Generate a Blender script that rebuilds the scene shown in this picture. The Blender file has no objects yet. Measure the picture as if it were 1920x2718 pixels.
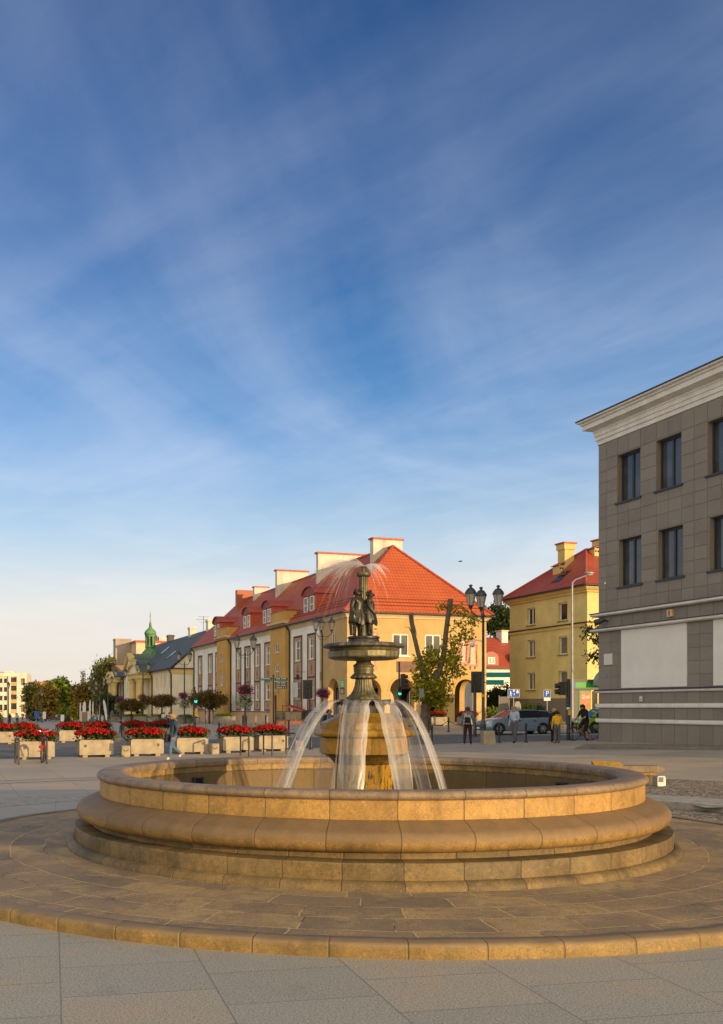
import bpy, bmesh, math, random
import numpy as np
from mathutils import Vector, Matrix
R = math.radians
sc = bpy.context.scene
COL = sc.collection

# ------------------------------------------------------------------ camera
F, CX, HY, EYE = 2570.0, 663.0, 1877.0, 1.86      # focal length, principal column, horizon row (photo pixels), eye height
cd = bpy.data.cameras.new('camera'); cam = bpy.data.objects.new('camera', cd); COL.objects.link(cam)
cam.location = (0, 0, EYE); cam.rotation_euler = (R(90), 0, 0)
cd.sensor_fit = 'VERTICAL'; cd.sensor_height = 24.0; cd.lens = F / 2718.0 * 24.0
cd.shift_x = (960.0 - CX) / 2718.0; cd.shift_y = (HY - 1359.0) / 2718.0
cd.clip_start = 0.1; cd.clip_end = 6000
sc.camera = cam

# ------------------------------------------------------------------ light and sky
SUN_AZ = math.atan2(0.72, -0.694)        # compass bearing of the sun seen from the square, clockwise from +Y
SUN_EL = R(7.5)
sd = Vector((math.sin(SUN_AZ) * math.cos(SUN_EL), math.cos(SUN_AZ) * math.cos(SUN_EL), math.sin(SUN_EL)))
sl = bpy.data.lights.new('sun', 'SUN'); sun = bpy.data.objects.new('sun', sl); COL.objects.link(sun)
sl.energy = 4.2; sl.angle = R(0.53); sl.color = (1.0, 0.69, 0.35)
sun.rotation_euler = sd.to_track_quat('Z', 'Y').to_euler(); sun.location = (60, -40, 60)

world = bpy.data.worlds.new('World'); sc.world = world; world.use_nodes = True
def build_world():
    nt = world.node_tree; N = nt.nodes; L = nt.links; N.clear()
    def nd(t, **k):
        n = N.new(t)
        for a, b in k.items(): setattr(n, a, b)
        return n
    def mth(op, a, b=None, clamp=False):
        n = nd('ShaderNodeMath', operation=op, use_clamp=clamp)
        for i, x in enumerate((a, b)):
            if x is None: continue
            if isinstance(x, (int, float)): n.inputs[i].default_value = x
            else: L.new(x, n.inputs[i])
        return n.outputs[0]
    def mix(f, a, b, bt='MIX'):
        n = nd('ShaderNodeMix', data_type='RGBA', blend_type=bt)
        for s, x in ((n.inputs[0], f), (n.inputs[6], a), (n.inputs[7], b)):
            if isinstance(x, (int, float)): s.default_value = x
            elif isinstance(x, tuple): s.default_value = (*x, 1)
            else: L.new(x, s)
        return n.outputs[2]
    def ramp(f, pts):
        n = nd('ShaderNodeValToRGB'); e = n.color_ramp.elements
        e[0].position = pts[0][0]; e[0].color = (*pts[0][1], 1); e[1].position = pts[-1][0]; e[1].color = (*pts[-1][1], 1)
        for p, c in pts[1:-1]:
            q = e.new(p); q.color = (*c, 1)
        L.new(f, n.inputs[0]); return n.outputs[0]
    tc = nd('ShaderNodeTexCoord'); sep = nd('ShaderNodeSeparateXYZ'); L.new(tc.outputs['Generated'], sep.inputs[0])
    x, y, z = sep.outputs
    sky = nd('ShaderNodeTexSky', sky_type='NISHITA'); sky.sun_disc = False
    sky.sun_elevation = SUN_EL; sky.sun_rotation = SUN_AZ; sky.air_density = 1.0; sky.dust_density = 0.6; sky.ozone_density = 2.0
    # evening sky: the physical sky, cooled towards the zenith
    tint = ramp(z, [(0.0, (0.95, 0.98, 1.16)), (0.10, (0.62, 1.0, 1.40)), (0.24, (0.50, 0.96, 1.48)), (0.42, (0.45, 0.83, 1.36)), (0.6, (0.30, 0.64, 1.14))])
    base = mix(1.0, sky.outputs[0], tint, 'MULTIPLY')
    # cirrus laid on a high flat deck, drawn out along the wind
    zc = mth('MAXIMUM', mth('ADD', z, 0.06), 0.03)
    px = mth('DIVIDE', x, zc); py = mth('DIVIDE', y, zc)
    def layer(rot, sx, sy, scale, detail, rough, dist, off):
        a, b = math.cos(rot), math.sin(rot)
        u = mth('MULTIPLY', mth('ADD', mth('MULTIPLY', px, a), mth('MULTIPLY', py, b)), sx)
        v = mth('MULTIPLY', mth('SUBTRACT', mth('MULTIPLY', py, a), mth('MULTIPLY', px, b)), sy)
        c = nd('ShaderNodeCombineXYZ'); L.new(u, c.inputs[0]); L.new(v, c.inputs[1]); c.inputs[2].default_value = off
        n = nd('ShaderNodeTexNoise'); n.inputs['Scale'].default_value = scale; n.inputs['Detail'].default_value = detail
        n.inputs['Roughness'].default_value = rough; n.inputs['Distortion'].default_value = dist
        L.new(c.outputs[0], n.inputs['Vector']); return n.outputs['Fac']
    n1 = layer(R(66), 0.50, 0.85, 0.95, 7, 0.52, 1.6, 5.1)      # broad veils
    n2 = layer(R(131), 0.30, 1.25, 1.35, 9, 0.58, 1.3, 9.2)        # thin streaks
    n3 = layer(R(118), 0.45, 1.0, 2.6, 10, 0.62, 0.6, 1.3)       # fine mottling
    s = mth('ADD', mth('ADD', mth('MULTIPLY', n1, 0.60), mth('MULTIPLY', n2, 0.27)), mth('MULTIPLY', n3, 0.14))
    cov = ramp(s, [(0.40, (0, 0, 0)), (0.50, (.34, .34, .34)), (0.64, (.92, .92, .92))])
    amt = ramp(z, [(0.0, (.55, .55, .55)), (0.10, (.95, .95, .95)), (0.22, (.74, .74, .74)), (0.60, (.50, .50, .50))])
    cf = mth('MULTIPLY', cov, amt)
    ccol = ramp(z, [(0.0, (6.9, 6.5, 6.2)), (0.10, (6.6, 6.7, 7.0)), (0.22, (4.6, 5.3, 6.9)), (0.5, (2.5, 3.1, 4.6))])
    fin = mix(cf, base, ccol)
    # pale haze along the horizon, and an added warm glow over the sky behind the camera, as fill light
    hz = ramp(z, [(0.0, (.95, .95, .95)), (.10, (.88, .88, .88)), (.18, (.62, .62, .62)), (.28, (.25, .25, .25)), (.42, (.03, .03, .03)), (.6, (0, 0, 0))])
    fin = mix(hz, fin, ramp(z, [(0.0, (7.0, 6.1, 5.3)), (.09, (7.2, 6.75, 6.2)), (.17, (5.6, 6.5, 7.1)), (.3, (2.3, 4.4, 7.2))]))
    ws = ramp(mth('ADD', mth('MULTIPLY', y, .5), .5), [(.22, (1, 1, 1)), (.55, (0, 0, 0))])
    fin = mix(ws, fin, ramp(z, [(0.0, (12.5, 10.2, 6.6)), (.3, (11.6, 10.2, 7.4)), (1.0, (8.6, 8.2, 7.0))]))
    bg = nd('ShaderNodeBackground'); bg.inputs[1].default_value = 0.10; L.new(fin, bg.inputs[0])
    out = nd('ShaderNodeOutputWorld'); L.new(bg.outputs[0], out.inputs[0])
build_world()
sc.view_settings.view_transform = 'Standard'; sc.view_settings.look = 'None'
sc.view_settings.gamma = 1.0; sc.view_settings.use_curve_mapping = False
sc.view_settings.exposure = 0.35
sc.render.engine = 'CYCLES'
sc.cycles.max_bounces = 6; sc.cycles.diffuse_bounces = 3; sc.cycles.glossy_bounces = 3
sc.cycles.transparent_max_bounces = 24; sc.cycles.transmission_bounces = 3; sc.cycles.use_denoising = True

# ------------------------------------------------------------------ helpers
rnd = random.Random(7)
class MB:
    """collects shapes and links them as ONE mesh object"""
    def __init__(s): s.v = []; s.f = []; s.m = []; s.uv = {}
    def add(s, vs, fs, mi=0, uvs=None):
        b = len(s.v); s.v += [tuple(p) for p in vs]
        for i, f in enumerate(fs):
            if uvs: s.uv[len(s.f)] = uvs[i]
            s.f.append(tuple(b + j for j in f)); s.m.append(mi)
        return s
    def box(s, x0, y0, z0, x1, y1, z1, mi=0):
        v = [(x0, y0, z0), (x1, y0, z0), (x1, y1, z0), (x0, y1, z0), (x0, y0, z1), (x1, y0, z1), (x1, y1, z1), (x0, y1, z1)]
        return s.add(v, [(3, 2, 1, 0), (4, 5, 6, 7), (0, 1, 5, 4), (1, 2, 6, 5), (2, 3, 7, 6), (3, 0, 4, 7)], mi)
    def obox(s, c, ax, ay, hx, hy, z0, z1, mi=0):
        """upright box, centre c (x, y), horizontal unit axes ax and ay"""
        P = [(c[0] + a * hx * ax[0] + b * hy * ay[0], c[1] + a * hx * ax[1] + b * hy * ay[1]) for a, b in ((-1, -1), (1, -1), (1, 1), (-1, 1))]
        v = [(*p, z0) for p in P] + [(*p, z1) for p in P]
        return s.add(v, [(3, 2, 1, 0), (4, 5, 6, 7), (0, 1, 5, 4), (1, 2, 6, 5), (2, 3, 7, 6), (3, 0, 4, 7)], mi)
    def bar(s, a, b, w, h=None, mi=0):
        """square bar from a to b"""
        return s.tube([a, b], [w * .7071, w * .7071] if h is None else [w * .7071, h * .7071], 4, mi)
    def tube(s, pts, rad, n=8, mi=0, cap=True, sq=1.0):
        pts = [Vector(p) for p in pts]; k = len(pts)
        if not hasattr(rad, '__len__'): rad = [rad] * k
        ref = None; vs = []
        for i in range(k):
            t = (pts[min(i + 1, k - 1)] - pts[max(i - 1, 0)]).normalized()
            if ref is None:
                ref = Vector((0, 0, 1)) if abs(t.z) < .9 else Vector((1, 0, 0))
            u = (ref - t * ref.dot(t))
            if u.length < 1e-5: u = t.orthogonal()
            u.normalize(); w = t.cross(u); ref = u
            for j in range(n):
                a = 2 * math.pi * (j + .5) / n
                vs.append(pts[i] + (u * math.cos(a) * sq + w * math.sin(a)) * rad[i])
        fs = [(i * n + j, i * n + (j + 1) % n, (i + 1) * n + (j + 1) % n, (i + 1) * n + j) for i in range(k - 1) for j in range(n)]
        if cap: fs += [tuple(range(n))[::-1], tuple((k - 1) * n + j for j in range(n))]
        return s.add(vs, fs, mi)
    def lathe(s, prof, n=32, c=(0, 0, 0), mi=0, cap0=False, cap1=False, ph=0.0, flute=None, closed=False):
        vs = []
        for i, (r, z) in enumerate(prof):
            for j in range(n):
                a = 2 * math.pi * j / n + ph
                q = r * (flute(i, a) if flute else 1.0)
                vs.append((c[0] + q * math.cos(a), c[1] + q * math.sin(a), c[2] + z))
        k = len(prof)
        fs = [(i * n + j, i * n + (j + 1) % n, ((i + 1) % k) * n + (j + 1) % n, ((i + 1) % k) * n + j) for i in range(k if closed else k - 1) for j in range(n)]
        if cap0: fs.append(tuple(range(n))[::-1])
        if cap1: fs.append(tuple((k - 1) * n + j for j in range(n)))
        return s.add(vs, fs, mi)
    def prism(s, poly, plane, d0, d1, mi=0):
        """polygon in plane 'xy', 'xz' or 'yz', thickened along the remaining axis"""
        def p3(p, d): return {'xy': (p[0], p[1], d), 'xz': (p[0], d, p[1]), 'yz': (d, p[0], p[1])}[plane]
        n = len(poly)
        vs = [p3(p, d0) for p in poly] + [p3(p, d1) for p in poly]
        fs = [tuple(range(n))[::-1], tuple(range(n, 2 * n))] + [(j, (j + 1) % n, n + (j + 1) % n, n + j) for j in range(n)]
        return s.add(vs, fs, mi)
    def ball(s, c, r, n=10, m=7, mi=0):
        if not hasattr(r, '__len__'): r = (r, r, r)
        vs = [(c[0], c[1], c[2] - r[2])]
        for i in range(1, m):
            t = math.pi * i / m
            for j in range(n):
                a = 2 * math.pi * j / n
                vs.append((c[0] + r[0] * math.sin(t) * math.cos(a), c[1] + r[1] * math.sin(t) * math.sin(a), c[2] - r[2] * math.cos(t)))
        vs.append((c[0], c[1], c[2] + r[2])); e = len(vs) - 1
        fs = [(0, 1 + (j + 1) % n, 1 + j) for j in range(n)]
        fs += [(1 + i * n + j, 1 + i * n + (j + 1) % n, 1 + (i + 1) * n + (j + 1) % n, 1 + (i + 1) * n + j) for i in range(m - 2) for j in range(n)]
        fs += [(e, 1 + (m - 2) * n + j, 1 + (m - 2) * n + (j + 1) % n) for j in range(n)]
        return s.add(vs, fs, mi)
    def slab(s, quad, t, mi=0, uv=True):
        """a roof plane: polygon with thickness t below it, UV in metres (u along the first edge)"""
        P = [Vector(p) for p in quad]; n = (P[1] - P[0]).cross(P[-1] - P[0]).normalized()
        if n.z < 0: n = -n
        u = (P[1] - P[0]).normalized(); w = n.cross(u)
        if w.z < 0: w = -w
        k = len(P); Q = [p - n * t for p in P]
        U = [((p - P[0]).dot(u), (p - P[0]).dot(w)) for p in P]
        fs = [tuple(range(k)), tuple(range(k, 2 * k))[::-1]] + [(j, (j + 1) % k, k + (j + 1) % k, k + j) for j in range(k)]
        uvs = [U, U[::-1]] + [[U[j], U[(j + 1) % k], U[(j + 1) % k], U[j]] for j in range(k)]
        return s.add(P + Q, fs, mi, uvs)
    def build(s, name, mats, parent=None, smooth=None, loc=None, rotz=0):
        me = bpy.data.meshes.new(name); me.from_pydata(s.v, [], s.f)
        if not isinstance(mats, (list, tuple)): mats = [mats]
        for m in mats: me.materials.append(m)
        me.polygons.foreach_set('material_index', np.array(s.m, dtype=np.int32))
        if s.uv:
            ul = me.uv_layers.new(name='uv')
            for fi, us in s.uv.items():
                ls = me.polygons[fi].loop_start
                for j, q in enumerate(us): ul.data[ls + j].uv = q
        if smooth is not None:
            me.shade_smooth(); me.set_sharp_from_angle(angle=R(smooth))
        me.update()
        return link(name, me, parent, loc, rotz)
def link(name, me, parent=None, loc=None, rotz=0):
    o = bpy.data.objects.new(name, me); COL.objects.link(o)
    if parent: o.parent = parent
    if loc is not None: o.location = loc
    o.rotation_euler.z = rotz
    return o
def tag(o, label=None, cat=None, group=None, kind=None):
    for k, v in (('label', label), ('category', cat), ('group', group), ('kind', kind)):
        if v: o[k] = v
    return o
def thing(name, label, cat, loc=(0, 0, 0), rotz=0, group=None):
    o = bpy.data.objects.new(name, None); COL.objects.link(o); o.location = loc; o.rotation_euler.z = rotz
    o.empty_display_size = .3
    return tag(o, label, cat, group)
KIDS = {}
def copy_tree(o, parent=None):
    c = o.copy(); COL.objects.link(c)
    if parent: c.parent = parent
    for ch in [x for x in COL.objects if x.parent == o]: copy_tree(ch, c)
    return c
def at(u, v):
    """ground point seen at photo pixel (u, v)"""
    k = (u - CX) / F; m = (v - HY) / F
    lo, hi = 4.0, 420.0
    f = lambda Y: (EYE - m * Y) - gz(k * Y, Y)      # ray height above the ground
    Y = lo
    while Y < hi and f(Y) > 0: Y *= 1.01
    a, b = Y / 1.01, Y
    for _ in range(30):
        c = (a + b) / 2
        if f(c) > 0: a = c
        else: b = c
    return Vector((k * b, b, gz(k * b, b)))
def px(u, Y, v=None):
    """point in the picture's column u at depth Y; on the ground, or at row v"""
    X = (u - CX) / F * Y
    return Vector((X, Y, gz(X, Y) if v is None else EYE - (v - HY) * Y / F))
ANG = math.atan2(.301, .9535)           # bearing of the terrace fronts

# ------------------------------------------------------------------ terrain: a square that falls gently to the far left
_cp = [(0, 0, 0), (-5, 20, 0), (-4, 26, 0), (1.5, 21.5, .03), (3, 26, .05), (8, 21, .10), (10, 15, .12), (13, 9, .15), (-10, 10, 0), (0, 36, -.01), (-8, 36, -.02),
       (-14, 54, -.07), (10, 45, .15), (17, 47, .20), (19.2, 39, .33), (17, 57, .28), (8, 78, .55), (20, 82, .62), (-2, 110, .04), (-10, 128, .06),
       (-33, 145, -.72), (-60, 150, -.9), (40, 80, .8), (30, 20, .4), (-85, 340, -1.7), (-20, 200, -.9), (0, 200, -.5), (-35, 90, -.30), (60, 150, 1.0), (-60, 60, -.4),
       (0, -30, 0), (50, -10, .3), (-50, -10, 0), (120, 60, 1.0), (-120, 60, -.8), (0, 340, -1.5), (80, 300, .6), (-20, 30, 0), (-150, 340, -1.8)]
_P = np.array(_cp, float)
def _tps(r2): return np.where(r2 > 1e-9, r2 * np.log(np.maximum(r2, 1e-9)) * .5, 0.0)
_n = len(_P); _d2 = ((_P[:, None, :2] - _P[None, :, :2]) ** 2).sum(-1)
_A = np.zeros((_n + 3, _n + 3)); _A[:_n, :_n] = _tps(_d2) + np.eye(_n) * 25.0
_A[:_n, _n] = 1; _A[:_n, _n + 1:] = _P[:, :2]; _A[_n:, :_n] = _A[:_n, _n:].T
_W = np.linalg.solve(_A, np.concatenate([_P[:, 2], np.zeros(3)]))
def gz_arr(x, y):
    x = np.asarray(x, float); y = np.asarray(y, float)
    xc = np.clip(x, -160, 130); yc = np.clip(y, -40, 345)
    d2 = (xc[..., None] - _P[:, 0]) ** 2 + (yc[..., None] - _P[:, 1]) ** 2
    return np.clip((_tps(d2) * _W[:_n]).sum(-1) + _W[_n] + _W[_n + 1] * xc + _W[_n + 2] * yc, -2.0, 1.4)
def gz(x, y): return float(gz_arr(x, y))
FX, FY = 1.53, 13.0                      # fountain axis

# ------------------------------------------------------------------ materials
def M(name, col, rough=.75, var=.12, scale=2.0, bump=0.0, bscale=30.0, spec=.3, metal=0.0, col2=None, detail=5.0, emit=None, stretch=None):
    m = bpy.data.materials.new(name); m.use_nodes = True; nt = m.node_tree; N = nt.nodes; L = nt.links
    b = N['Principled BSDF']; b.inputs['Roughness'].default_value = rough; b.inputs['Metallic'].default_value = metal
    b.inputs['Specular IOR Level'].default_value = spec
    tc = N.new('ShaderNodeTexCoord'); src = tc.outputs['Object']
    if stretch:
        mp = N.new('ShaderNodeMapping'); mp.inputs['Scale'].default_value = stretch; L.new(src, mp.inputs[0]); src = mp.outputs[0]
    if var or col2:
        n = N.new('ShaderNodeTexNoise'); n.inputs['Scale'].default_value = scale; n.inputs['Detail'].default_value = detail; n.inputs['Roughness'].default_value = .6
        L.new(src, n.inputs['Vector'])
        r = N.new('ShaderNodeValToRGB'); e = r.color_ramp.elements
        c2 = col2 or tuple(min(1, c * (1 + var)) for c in col); c1 = col if col2 else tuple(c * (1 - var) for c in col)
        e[0].position = .36; e[0].color = (*c1, 1); e[1].position = .66; e[1].color = (*c2, 1)
        L.new(n.outputs['Fac'], r.inputs[0]); L.new(r.outputs[0], b.inputs['Base Color'])
    else: b.inputs['Base Color'].default_value = (*col, 1)
    if bump:
        n2 = N.new('ShaderNodeTexNoise'); n2.inputs['Scale'].default_value = bscale; n2.inputs['Detail'].default_value = 4; L.new(src, n2.inputs['Vector'])
        bp = N.new('ShaderNodeBump'); bp.inputs['Strength'].default_value = 1.0; bp.inputs['Distance'].default_value = bump
        L.new(n2.outputs['Fac'], bp.inputs['Height']); L.new(bp.outputs[0], b.inputs['Normal'])
    if emit:
        b.inputs['Emission Color'].default_value = (*emit[0], 1); b.inputs['Emission Strength'].default_value = emit[1]
    return m
class G:
    """small node-graph writer for the special materials"""
    def __init__(s, name):
        s.m = bpy.data.materials.new(name); s.m.use_nodes = True; s.nt = s.m.node_tree; s.N = s.nt.nodes; s.L = s.nt.links; s.b = s.N['Principled BSDF']
        s.tc = s.N.new('ShaderNodeTexCoord')
    def n(s, t, ins=None, **k):
        x = s.N.new(t)
        for a, b in k.items(): setattr(x, a, b)
        for a, b in (ins or {}).items():
            if isinstance(b, (int, float, tuple)): x.inputs[a].default_value = b
            else: s.L.new(b, x.inputs[a])
        return x
    def math(s, op, a, b=0.0, clamp=False): return s.n('ShaderNodeMath', {0: a, 1: b}, operation=op, use_clamp=clamp).outputs[0]
    def mix(s, f, a, b, bt='MIX'):
        c = lambda q: (*q, 1.0) if isinstance(q, tuple) and len(q) == 3 else q
        return s.n('ShaderNodeMix', {0: f, 6: c(a), 7: c(b)}, data_type='RGBA', blend_type=bt).outputs[2]
    def ramp(s, f, pts):
        x = s.N.new('ShaderNodeValToRGB'); e = x.color_ramp.elements
        c = lambda q: (q, q, q, 1) if isinstance(q, (int, float)) else (*q, 1)
        e[0].position = pts[0][0]; e[0].color = c(pts[0][1]); e[1].position = pts[-1][0]; e[1].color = c(pts[-1][1])
        for p, q in pts[1:-1]:
            y = e.new(p); y.color = c(q)
        s.L.new(f, x.inputs[0]); return x.outputs[0]
    def noise(s, scale, detail=4.0, vec=None, rough=.55, dist=0.0):
        return s.n('ShaderNodeTexNoise', {'Scale': scale, 'Detail': detail, 'Roughness': rough, 'Distortion': dist, 'Vector': vec if vec is not None else s.tc.outputs['Object']}).outputs['Fac']
    def xyz(s, v=None):
        return s.n('ShaderNodeSeparateXYZ', {0: v if v is not None else s.tc.outputs['Object']}).outputs
    def comb(s, x, y, z=0.0): return s.n('ShaderNodeCombineXYZ', {0: x, 1: y, 2: z}).outputs[0]
    def bump(s, h, dist, strength=1.0):
        b = s.n('ShaderNodeBump', {'Height': h, 'Distance': dist, 'Strength': strength}); s.L.new(b.outputs[0], s.b.inputs['Normal'])
    def out(s, col=None, rough=None, spec=None):
        for k, v in (('Base Color', col), ('Roughness', rough), ('Specular IOR Level', spec)):
            if v is None: continue
            if isinstance(v, (int, float)): s.b.inputs[k].default_value = v
            elif isinstance(v, tuple): s.b.inputs[k].default_value = (*v, 1)
            else: s.L.new(v, s.b.inputs[k])
        return s.m
# ================================================================== GROUND
def slab_mat(name, rot, bw, bh, c1, c2, c3, mortar, off=.5, ms=.012, sparkle=.25, bumpd=.004):
    g = G(name); X, Y, Z = g.xyz()
    a, b = math.cos(rot), math.sin(rot)
    u = g.math('ADD', g.math('MULTIPLY', X, a), g.math('MULTIPLY', Y, b)); v = g.math('SUBTRACT', g.math('MULTIPLY', Y, a), g.math('MULTIPLY', X, b))
    vec = g.comb(v, u)
    br = g.n('ShaderNodeTexBrick', {'Vector': vec, 'Color1': (0, 0, 0, 1), 'Color2': (1, 1, 1, 1), 'Mortar': (.5, .5, .5, 1), 'Scale': 1.0, 'Mortar Size': ms, 'Mortar Smooth': .3, 'Bias': 0.0, 'Brick Width': bh, 'Row Height': bw}, offset=off, squash=1.0)
    t = br.outputs['Color']; mo = br.outputs['Fac']
    col = g.ramp(t, [(0.0, c1), (0.45, c2), (0.72, c2), (0.80, c3), (1.0, c3)])
    big = g.noise(.35, 5); col = g.mix(g.ramp(big, [(.46, 0.0), (.64, .65)]), col, c3); col = g.mix(g.ramp(g.noise(.9, 6, rough=.7, dist=.8), [(.53, 0.0), (.66, .55)]), col, tuple(q * k for q, k in zip(c3, (1.22, 1.0, .80))))
    gr = g.noise(85, 3, rough=.85); col = g.mix(g.math('MULTIPLY', g.ramp(gr, [(.50, 0.0), (.62, 1.0)]), sparkle), col, tuple(min(1, q * 2.1) for q in c2))
    dk = g.noise(70, 3, rough=.8); col = g.mix(g.math('MULTIPLY', g.ramp(dk, [(.38, 1.0), (.50, 0.0)]), min(.85, sparkle * 1.3)), col, tuple(q * .35 for q in c1))
    st = g.noise(2.2, 6, rough=.7); col = g.mix(g.ramp(st, [(.58, 0.0), (.74, .38)]), col, tuple(q * .55 for q in c1))
    col = g.mix(g.math('MULTIPLY', mo, .6), col, mortar)
    g.bump(g.math('SUBTRACT', g.math('MULTIPLY', gr, .25), mo), bumpd)
    return g.out(col, g.math('ADD', g.math('MULTIPLY', big, .25), .5), .35)
m_slab = slab_mat('granite_slabs', R(11.5), 1.01, .72, (.305, .290, .254), (.330, .314, .272), (.370, .325, .255), (.17, .15, .12), ms=.005, sparkle=.62, bumpd=.007)
m_plaza = slab_mat('plaza_slabs', R(17.5), 1.5, 1.0, (.30, .262, .215), (.35, .305, .245), (.41, .335, .245), (.19, .165, .13), ms=.010, sparkle=.15)
def m_cobble_f(name, sc_, c1, c2, c3):
    g = G(name)
    v = g.n('ShaderNodeTexVoronoi', {'Scale': sc_, 'Randomness': .75, 'Vector': g.tc.outputs['Object']}, feature='F1')
    e = g.n('ShaderNodeTexVoronoi', {'Scale': sc_, 'Randomness': .75, 'Vector': g.tc.outputs['Object']}, feature='DISTANCE_TO_EDGE')
    cs = g.xyz(v.outputs['Color'])
    col = g.ramp(cs[0], [(0, c1), (.5, c2), (1, c3)])
    ed = g.ramp(e.outputs['Distance'], [(.02, 0.0), (.14, 1.0)])
    col = g.mix(ed, tuple(q * .28 for q in c1), col)
    big = g.noise(.5, 4); col = g.mix(g.ramp(big, [(.4, 0.0), (.7, .4)]), col, c3)
    g.bump(ed, .012)
    return g.out(col, .8, .3)
m_cobble = m_cobble_f('cobbles', 8.0, (.20, .165, .13), (.31, .255, .19), (.42, .34, .25))
g_ = G('asphalt'); n1_ = g_.noise(.4, 5); n2_ = g_.noise(60, 2)
col_ = g_.mix(g_.ramp(n1_, [(.35, 0.0), (.7, 1.0)]), (.095, .093, .092), (.15, .145, .14))
col_ = g_.mix(g_.math('MULTIPLY', g_.ramp(n2_, [(.4, 0.0), (.65, 1.0)]), .3), col_, (.24, .23, .22))
g_.bump(n2_, .004); m_asphalt = g_.out(col_, .8, .3)
m_white_line = M('road_paint', (.55, .54, .52), .6, .2, 8)
m_kerb = M('granite_kerb', (.34, .31, .27), .75, .22, 6, .004, 60)

def grid_lines(lo, hi, step, far, n):
    a = list(np.arange(lo, hi + 1e-6, step)); g = [hi + (far - hi) * (i / n) ** 2.5 for i in range(1, n + 1)]
    h = [lo - (far + lo if lo < 0 else far) * (i / n) ** 2.5 for i in range(1, n + 1)]
    return np.array(h[::-1] + a + g)
def build_ground():
    xs = grid_lines(-56, 60, 1.0, 2500, 14); ys = grid_lines(-8, 200, 1.0, 2500, 14)
    Xg, Yg = np.meshgrid(xs, ys)
    Z = gz_arr(Xg, Yg)
    r = np.hypot(Xg - FX, Yg - FY)
    Z = np.where(r < 7.6, -.08, Z)
    ny, nx = Z.shape
    v = np.stack([Xg.ravel(), Yg.ravel(), Z.ravel()], 1)
    i = np.arange(ny * nx).reshape(ny, nx)
    f = np.stack([i[:-1, :-1].ravel(), i[:-1, 1:].ravel(), i[1:, 1:].ravel(), i[1:, :-1].ravel()], 1)
    cx = v[f].mean(1); f = f[np.hypot(cx[:, 0] - FX, cx[:, 1] - FY) > 8.1 + .0]
    me = bpy.data.meshes.new('ground'); me.from_pydata(v.tolist(), [], f.tolist()); me.materials.append(m_plaza); me.shade_smooth()
    tag(link('ground', me), 'beige stone slabs of the wide market square sloping gently away', 'ground', kind='structure')
build_ground()
def arc_sheet(name, r0, r1, a0, a1, lift, mat, label, flat=None, seg=96, rs=6):
    """an annular sheet about the fountain that follows the ground"""
    m = MB(); rr = np.linspace(r0, r1, rs + 1); aa = np.linspace(R(a0), R(a1), seg + 1)
    vs = []
    for q in rr:
        for a in aa:
            x, y = FX + q * math.cos(a), FY + q * math.sin(a)
            vs.append((x, y, (gz(x, y) if flat is None else flat) + lift))
    n = seg + 1
    m.add(vs, [(i * n + j, i * n + j + 1, (i + 1) * n + j + 1, (i + 1) * n + j) for i in range(rs) for j in range(seg)])
    o = m.build(name, mat); tag(o, label, name.split('_')[0], kind='structure'); return o
def strip(name, mat, rows, lift, label, cat='road', skirt=0.0):
    """a sheet over the ground spanned by matching polylines, subdivided so it follows the slope"""
    A, B = rows; m = MB(); nx = 60; ny = 8; vs = []
    def along(P, t):
        t *= len(P) - 1; i = min(int(t), len(P) - 2); t -= i
        return (P[i][0] * (1 - t) + P[i + 1][0] * t, P[i][1] * (1 - t) + P[i + 1][1] * t)
    for i in range(nx + 1):
        a = along(A, i / nx); b = along(B, i / nx)
        for j in range(ny + 1):
            x = a[0] + (b[0] - a[0]) * j / ny; y = a[1] + (b[1] - a[1]) * j / ny
            vs.append((x, y, gz(x, y) + lift))
    n = ny + 1
    m.add(vs, [(i * n + j, i * n + j + 1, (i + 1) * n + j + 1, (i + 1) * n + j) for i in range(nx) for j in range(ny)])
    o = m.build(name, mat); tag(o, label, cat, kind='structure'); return o
# inner disc of grey granite slabs, level, with the fountain in its middle
def disc(name, r, z, mat, label, hole=0.0):
    m = MB(); n = 160; vs = []; rr = [hole] + list(np.linspace(max(hole, .5) + .5, r, 8))
    for q in rr: vs += [(q * math.cos(2 * math.pi * j / n), q * math.sin(2 * math.pi * j / n), 0) for j in range(n)]
    m.add(vs, [(i * n + j, i * n + (j + 1) % n, (i + 1) * n + (j + 1) % n, (i + 1) * n + j) for i in range(len(rr) - 1) for j in range(n)])
    return tag(m.build(name, mat, loc=(FX, FY, z)), label, 'pavement', kind='structure')
disc('pavement', 8.75, 0.0, m_slab, 'grey granite slab pavement with rusty pink patches round the fountain', hole=5.5)
# step where the higher square begins, dying out on the left
def ring_step():
    m = MB(); n = 150; vs = []
    for j in range(n + 1):
        a = R(-60) + R(250) * j / n
        for r_, o_ in ((7.9, None), (7.9, 0), (8.34, 0), (9.4, .004)):
            x, y = FX + r_ * math.cos(a), FY + r_ * math.sin(a)
            h = gz(FX + 8.6 * math.cos(a), FY + 8.6 * math.sin(a)) + .012
            z = -.05 if o_ is None else max(h, .003)
            if r_ > 9: z = max(gz(x, y), 0) + .004 if h > .003 else .001
            vs.append((x, y, z))
    m.add(vs, [(j * 4 + i, (j + 1) * 4 + i, (j + 1) * 4 + i + 1, j * 4 + i + 1) for j in range(n) for i in range(3)])
    tag(m.build('kerb_step', m_kerb, smooth=30), 'low curved granite step edging the level round the fountain', 'step', kind='structure')
ring_step()
arc_sheet('cobbles_inner', 6.2, 7.88, -12, 74, .004, m_cobble, 'small beige cobbles between the fountain platform and the curved step', flat=0.0)
arc_sheet('cobbles_outer', 9.2, 13.2, -20, 50, .008, m_cobble, 'band of beige cobbles beyond the curved step on the right')
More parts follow.
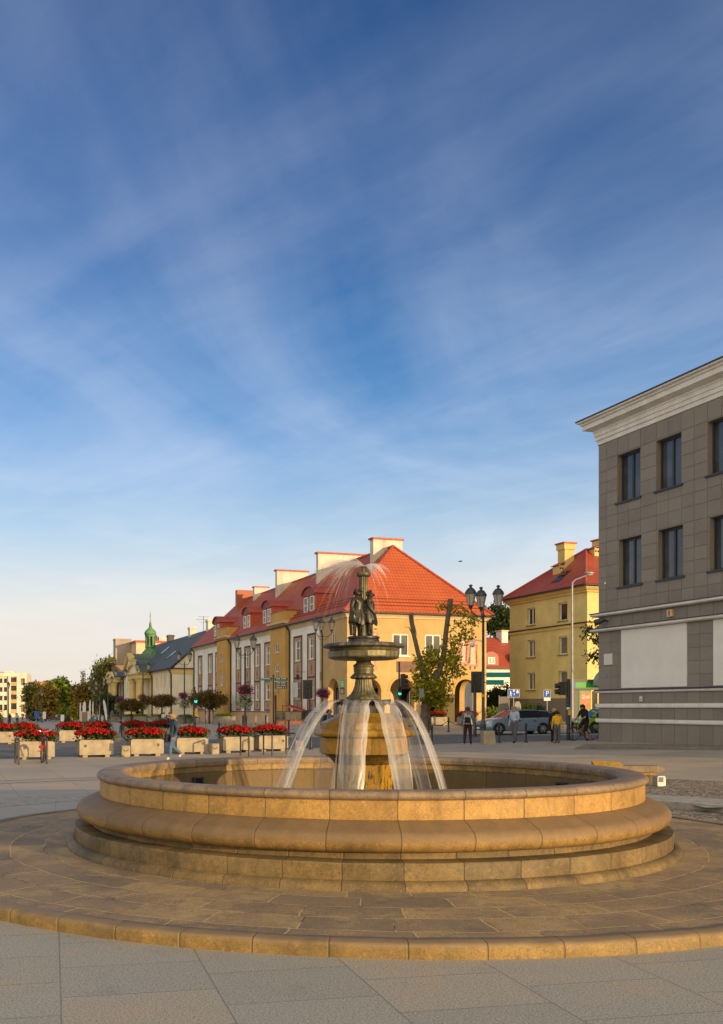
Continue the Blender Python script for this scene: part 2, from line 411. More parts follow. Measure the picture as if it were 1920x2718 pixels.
arc_sheet('cobbles_facade', 27.5, 33.0, 36, 66, .008, m_cobble, 'darker cobbled strip in front of the grey stone building')
arc_sheet('paving_band', 12.95, 13.08, 60, 175, .009, m_kerb, 'thin joint line curving across the left of the square'); arc_sheet('paving_band', 13.75, 13.85, 60, 175, .009, m_kerb, 'second thin joint line curving across the left of the square')
# road between the two rows of flower boxes, running right past the parked wagon
near = [at(u, v).xy for u, v in ((-400, 2018), (0, 2014), (112, 2010), (300, 2005), (600, 1993), (850, 1985), (1100, 1976.5), (1400, 1968), (1600, 1963))] + [Vector((40, 50))]
far = [at(u, v).xy for u, v in ((-400, 1980), (0, 1976), (130, 1973.5), (350, 1968), (600, 1962), (850, 1956), (1100, 1951), (1400, 1947), (1600, 1944))] + [Vector((44, 66))]
strip('road', m_asphalt, (near, far), .010, 'grey asphalt road between the two rows of flower boxes')
l0 = [at(u, v).xy for u, v in ((1390, 1952.5), (1460, 1951.5), (1600, 1950))]; l1 = [at(u, v).xy for u, v in ((1390, 1951), (1460, 1950), (1600, 1948.4))]
strip('road_marking', m_white_line, (l0, l1), .016, 'white line painted on the road behind the parked wagon', 'road marking')
# ================================================================== FOUNTAIN
def stone_mat(name, light, mid, dark, nseg, rows=None, zj=None, r0=3.6, moss=0.0, polar=True, mortar=(.10, .075, .045), jw=.005, wet=None, dirt_and_tone=None):
    """sandstone with radial joints (nseg around), blotches, drip streaks"""
    g = G(name); X, Y, Z = g.xyz()
    ang = g.math('ARCTAN2', Y, X); al = g.math('MULTIPLY', ang, nseg / (2 * math.pi))
    al = g.math('ADD', al, 100.37)
    cell = g.math('FLOOR', al); fr = g.math('FRACT', al)
    dj = g.math('ABSOLUTE', g.math('SUBTRACT', fr, .5))            # .5 at the joint
    wj = jw * nseg / (2 * math.pi * r0)
    wob = g.math('MULTIPLY', g.math('SUBTRACT', g.noise(9, 3), .5), wj * 1.2)
    jm = g.ramp(g.math('ADD', dj, wob), [(.5 - wj * 1.6, 0.0), (.5 - wj * .5, 1.0)])
    w = g.n('ShaderNodeTexWhiteNoise', {'W': cell}, noise_dimensions='1D').outputs['Value']
    n1 = g.noise(1.3, 7, rough=.62); n2 = g.noise(7, 6, rough=.65); n3 = g.noise(90, 2, rough=.7)
    st = g.noise(1.0, 4, vec=g.comb(g.math('MULTIPLY', ang, 9.0), g.math('MULTIPLY', Z, 1.2), g.math('MULTIPLY', cell, .37)), rough=.7)
    f = g.math('ADD', g.math('ADD', g.math('MULTIPLY', n1, .55), g.math('MULTIPLY', n2, .30)), g.math('MULTIPLY', w, .22))
    col = g.ramp(f, [(.34, dark), (.52, mid), (.70, light)])
    col = g.mix(g.ramp(st, [(.46, 0.0), (.68, .62)]), col, tuple(q * .50 for q in dark))
    col = g.mix(g.math('MULTIPLY', g.ramp(n3, [(.36, 1.0), (.52, 0.0)]), .55), col, tuple(q * .45 for q in dark))
    col = g.mix(g.math('MULTIPLY', g.ramp(g.noise(13, 6, rough=.75, dist=.4), [(.50, 0.0), (.66, 1.0)]), .55), col, tuple(q * .62 for q in dark))
    col = g.mix(g.math('MULTIPLY', g.ramp(g.noise(22, 5, rough=.75), [(.56, 0.0), (.70, 1.0)]), .45), col, tuple(min(1, q * 1.35) for q in light))
    if moss: col = g.mix(g.math('MULTIPLY', g.ramp(g.noise(2.6, 6, rough=.7), [(.45, 0.0), (.66, 1.0)]), moss), col, (.10, .085, .035))
    if dirt_and_tone:
        z1, dc, da = dirt_and_tone; dm = g.ramp(g.math('ADD', Z, g.math('MULTIPLY', g.math('SUBTRACT', g.noise(3.5, 6, rough=.7), .5), .10)), [(z1 - .012, 0.0), (z1 + .02, 1.0)])
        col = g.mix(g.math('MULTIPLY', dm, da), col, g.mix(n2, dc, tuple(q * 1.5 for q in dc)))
    if wet:
        wm = g.ramp(g.math('ADD', Z, g.math('MULTIPLY', g.math('SUBTRACT', n2, .5), .12)), [(0.0, 1.0), (wet, 1.0), (wet + .03, 0.0)])
        col = g.mix(g.math('MULTIPLY', wm, .75), col, tuple(q * .42 for q in dark))
    if zj:
        for z0 in zj:
            lz = g.ramp(g.math('ABSOLUTE', g.math('SUBTRACT', Z, z0)), [(.003, 1.0), (.008, 0.0)])
            jm = g.math('MAXIMUM', jm, lz)
    col = g.mix(g.math('MULTIPLY', jm, .62), col, mortar)
    g.bump(g.math('SUBTRACT', g.math('ADD', g.math('MULTIPLY', n3, .18), g.math('MULTIPLY', n2, .35)), jm), .008)
    return g.out(col, g.math('ADD', g.math('MULTIPLY', n2, .25), .48), .35)
SL, SM, SD = (.48, .30, .10), (.37, .235, .09), (.24, .155, .07)
m_drum = stone_mat('drum_stone', (.50, .30, .085), (.42, .245, .07), (.28, .165, .052), 33)
m_rim = stone_mat('rim_stone', (.34, .245, .165), (.27, .195, .13), (.20, .145, .10), 33)
m_roll = stone_mat('roll_stone', (.38, .235, .078), (.30, .185, .062), (.18, .112, .046), 33, dirt_and_tone=(.44, (.135, .09, .052), .72))  # upper part of the roll is browner than the lower
m_course = stone_mat('base_course_stone', (.31, .20, .072), (.20, .133, .056), (.085, .062, .036), 41, r0=3.8, moss=.6)
m_inner = stone_mat('inner_wall_stone', (.42, .275, .09), (.32, .205, .075), (.20, .135, .06), 28, r0=3.2, zj=[.70], wet=.70)
m_kerbst = stone_mat('platform_kerb_stone', (.37, .23, .072), (.28, .175, .056), (.15, .10, .042), 63, r0=5.85, moss=.35, jw=.006, mortar=(.16, .105, .05), dirt_and_tone=(.088, (.175, .125, .076), .80))
def flag_mat():
    g = G('platform_flags'); X, Y, Z = g.xyz()
    ang = g.math('ARCTAN2', Y, X); r = g.math('SQRT', g.math('ADD', g.math('MULTIPLY', X, X), g.math('MULTIPLY', Y, Y)))
    wob = g.math('MULTIPLY', g.math('SUBTRACT', g.noise(2.2, 3), .5), .10)
    vec = g.comb(g.math('ADD', g.math('MULTIPLY', ang, 4.9), wob), g.math('ADD', r, wob))
    br = g.n('ShaderNodeTexBrick', {'Vector': vec, 'Color1': (0, 0, 0, 1), 'Color2': (1, 1, 1, 1), 'Mortar': (.5, .5, .5, 1), 'Scale': 1.0, 'Mortar Size': .007, 'Mortar Smooth': .2, 'Bias': 0.0, 'Brick Width': .88, 'Row Height': .42}, offset=.43, squash=.8, squash_frequency=3)
    t = br.outputs['Color']; mo = br.outputs['Fac']
    n1 = g.noise(1.1, 6, rough=.65); n2 = g.noise(8, 5, rough=.7); n3 = g.noise(80, 2, rough=.7)
    f = g.math('ADD', g.math('ADD', g.math('MULTIPLY', t, .28), g.math('MULTIPLY', n1, .66)), g.math('MULTIPLY', n2, .25))
    col = g.ramp(f, [(.32, (.155, .125, .090)), (.50, (.235, .175, .112)), (.64, (.30, .21, .122)), (.80, (.46, .32, .14))])
    col = g.mix(g.ramp(g.noise(1.7, 7, rough=.72), [(.50, 0.0), (.66, .80)]), col, (.46, .325, .155)); col = g.mix(g.ramp(g.noise(3.3, 6, rough=.75), [(.54, 0.0), (.70, .6)]), col, (.12, .095, .07))
    col = g.mix(g.math('MULTIPLY', g.ramp(n3, [(.36, 1.0), (.52, 0.0)]), .6), col, (.05, .04, .03))
    mcol = g.mix(g.ramp(g.noise(3.0, 4), [(.36, 0.0), (.48, 1.0)]), (.10, .07, .045), (.58, .40, .17))
    col = g.mix(g.math('MULTIPLY', mo, .9), col, mcol)
    g.bump(g.math('SUBTRACT', g.math('ADD', g.math('MULTIPLY', n2, .5), g.math('MULTIPLY', n3, .2)), mo), .010)
    return g.out(col, .72, .3)
m_flags = flag_mat()

# platform: a low paved disc with its own kerb
m = MB(); m.lathe([(3.5, .124), (4.2, .124), (5.0, .119), (5.71, .104)], 160)
tag(m.build('platform', m_flags, loc=(FX, FY, 0), smooth=40), 'low round platform of brown flagstones under the fountain', 'platform', kind='structure')
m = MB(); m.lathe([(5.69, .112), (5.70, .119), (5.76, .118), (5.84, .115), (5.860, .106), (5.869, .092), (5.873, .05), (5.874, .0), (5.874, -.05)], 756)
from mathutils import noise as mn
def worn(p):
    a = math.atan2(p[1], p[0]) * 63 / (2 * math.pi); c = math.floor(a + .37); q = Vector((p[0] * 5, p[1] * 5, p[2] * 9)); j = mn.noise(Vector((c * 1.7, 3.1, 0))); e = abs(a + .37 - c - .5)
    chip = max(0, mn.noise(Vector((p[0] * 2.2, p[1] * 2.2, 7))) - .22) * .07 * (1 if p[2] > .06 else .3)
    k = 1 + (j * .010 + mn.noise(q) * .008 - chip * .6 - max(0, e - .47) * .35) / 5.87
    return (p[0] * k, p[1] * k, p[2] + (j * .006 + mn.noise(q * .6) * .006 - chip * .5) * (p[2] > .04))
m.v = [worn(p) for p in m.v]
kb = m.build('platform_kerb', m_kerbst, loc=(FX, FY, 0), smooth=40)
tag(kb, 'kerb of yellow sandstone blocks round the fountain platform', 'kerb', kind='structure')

ft = thing('fountain', 'round sandstone fountain with bronze bowl, column and two statues in the square', 'fountain', (FX, FY, .124))
Z0 = .124
def lz(p): return [(r, z - Z0) for r, z in p]
def settle(mb, n, amp, sh=0.0):
    """hand-cut look: each of n blocks sits a few millimetres off, arrises are worn"""
    o = []
    for x, y, z in mb.v:
        a = (math.atan2(y, x) * n / (2 * math.pi) + 100.37 + .5 + sh); c = math.floor(a); r = math.hypot(x, y); e = abs(a - c - .5)
        d = amp * (mnoise.noise(Vector((c * 1.7, z * .8, 3))) + .8 * mnoise.noise(Vector((x * 3, y * 3, z * 5)))) - max(0, e - .465) * amp * 22
        o.append((x * (1 + d / r), y * (1 + d / r), z + .5 * amp * mnoise.noise(Vector((x * 2.5, y * 2.5, 9 + z)))))
    mb.v = o
from mathutils import noise as mnoise
def arcp(cx, cz, rx, rz, a0, a1, n): return [(cx + rx * math.cos(R(a0 + (a1 - a0) * i / n)), cz + rz * math.sin(R(a0 + (a1 - a0) * i / n))) for i in range(n + 1)]
# basin outside, from the ground up
m = MB(); m.lathe(lz([(3.93, .10), (3.925, .135)] + arcp(3.83, .135, .09, .075, 0, 80, 5) + [(3.825, .212)]), 492)
m.lathe(lz([(3.815, .19), (3.822, .36), (3.812, .376), (3.60, .384), (3.595, .40), (3.60, .46), (3.70, .462)]), 492)
settle(m, 41, .009)
m.build('base_course', m_course, ft, smooth=35)
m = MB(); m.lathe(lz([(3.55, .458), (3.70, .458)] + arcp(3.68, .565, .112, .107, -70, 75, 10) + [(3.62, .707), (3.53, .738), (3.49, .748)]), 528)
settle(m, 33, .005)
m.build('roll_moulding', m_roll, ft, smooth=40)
m = MB(); m.lathe(lz([(3.48, .735), (3.50, .75), (3.50, .925), (3.49, .945)]), 528)
settle(m, 33, .004)
m.build('drum', m_drum, ft, smooth=40)
m = MB(); m.lathe(lz([(3.47, .938)] + arcp(3.475, .988, .067, .048, -85, 88, 9) + [(3.36, 1.036)] + arcp(3.25, .985, .05, .046, 92, 190, 7) + [(3.21, .93)]), 528)
settle(m, 33, .004)
m.build('rim', m_rim, ft, smooth=40)
m = MB(); m.lathe(lz([(3.245, .945), (3.24, .60), (3.22, .30), (3.22, .15), (0.2, .15)]), 160)
m.build('inner_wall', m_inner, ft, smooth=40)
m_hole = M('dark_void', (.012, .010, .009), .9, 0)
m_iron = M('dark_iron', (.035, .034, .036), .5, .2, 20, spec=.5)
m_lampg = M('green_lamp_glass', (.25, .42, .30), .25, .1, 9)
for (u_, w_) in ((526, 1), (1491, 0)):
    # drain openings in the back of the inner wall
    kx = (u_ - CX) / F
    aa = kx * kx + 1; bb = -2 * (kx * FX + FY); cc = FX * FX + FY * FY - 3.215 ** 2
    Y_ = (-bb + math.sqrt(bb * bb - 4 * aa * cc)) / (2 * aa); th = math.atan2(Y_ - FY, kx * Y_ - FX)
    q = MB(); d = (math.cos(th), math.sin(th)); t_ = (-d[1], d[0])
    for (rr_, hw, z0, z1, mi) in ((3.226, .085, .60, .745, 0),):
        q.obox((rr_ * d[0], rr_ * d[1]), t_, d, hw, .02, z0 - Z0, z1 - Z0, 0)
        for sgn in (-1, 1): q.obox((3.215 * d[0] + sgn * .09 * t_[0], 3.215 * d[1] + sgn * .09 * t_[1]), t_, d, .012, .03, .59 - Z0, .755 - Z0, 1)
        q.obox((3.215 * d[0], 3.215 * d[1]), t_, d, .10, .03, .745 - Z0, .76 - Z0, 1)
    o = q.build('drain_opening', [m_hole, m_iron], ft)
    if w_:
        q = MB(); q.ball((3.14 * d[0], 3.14 * d[1], .60 - Z0), (.06, .06, .06), 12, 8); q.build('underwater_lamp', m_lampg, ft, smooth=60)

# pool
g_ = G('pool_water'); g_.b.inputs['Roughness'].default_value = .06
g_.bump(g_.noise(6, 5, dist=.6), .03); m_pool = g_.out(g_.mix(g_.noise(1.2, 5), (.10, .085, .045), (.20, .17, .10)), .08, .5)
m = MB(); m.lathe([(0.01, 0), (.8, .01), (1.6, 0), (2.4, 0), (3.235, 0)], 96)
tag(m.build('water', m_pool, loc=(FX, FY, .42)), 'pool water low inside the fountain basin', 'water', kind='structure')

# octagonal pedestal
def ped_mat(name, c1, c2, c3, spots, gloss):
    g = G(name); X, Y, Z = g.xyz()
    n1 = g.noise(3.0, 6, rough=.65); n2 = g.noise(16, 5, rough=.7)
    sv = g.noise(1.0, 5, vec=g.comb(g.math('MULTIPLY', X, 26.0), g.math('MULTIPLY', Y, 26.0), g.math('MULTIPLY', Z, 7.0)), rough=.7)
    col = g.ramp(g.math('ADD', g.math('MULTIPLY', n1, .7), g.math('MULTIPLY', n2, .35)), [(.36, c1), (.54, c2), (.70, c3)])
    if spots: col = g.mix(g.ramp(sv, [(.545, 0.0), (.60, spots)]), col, (.035, .026, .014))
    g.bump(n2, .006)
    return g.out(col, gloss, .35)
m_ped = ped_mat('wet_golden_stone', (.16, .088, .008), (.24, .130, .010), (.31, .185, .020), .35, .34)
m_shaft = ped_mat('stained_shaft_stone', (.21, .115, .010), (.31, .170, .013), (.40, .235, .025), 1.0, .36)
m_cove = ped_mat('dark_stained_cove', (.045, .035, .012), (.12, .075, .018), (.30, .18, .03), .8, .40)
PH = R(-90 + 22.5 + 6)
k8 = 1 / math.cos(R(22.5))
def octo(prof): return [(r * k8 * .965, z - Z0) for r, z in prof]
m = MB(); m.lathe(octo([(.377, .30), (.377, 1.10)]), 8, ph=PH, cap1=True); m.build('pedestal_shaft', m_shaft, ft)
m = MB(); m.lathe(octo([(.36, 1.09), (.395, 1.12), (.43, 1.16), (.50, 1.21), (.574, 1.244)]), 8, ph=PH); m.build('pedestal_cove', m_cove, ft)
m = MB(); m.lathe(octo([(.55, 1.243), (.576, 1.246), (.576, 1.455), (.56, 1.46)]), 8, ph=PH); m.build('pedestal_block', m_ped, ft)
m = MB(); m.lathe(octo([(.55, 1.462), (.625, 1.468), (.648, 1.485), (.652, 1.51), (.635, 1.548), (.60, 1.57), (.56, 1.575)]), 8, ph=PH); m.build('pedestal_moulding', m_ped, ft)
m = MB(); m.lathe(octo([(.563, 1.574), (.563, 1.648), (.545, 1.66), (.40, 1.73), (.33, 1.78), (.2, 1.785)]), 8, ph=PH, cap1=True); m.build('pedestal_cap', m_ped, ft)

# bronze parts
def bronze(name, c1, c2, c3, rough=.45, metal=.25):
    g = G(name); X, Y, Z = g.xyz(); n1 = g.noise(6, 6, rough=.65); n2 = g.noise(30, 4, rough=.7)
    st = g.noise(1.0, 4, vec=g.comb(g.math('MULTIPLY', X, 22.0), g.math('MULTIPLY', Y, 22.0), g.math('MULTIPLY', Z, 3.0)))
    col = g.ramp(g.math('ADD', g.math('MULTIPLY', n1, .55), g.math('MULTIPLY', st, .5)), [(.40, c1), (.54, c2), (.68, c3)])
    g.bump(n2, .004); g.b.inputs['Metallic'].default_value = metal
    return g.out(col, rough, .5)
m_bronze = bronze('patinated_bronze', (.050, .045, .026), (.12, .105, .055), (.24, .21, .105))
m_bdark = bronze('dark_bronze', (.022, .021, .018), (.040, .037, .028), (.085, .075, .050), .42, .4)
m_bstat = bronze('statue_bronze', (.016, .015, .013), (.032, .030, .024), (.085, .075, .050), .40, .45)
def fl(n, d, idx): return lambda i, a: 1 + (d * abs(math.cos(n * a / 2)) if i in idx else 0)
m = MB(); m.lathe(octo([(.27, 1.775), (.27, 1.88), (.25, 1.90), (.19, 1.92), (.19, 1.97)]), 8, ph=PH, cap1=True); m.build('bronze_base', m_bdark, ft)
m = MB()
bell = [(.232, 1.965), (.236, 1.985), (.215, 2.0), (.172, 2.04), (.142, 2.09), (.122, 2.15), (.112, 2.21), (.108, 2.25)]
m.lathe([(r, z - Z0) for r, z in bell], 96, flute=lambda i, a: 1 - (.075 * abs(math.sin(12 * a)) if i > 2 else 0.0), cap0=True)
m.build('fluted_bell', m_bronze, ft, smooth=50)
m = MB()
m.lathe([(r, z - Z0) for r, z in [(.108, 2.245), (.150, 2.238), (.178, 2.255), (.172, 2.275), (.135, 2.31)]], 96, flute=lambda i, a: 1 + (.05 * math.cos(18 * a) if i in (1, 2) else 0))
m.lathe([(r, z - Z0) for r, z in [(.135, 2.305), (.128, 2.325), (.134, 2.34), (.130, 2.358), (.137, 2.372), (.132, 2.39), (.140, 2.402), (.142, 2.418), (.130, 2.43), (.108, 2.445), (.098, 2.46), (.100, 2.49)]], 64)
m.build('leaf_collar', m_bronze, ft, smooth=45)
m = MB(); m.lathe([(r * k8 * .97, z - Z0) for r, z in [(.09, 2.475), (.14, 2.485), (.20, 2.487), (.40, 2.497), (.445, 2.515), (.455, 2.53), (.458, 2.60), (.44, 2.607)]], 12, cap0=True)
m.lathe([(r, z - Z0) for r, z in [(.44, 2.603), (.452, 2.615), (.462, 2.63), (.452, 2.645), (.44, 2.648)]], 64)
m.build('bowl', m_bronze, ft, smooth=25)
m = MB(); m.lathe([(r, z - Z0) for r, z in [(.43, 2.640), (.50, 2.650), (.536, 2.658), (.545, 2.668), (.535, 2.688), (.505, 2.706), (.46, 2.713), (.40, 2.70), (.20, 2.69)]], 128, flute=lambda i, a: 1 + (.012 * math.cos(36 * a) if 1 < i < 6 else 0))
m.build('bowl_rim', bronze('bowl_rim_bronze', (.05, .046, .036), (.105, .094, .074), (.24, .21, .17)), ft, smooth=45)
m = MB(); m.lathe([(r, z - Z0) for r, z in [(.215, 2.69), (.218, 2.71), (.205, 2.765), (.198, 2.775), (.215, 2.782), (.215, 2.80), (.20, 2.808)]], 48, cap1=True); m.build('statue_plinth', m_bdark, ft, smooth=35)
m = MB(); m.lathe([(r, z - Z0) for r, z in [(.062, 2.80), (.060, 3.60), (.064, 3.612)]], 64, flute=lambda i, a: 1 - .10 * abs(math.sin(8 * a)), cap1=False)
m.build('column', m_bronze, ft, smooth=50)
m = MB(); m.lathe([(r, z - Z0) for r, z in [(.06, 3.605), (.088, 3.615), (.098, 3.632), (.098, 3.655), (.088, 3.668), (.03, 3.672), (.029, 3.70), (.027, 3.73), (.040, 3.742), (.040, 3.75), (.012, 3.752)]], 40, cap0=True, cap1=True); m.build('column_nozzle', m_bronze, ft, smooth=40)

# --- figures grown from a jointed skeleton
def grow(name, verts, edges, radii, mats, parent=None, sub=2, loc=(0, 0, 0), rotz=0, assign=None, extra=None, root=0):
    me = bpy.data.meshes.new(name + '_skel'); me.from_pydata([tuple(v) for v in verts], edges, [])
    o = bpy.data.objects.new(name, me); COL.objects.link(o)
    o.modifiers.new('skin', 'SKIN').use_smooth_shade = True
    for i, r in enumerate(radii):
        d = me.skin_vertices[0].data[i]; d.radius = r if hasattr(r, '__len__') else (r, r); d.use_root = (i == root)
    s = o.modifiers.new('sub', 'SUBSURF'); s.levels = sub; s.render_levels = sub
    dg = bpy.context.evaluated_depsgraph_get(); ev = o.evaluated_get(dg)
    nm = bpy.data.meshes.new_from_object(ev)
    bpy.data.objects.remove(o); bpy.data.meshes.remove(me)
    V = [tuple(v.co) for v in nm.vertices]; Fc = [tuple(p.vertices) for p in nm.polygons]; bpy.data.meshes.remove(nm)
    mb = MB(); mb.add(V, Fc)
    if assign: mb.m = [assign(tuple(sum(V[j][k] for j in f) / len(f) for k in range(3))) for f in Fc]
    if extra: extra(mb)
    r_ = mb.build(name, mats, parent, smooth=70)
    if loc != (0, 0, 0): r_.location = loc
    r_.rotation_euler.z = rotz
    return r_
def statue(name, cx, cy, H, face, mirror, parent, label):
    """draped child of height H leaning on the column; face = heading it looks along"""
    s = H; mx = -1 if mirror else 1
    v = [(0, 0, .50), (0, 0, .60), (0, -.005, .70), (0, -.005, .775), (0, 0, .835), (0, -.012, .885), (0, -.015, .945),
         (.115, 0, .765), (.145, -.04, .62), (.10, -.13, .50), (.06, -.16, .47),
         (-.115, 0, .765), (-.165, .02, .62), (-.15, -.06, .48), (-.13, -.10, .42),
         (.062, -.01, .42), (.075, -.03, .25), (.07, 0, .06), (.075, -.06, .02),
         (-.062, 0, .42), (-.075, .02, .25), (-.08, .05, .06), (-.085, -.02, .02)]
    v = [(mx * x * s, y * s, z * s) for x, y, z in v]
    e = [(0, 1), (1, 2), (2, 3), (3, 4), (4, 5), (5, 6), (3, 7), (7, 8), (8, 9), (9, 10), (3, 11), (11, 12), (12, 13), (13, 14), (0, 15), (15, 16), (16, 17), (17, 18), (0, 19), (19, 20), (20, 21), (21, 22)]
    r = [.115, .105, .11, .095, .045, .088, .085, .055, .046, .036, .028, .055, .046, .036, .028, .075, .055, .035, .03, .075, .055, .035, .03]
    r = [(q * s * (1.0 if i in (4, 5, 6) else 1.14),) * 2 for i, q in enumerate(r)]
    def extra(mb):
        # drapery: folded cloth from the chest to the knees
        n = 40; vs = []
        for i, (z, q) in enumerate(((.60, .13), (.53, .15), (.46, .175), (.39, .19), (.32, .198), (.265, .19))):
            for j in range(n):
                a = 2 * math.pi * j / n
                fold = 1 + .085 * math.sin(9 * a + i * .55 + cx * 9) * min(1, i / 2.0) + .04 * math.sin(17 * a - i)
                sag = .05 * math.sin(a + 1.0) if i in (0, 1) else .035 * math.sin(2 * a + 1.3)
                vs.append((mx * q * s * 1.02 * fold * math.cos(a), q * s * .86 * fold * math.sin(a), (z + sag) * s))
        mb.add(vs, [(i * n + j, i * n + (j + 1) % n, (i + 1) * n + (j + 1) % n, (i + 1) * n + j) for i in range(5) for j in range(n)])
        # mantle falling behind, curls and face
        for j in range(4):
            a = R(80 + 24 * j); mb.tube([(mx * .13 * s * math.cos(a), .13 * s * math.sin(a), z * s) for z in (.74, .5, .25, .03)], [.035 * s, .05 * s, .055 * s, .04 * s], 7)
        rr = random.Random(int(cx * 1000) + 5)
        for j in range(34):
            a = R(rr.uniform(-30, 210)); t = rr.uniform(-.25, .95); q = .088 * math.sqrt(max(0, 1 - t * t * .8))
            mb.ball((mx * q * s * math.cos(a), (-.012 + q * math.sin(a)) * s, (.915 + .088 * t) * s), .022 * s, 7, 5)
        mb.ball((0, -.105 * s, .905 * s), (.013 * s, .022 * s, .022 * s), 7, 5)
        for q in (-1, 1): mb.ball((q * .034 * s, -.088 * s, .925 * s), .012 * s, 6, 4)
        mb.ball((0, -.093 * s, .872 * s), (.02 * s, .01 * s, .007 * s), 6, 4)
        mb.tube([(mx * .075 * s, -.07 * s, z * s) for z in (.46, .2, .0)], [.022 * s, .026 * s, .034 * s], 7)   # torch held down
    o = grow(name, v, e, r, [m_bstat], parent, 2, (cx, cy, 2.806 - Z0), face, extra=extra)
    o['label'] = label
statue('statue', -.085, -.06, .635, R(38), False, ft, 'left bronze child statue in folded drapery, head turned to the right')
statue('statue', .075, -.01, .615, R(72), True, ft, 'right bronze child statue seen from the side')
statue('statue', .0, .095, .60, R(185), False, ft, 'third bronze child at the back of the column')

# spouts round the bronze base
for i in range(8):
    a = R(-90 + 22.5 + 45 * i + 6)
    q = MB(); q.tube([(.24 * math.cos(a), .24 * math.sin(a), 1.92 - Z0), (.33 * math.cos(a), .33 * math.sin(a), 1.93 - Z0), (.36 * math.cos(a), .36 * math.sin(a), 1.925 - Z0)], [.03, .036, .045], 8)
    q.build('spout', m_bdark, ft, smooth=50)

# --- falling water: thin streaked ribbons, blurred by the long exposure
def water_mat(name, a0, a1, nx_, ny_, tone=(.80, .80, .82)):
    g = G(name); u = g.tc.outputs['UV']; X, Y, Z = g.xyz(u)
    n1 = g.n('ShaderNodeTexNoise', {'Scale': 1.0, 'Detail': 5.0, 'Roughness': .6, 'Vector': g.comb(g.math('MULTIPLY', X, nx_), g.math('MULTIPLY', Y, ny_))}).outputs['Fac']
    edge = g.math('ABSOLUTE', g.math('SUBTRACT', X, .5)); ef = g.ramp(edge, [(.36, 0.0), (.455, 1.0), (.492, .8), (.5, 0.0)])
    al = g.math('ADD', g.ramp(n1, [(.38, a0), (.68, a1)]), g.math('MULTIPLY', ef, .34), True)
    al = g.math('MULTIPLY', al, g.ramp(Y, [(.80, 1.0), (1.0, .55)]))
    wet = g.n('ShaderNodeBsdfPrincipled', {'Base Color': (*tone, 1), 'Roughness': .22, 'Specular IOR Level': .5, 'Subsurface Weight': 0.0})
    tl = g.n('ShaderNodeBsdfTranslucent', {'Color': (*tone, 1)})
    sh = g.n('ShaderNodeMixShader', {0: .35, 1: wet.outputs[0], 2: tl.outputs[0]})
    tr = g.n('ShaderNodeBsdfTransparent', {'Color': (.97, .96, .95, 1)})
    fin = g.n('ShaderNodeMixShader', {0: al, 1: tr.outputs[0], 2: sh.outputs[0]})
    g.L.new(fin.outputs[0], g.N['Material Output'].inputs[0]); g.N.remove(g.b)
    return g.m
m_jet = water_mat('falling_water', .06, .30, 3.5, 1.3)
m_spray = water_mat('spray_water', .03, .46, 5.0, .8, (.86, .85, .88))
def ribbon(mb, pts, wid, tdir, curve=0.0, nx=6, rr=None, wob=.0):
    """thin sheet of water along pts, width wid[i] across tdir"""
    k = len(pts); vs = []; uv = []
    for i, p in enumerate(pts):
        for j in range(nx + 1):
            t = j / nx - .5
            w_ = wid[i] * (1 + wob * math.sin(i * 1.3 + j * 2.1))
            nrm = Vector((tdir[1], -tdir[0], 0))
            vs.append(Vector(p) + Vector(tdir) * (t * w_) + nrm * (curve * wid[i] * (1 - 4 * t * t)) + Vector(tdir) * (wob * .25 * wid[i] * math.sin(i * .9)))
            uv.append((j / nx, i / (k - 1)))
    fs = []; us = []
    for i in range(k - 1):
        for j in range(nx):
            f = (i * (nx + 1) + j, i * (nx + 1) + j + 1, (i + 1) * (nx + 1) + j + 1, (i + 1) * (nx + 1) + j); fs.append(f); us.append([uv[q] for q in f])
    mb.add(vs, fs, 0, us)
JL = ['streaked water sheet falling in front of the pedestal, right of its middle', 'water sheet arching out to the right front of the pedestal', 'thin outer right water stream of the fountain', 'water stream falling behind the pedestal on its right',
      'water sheet at the far back of the pedestal', 'water stream falling behind the pedestal on its left', 'wide outer left water stream of the fountain', 'pale water sheet falling in front of the pedestal, left of its middle']
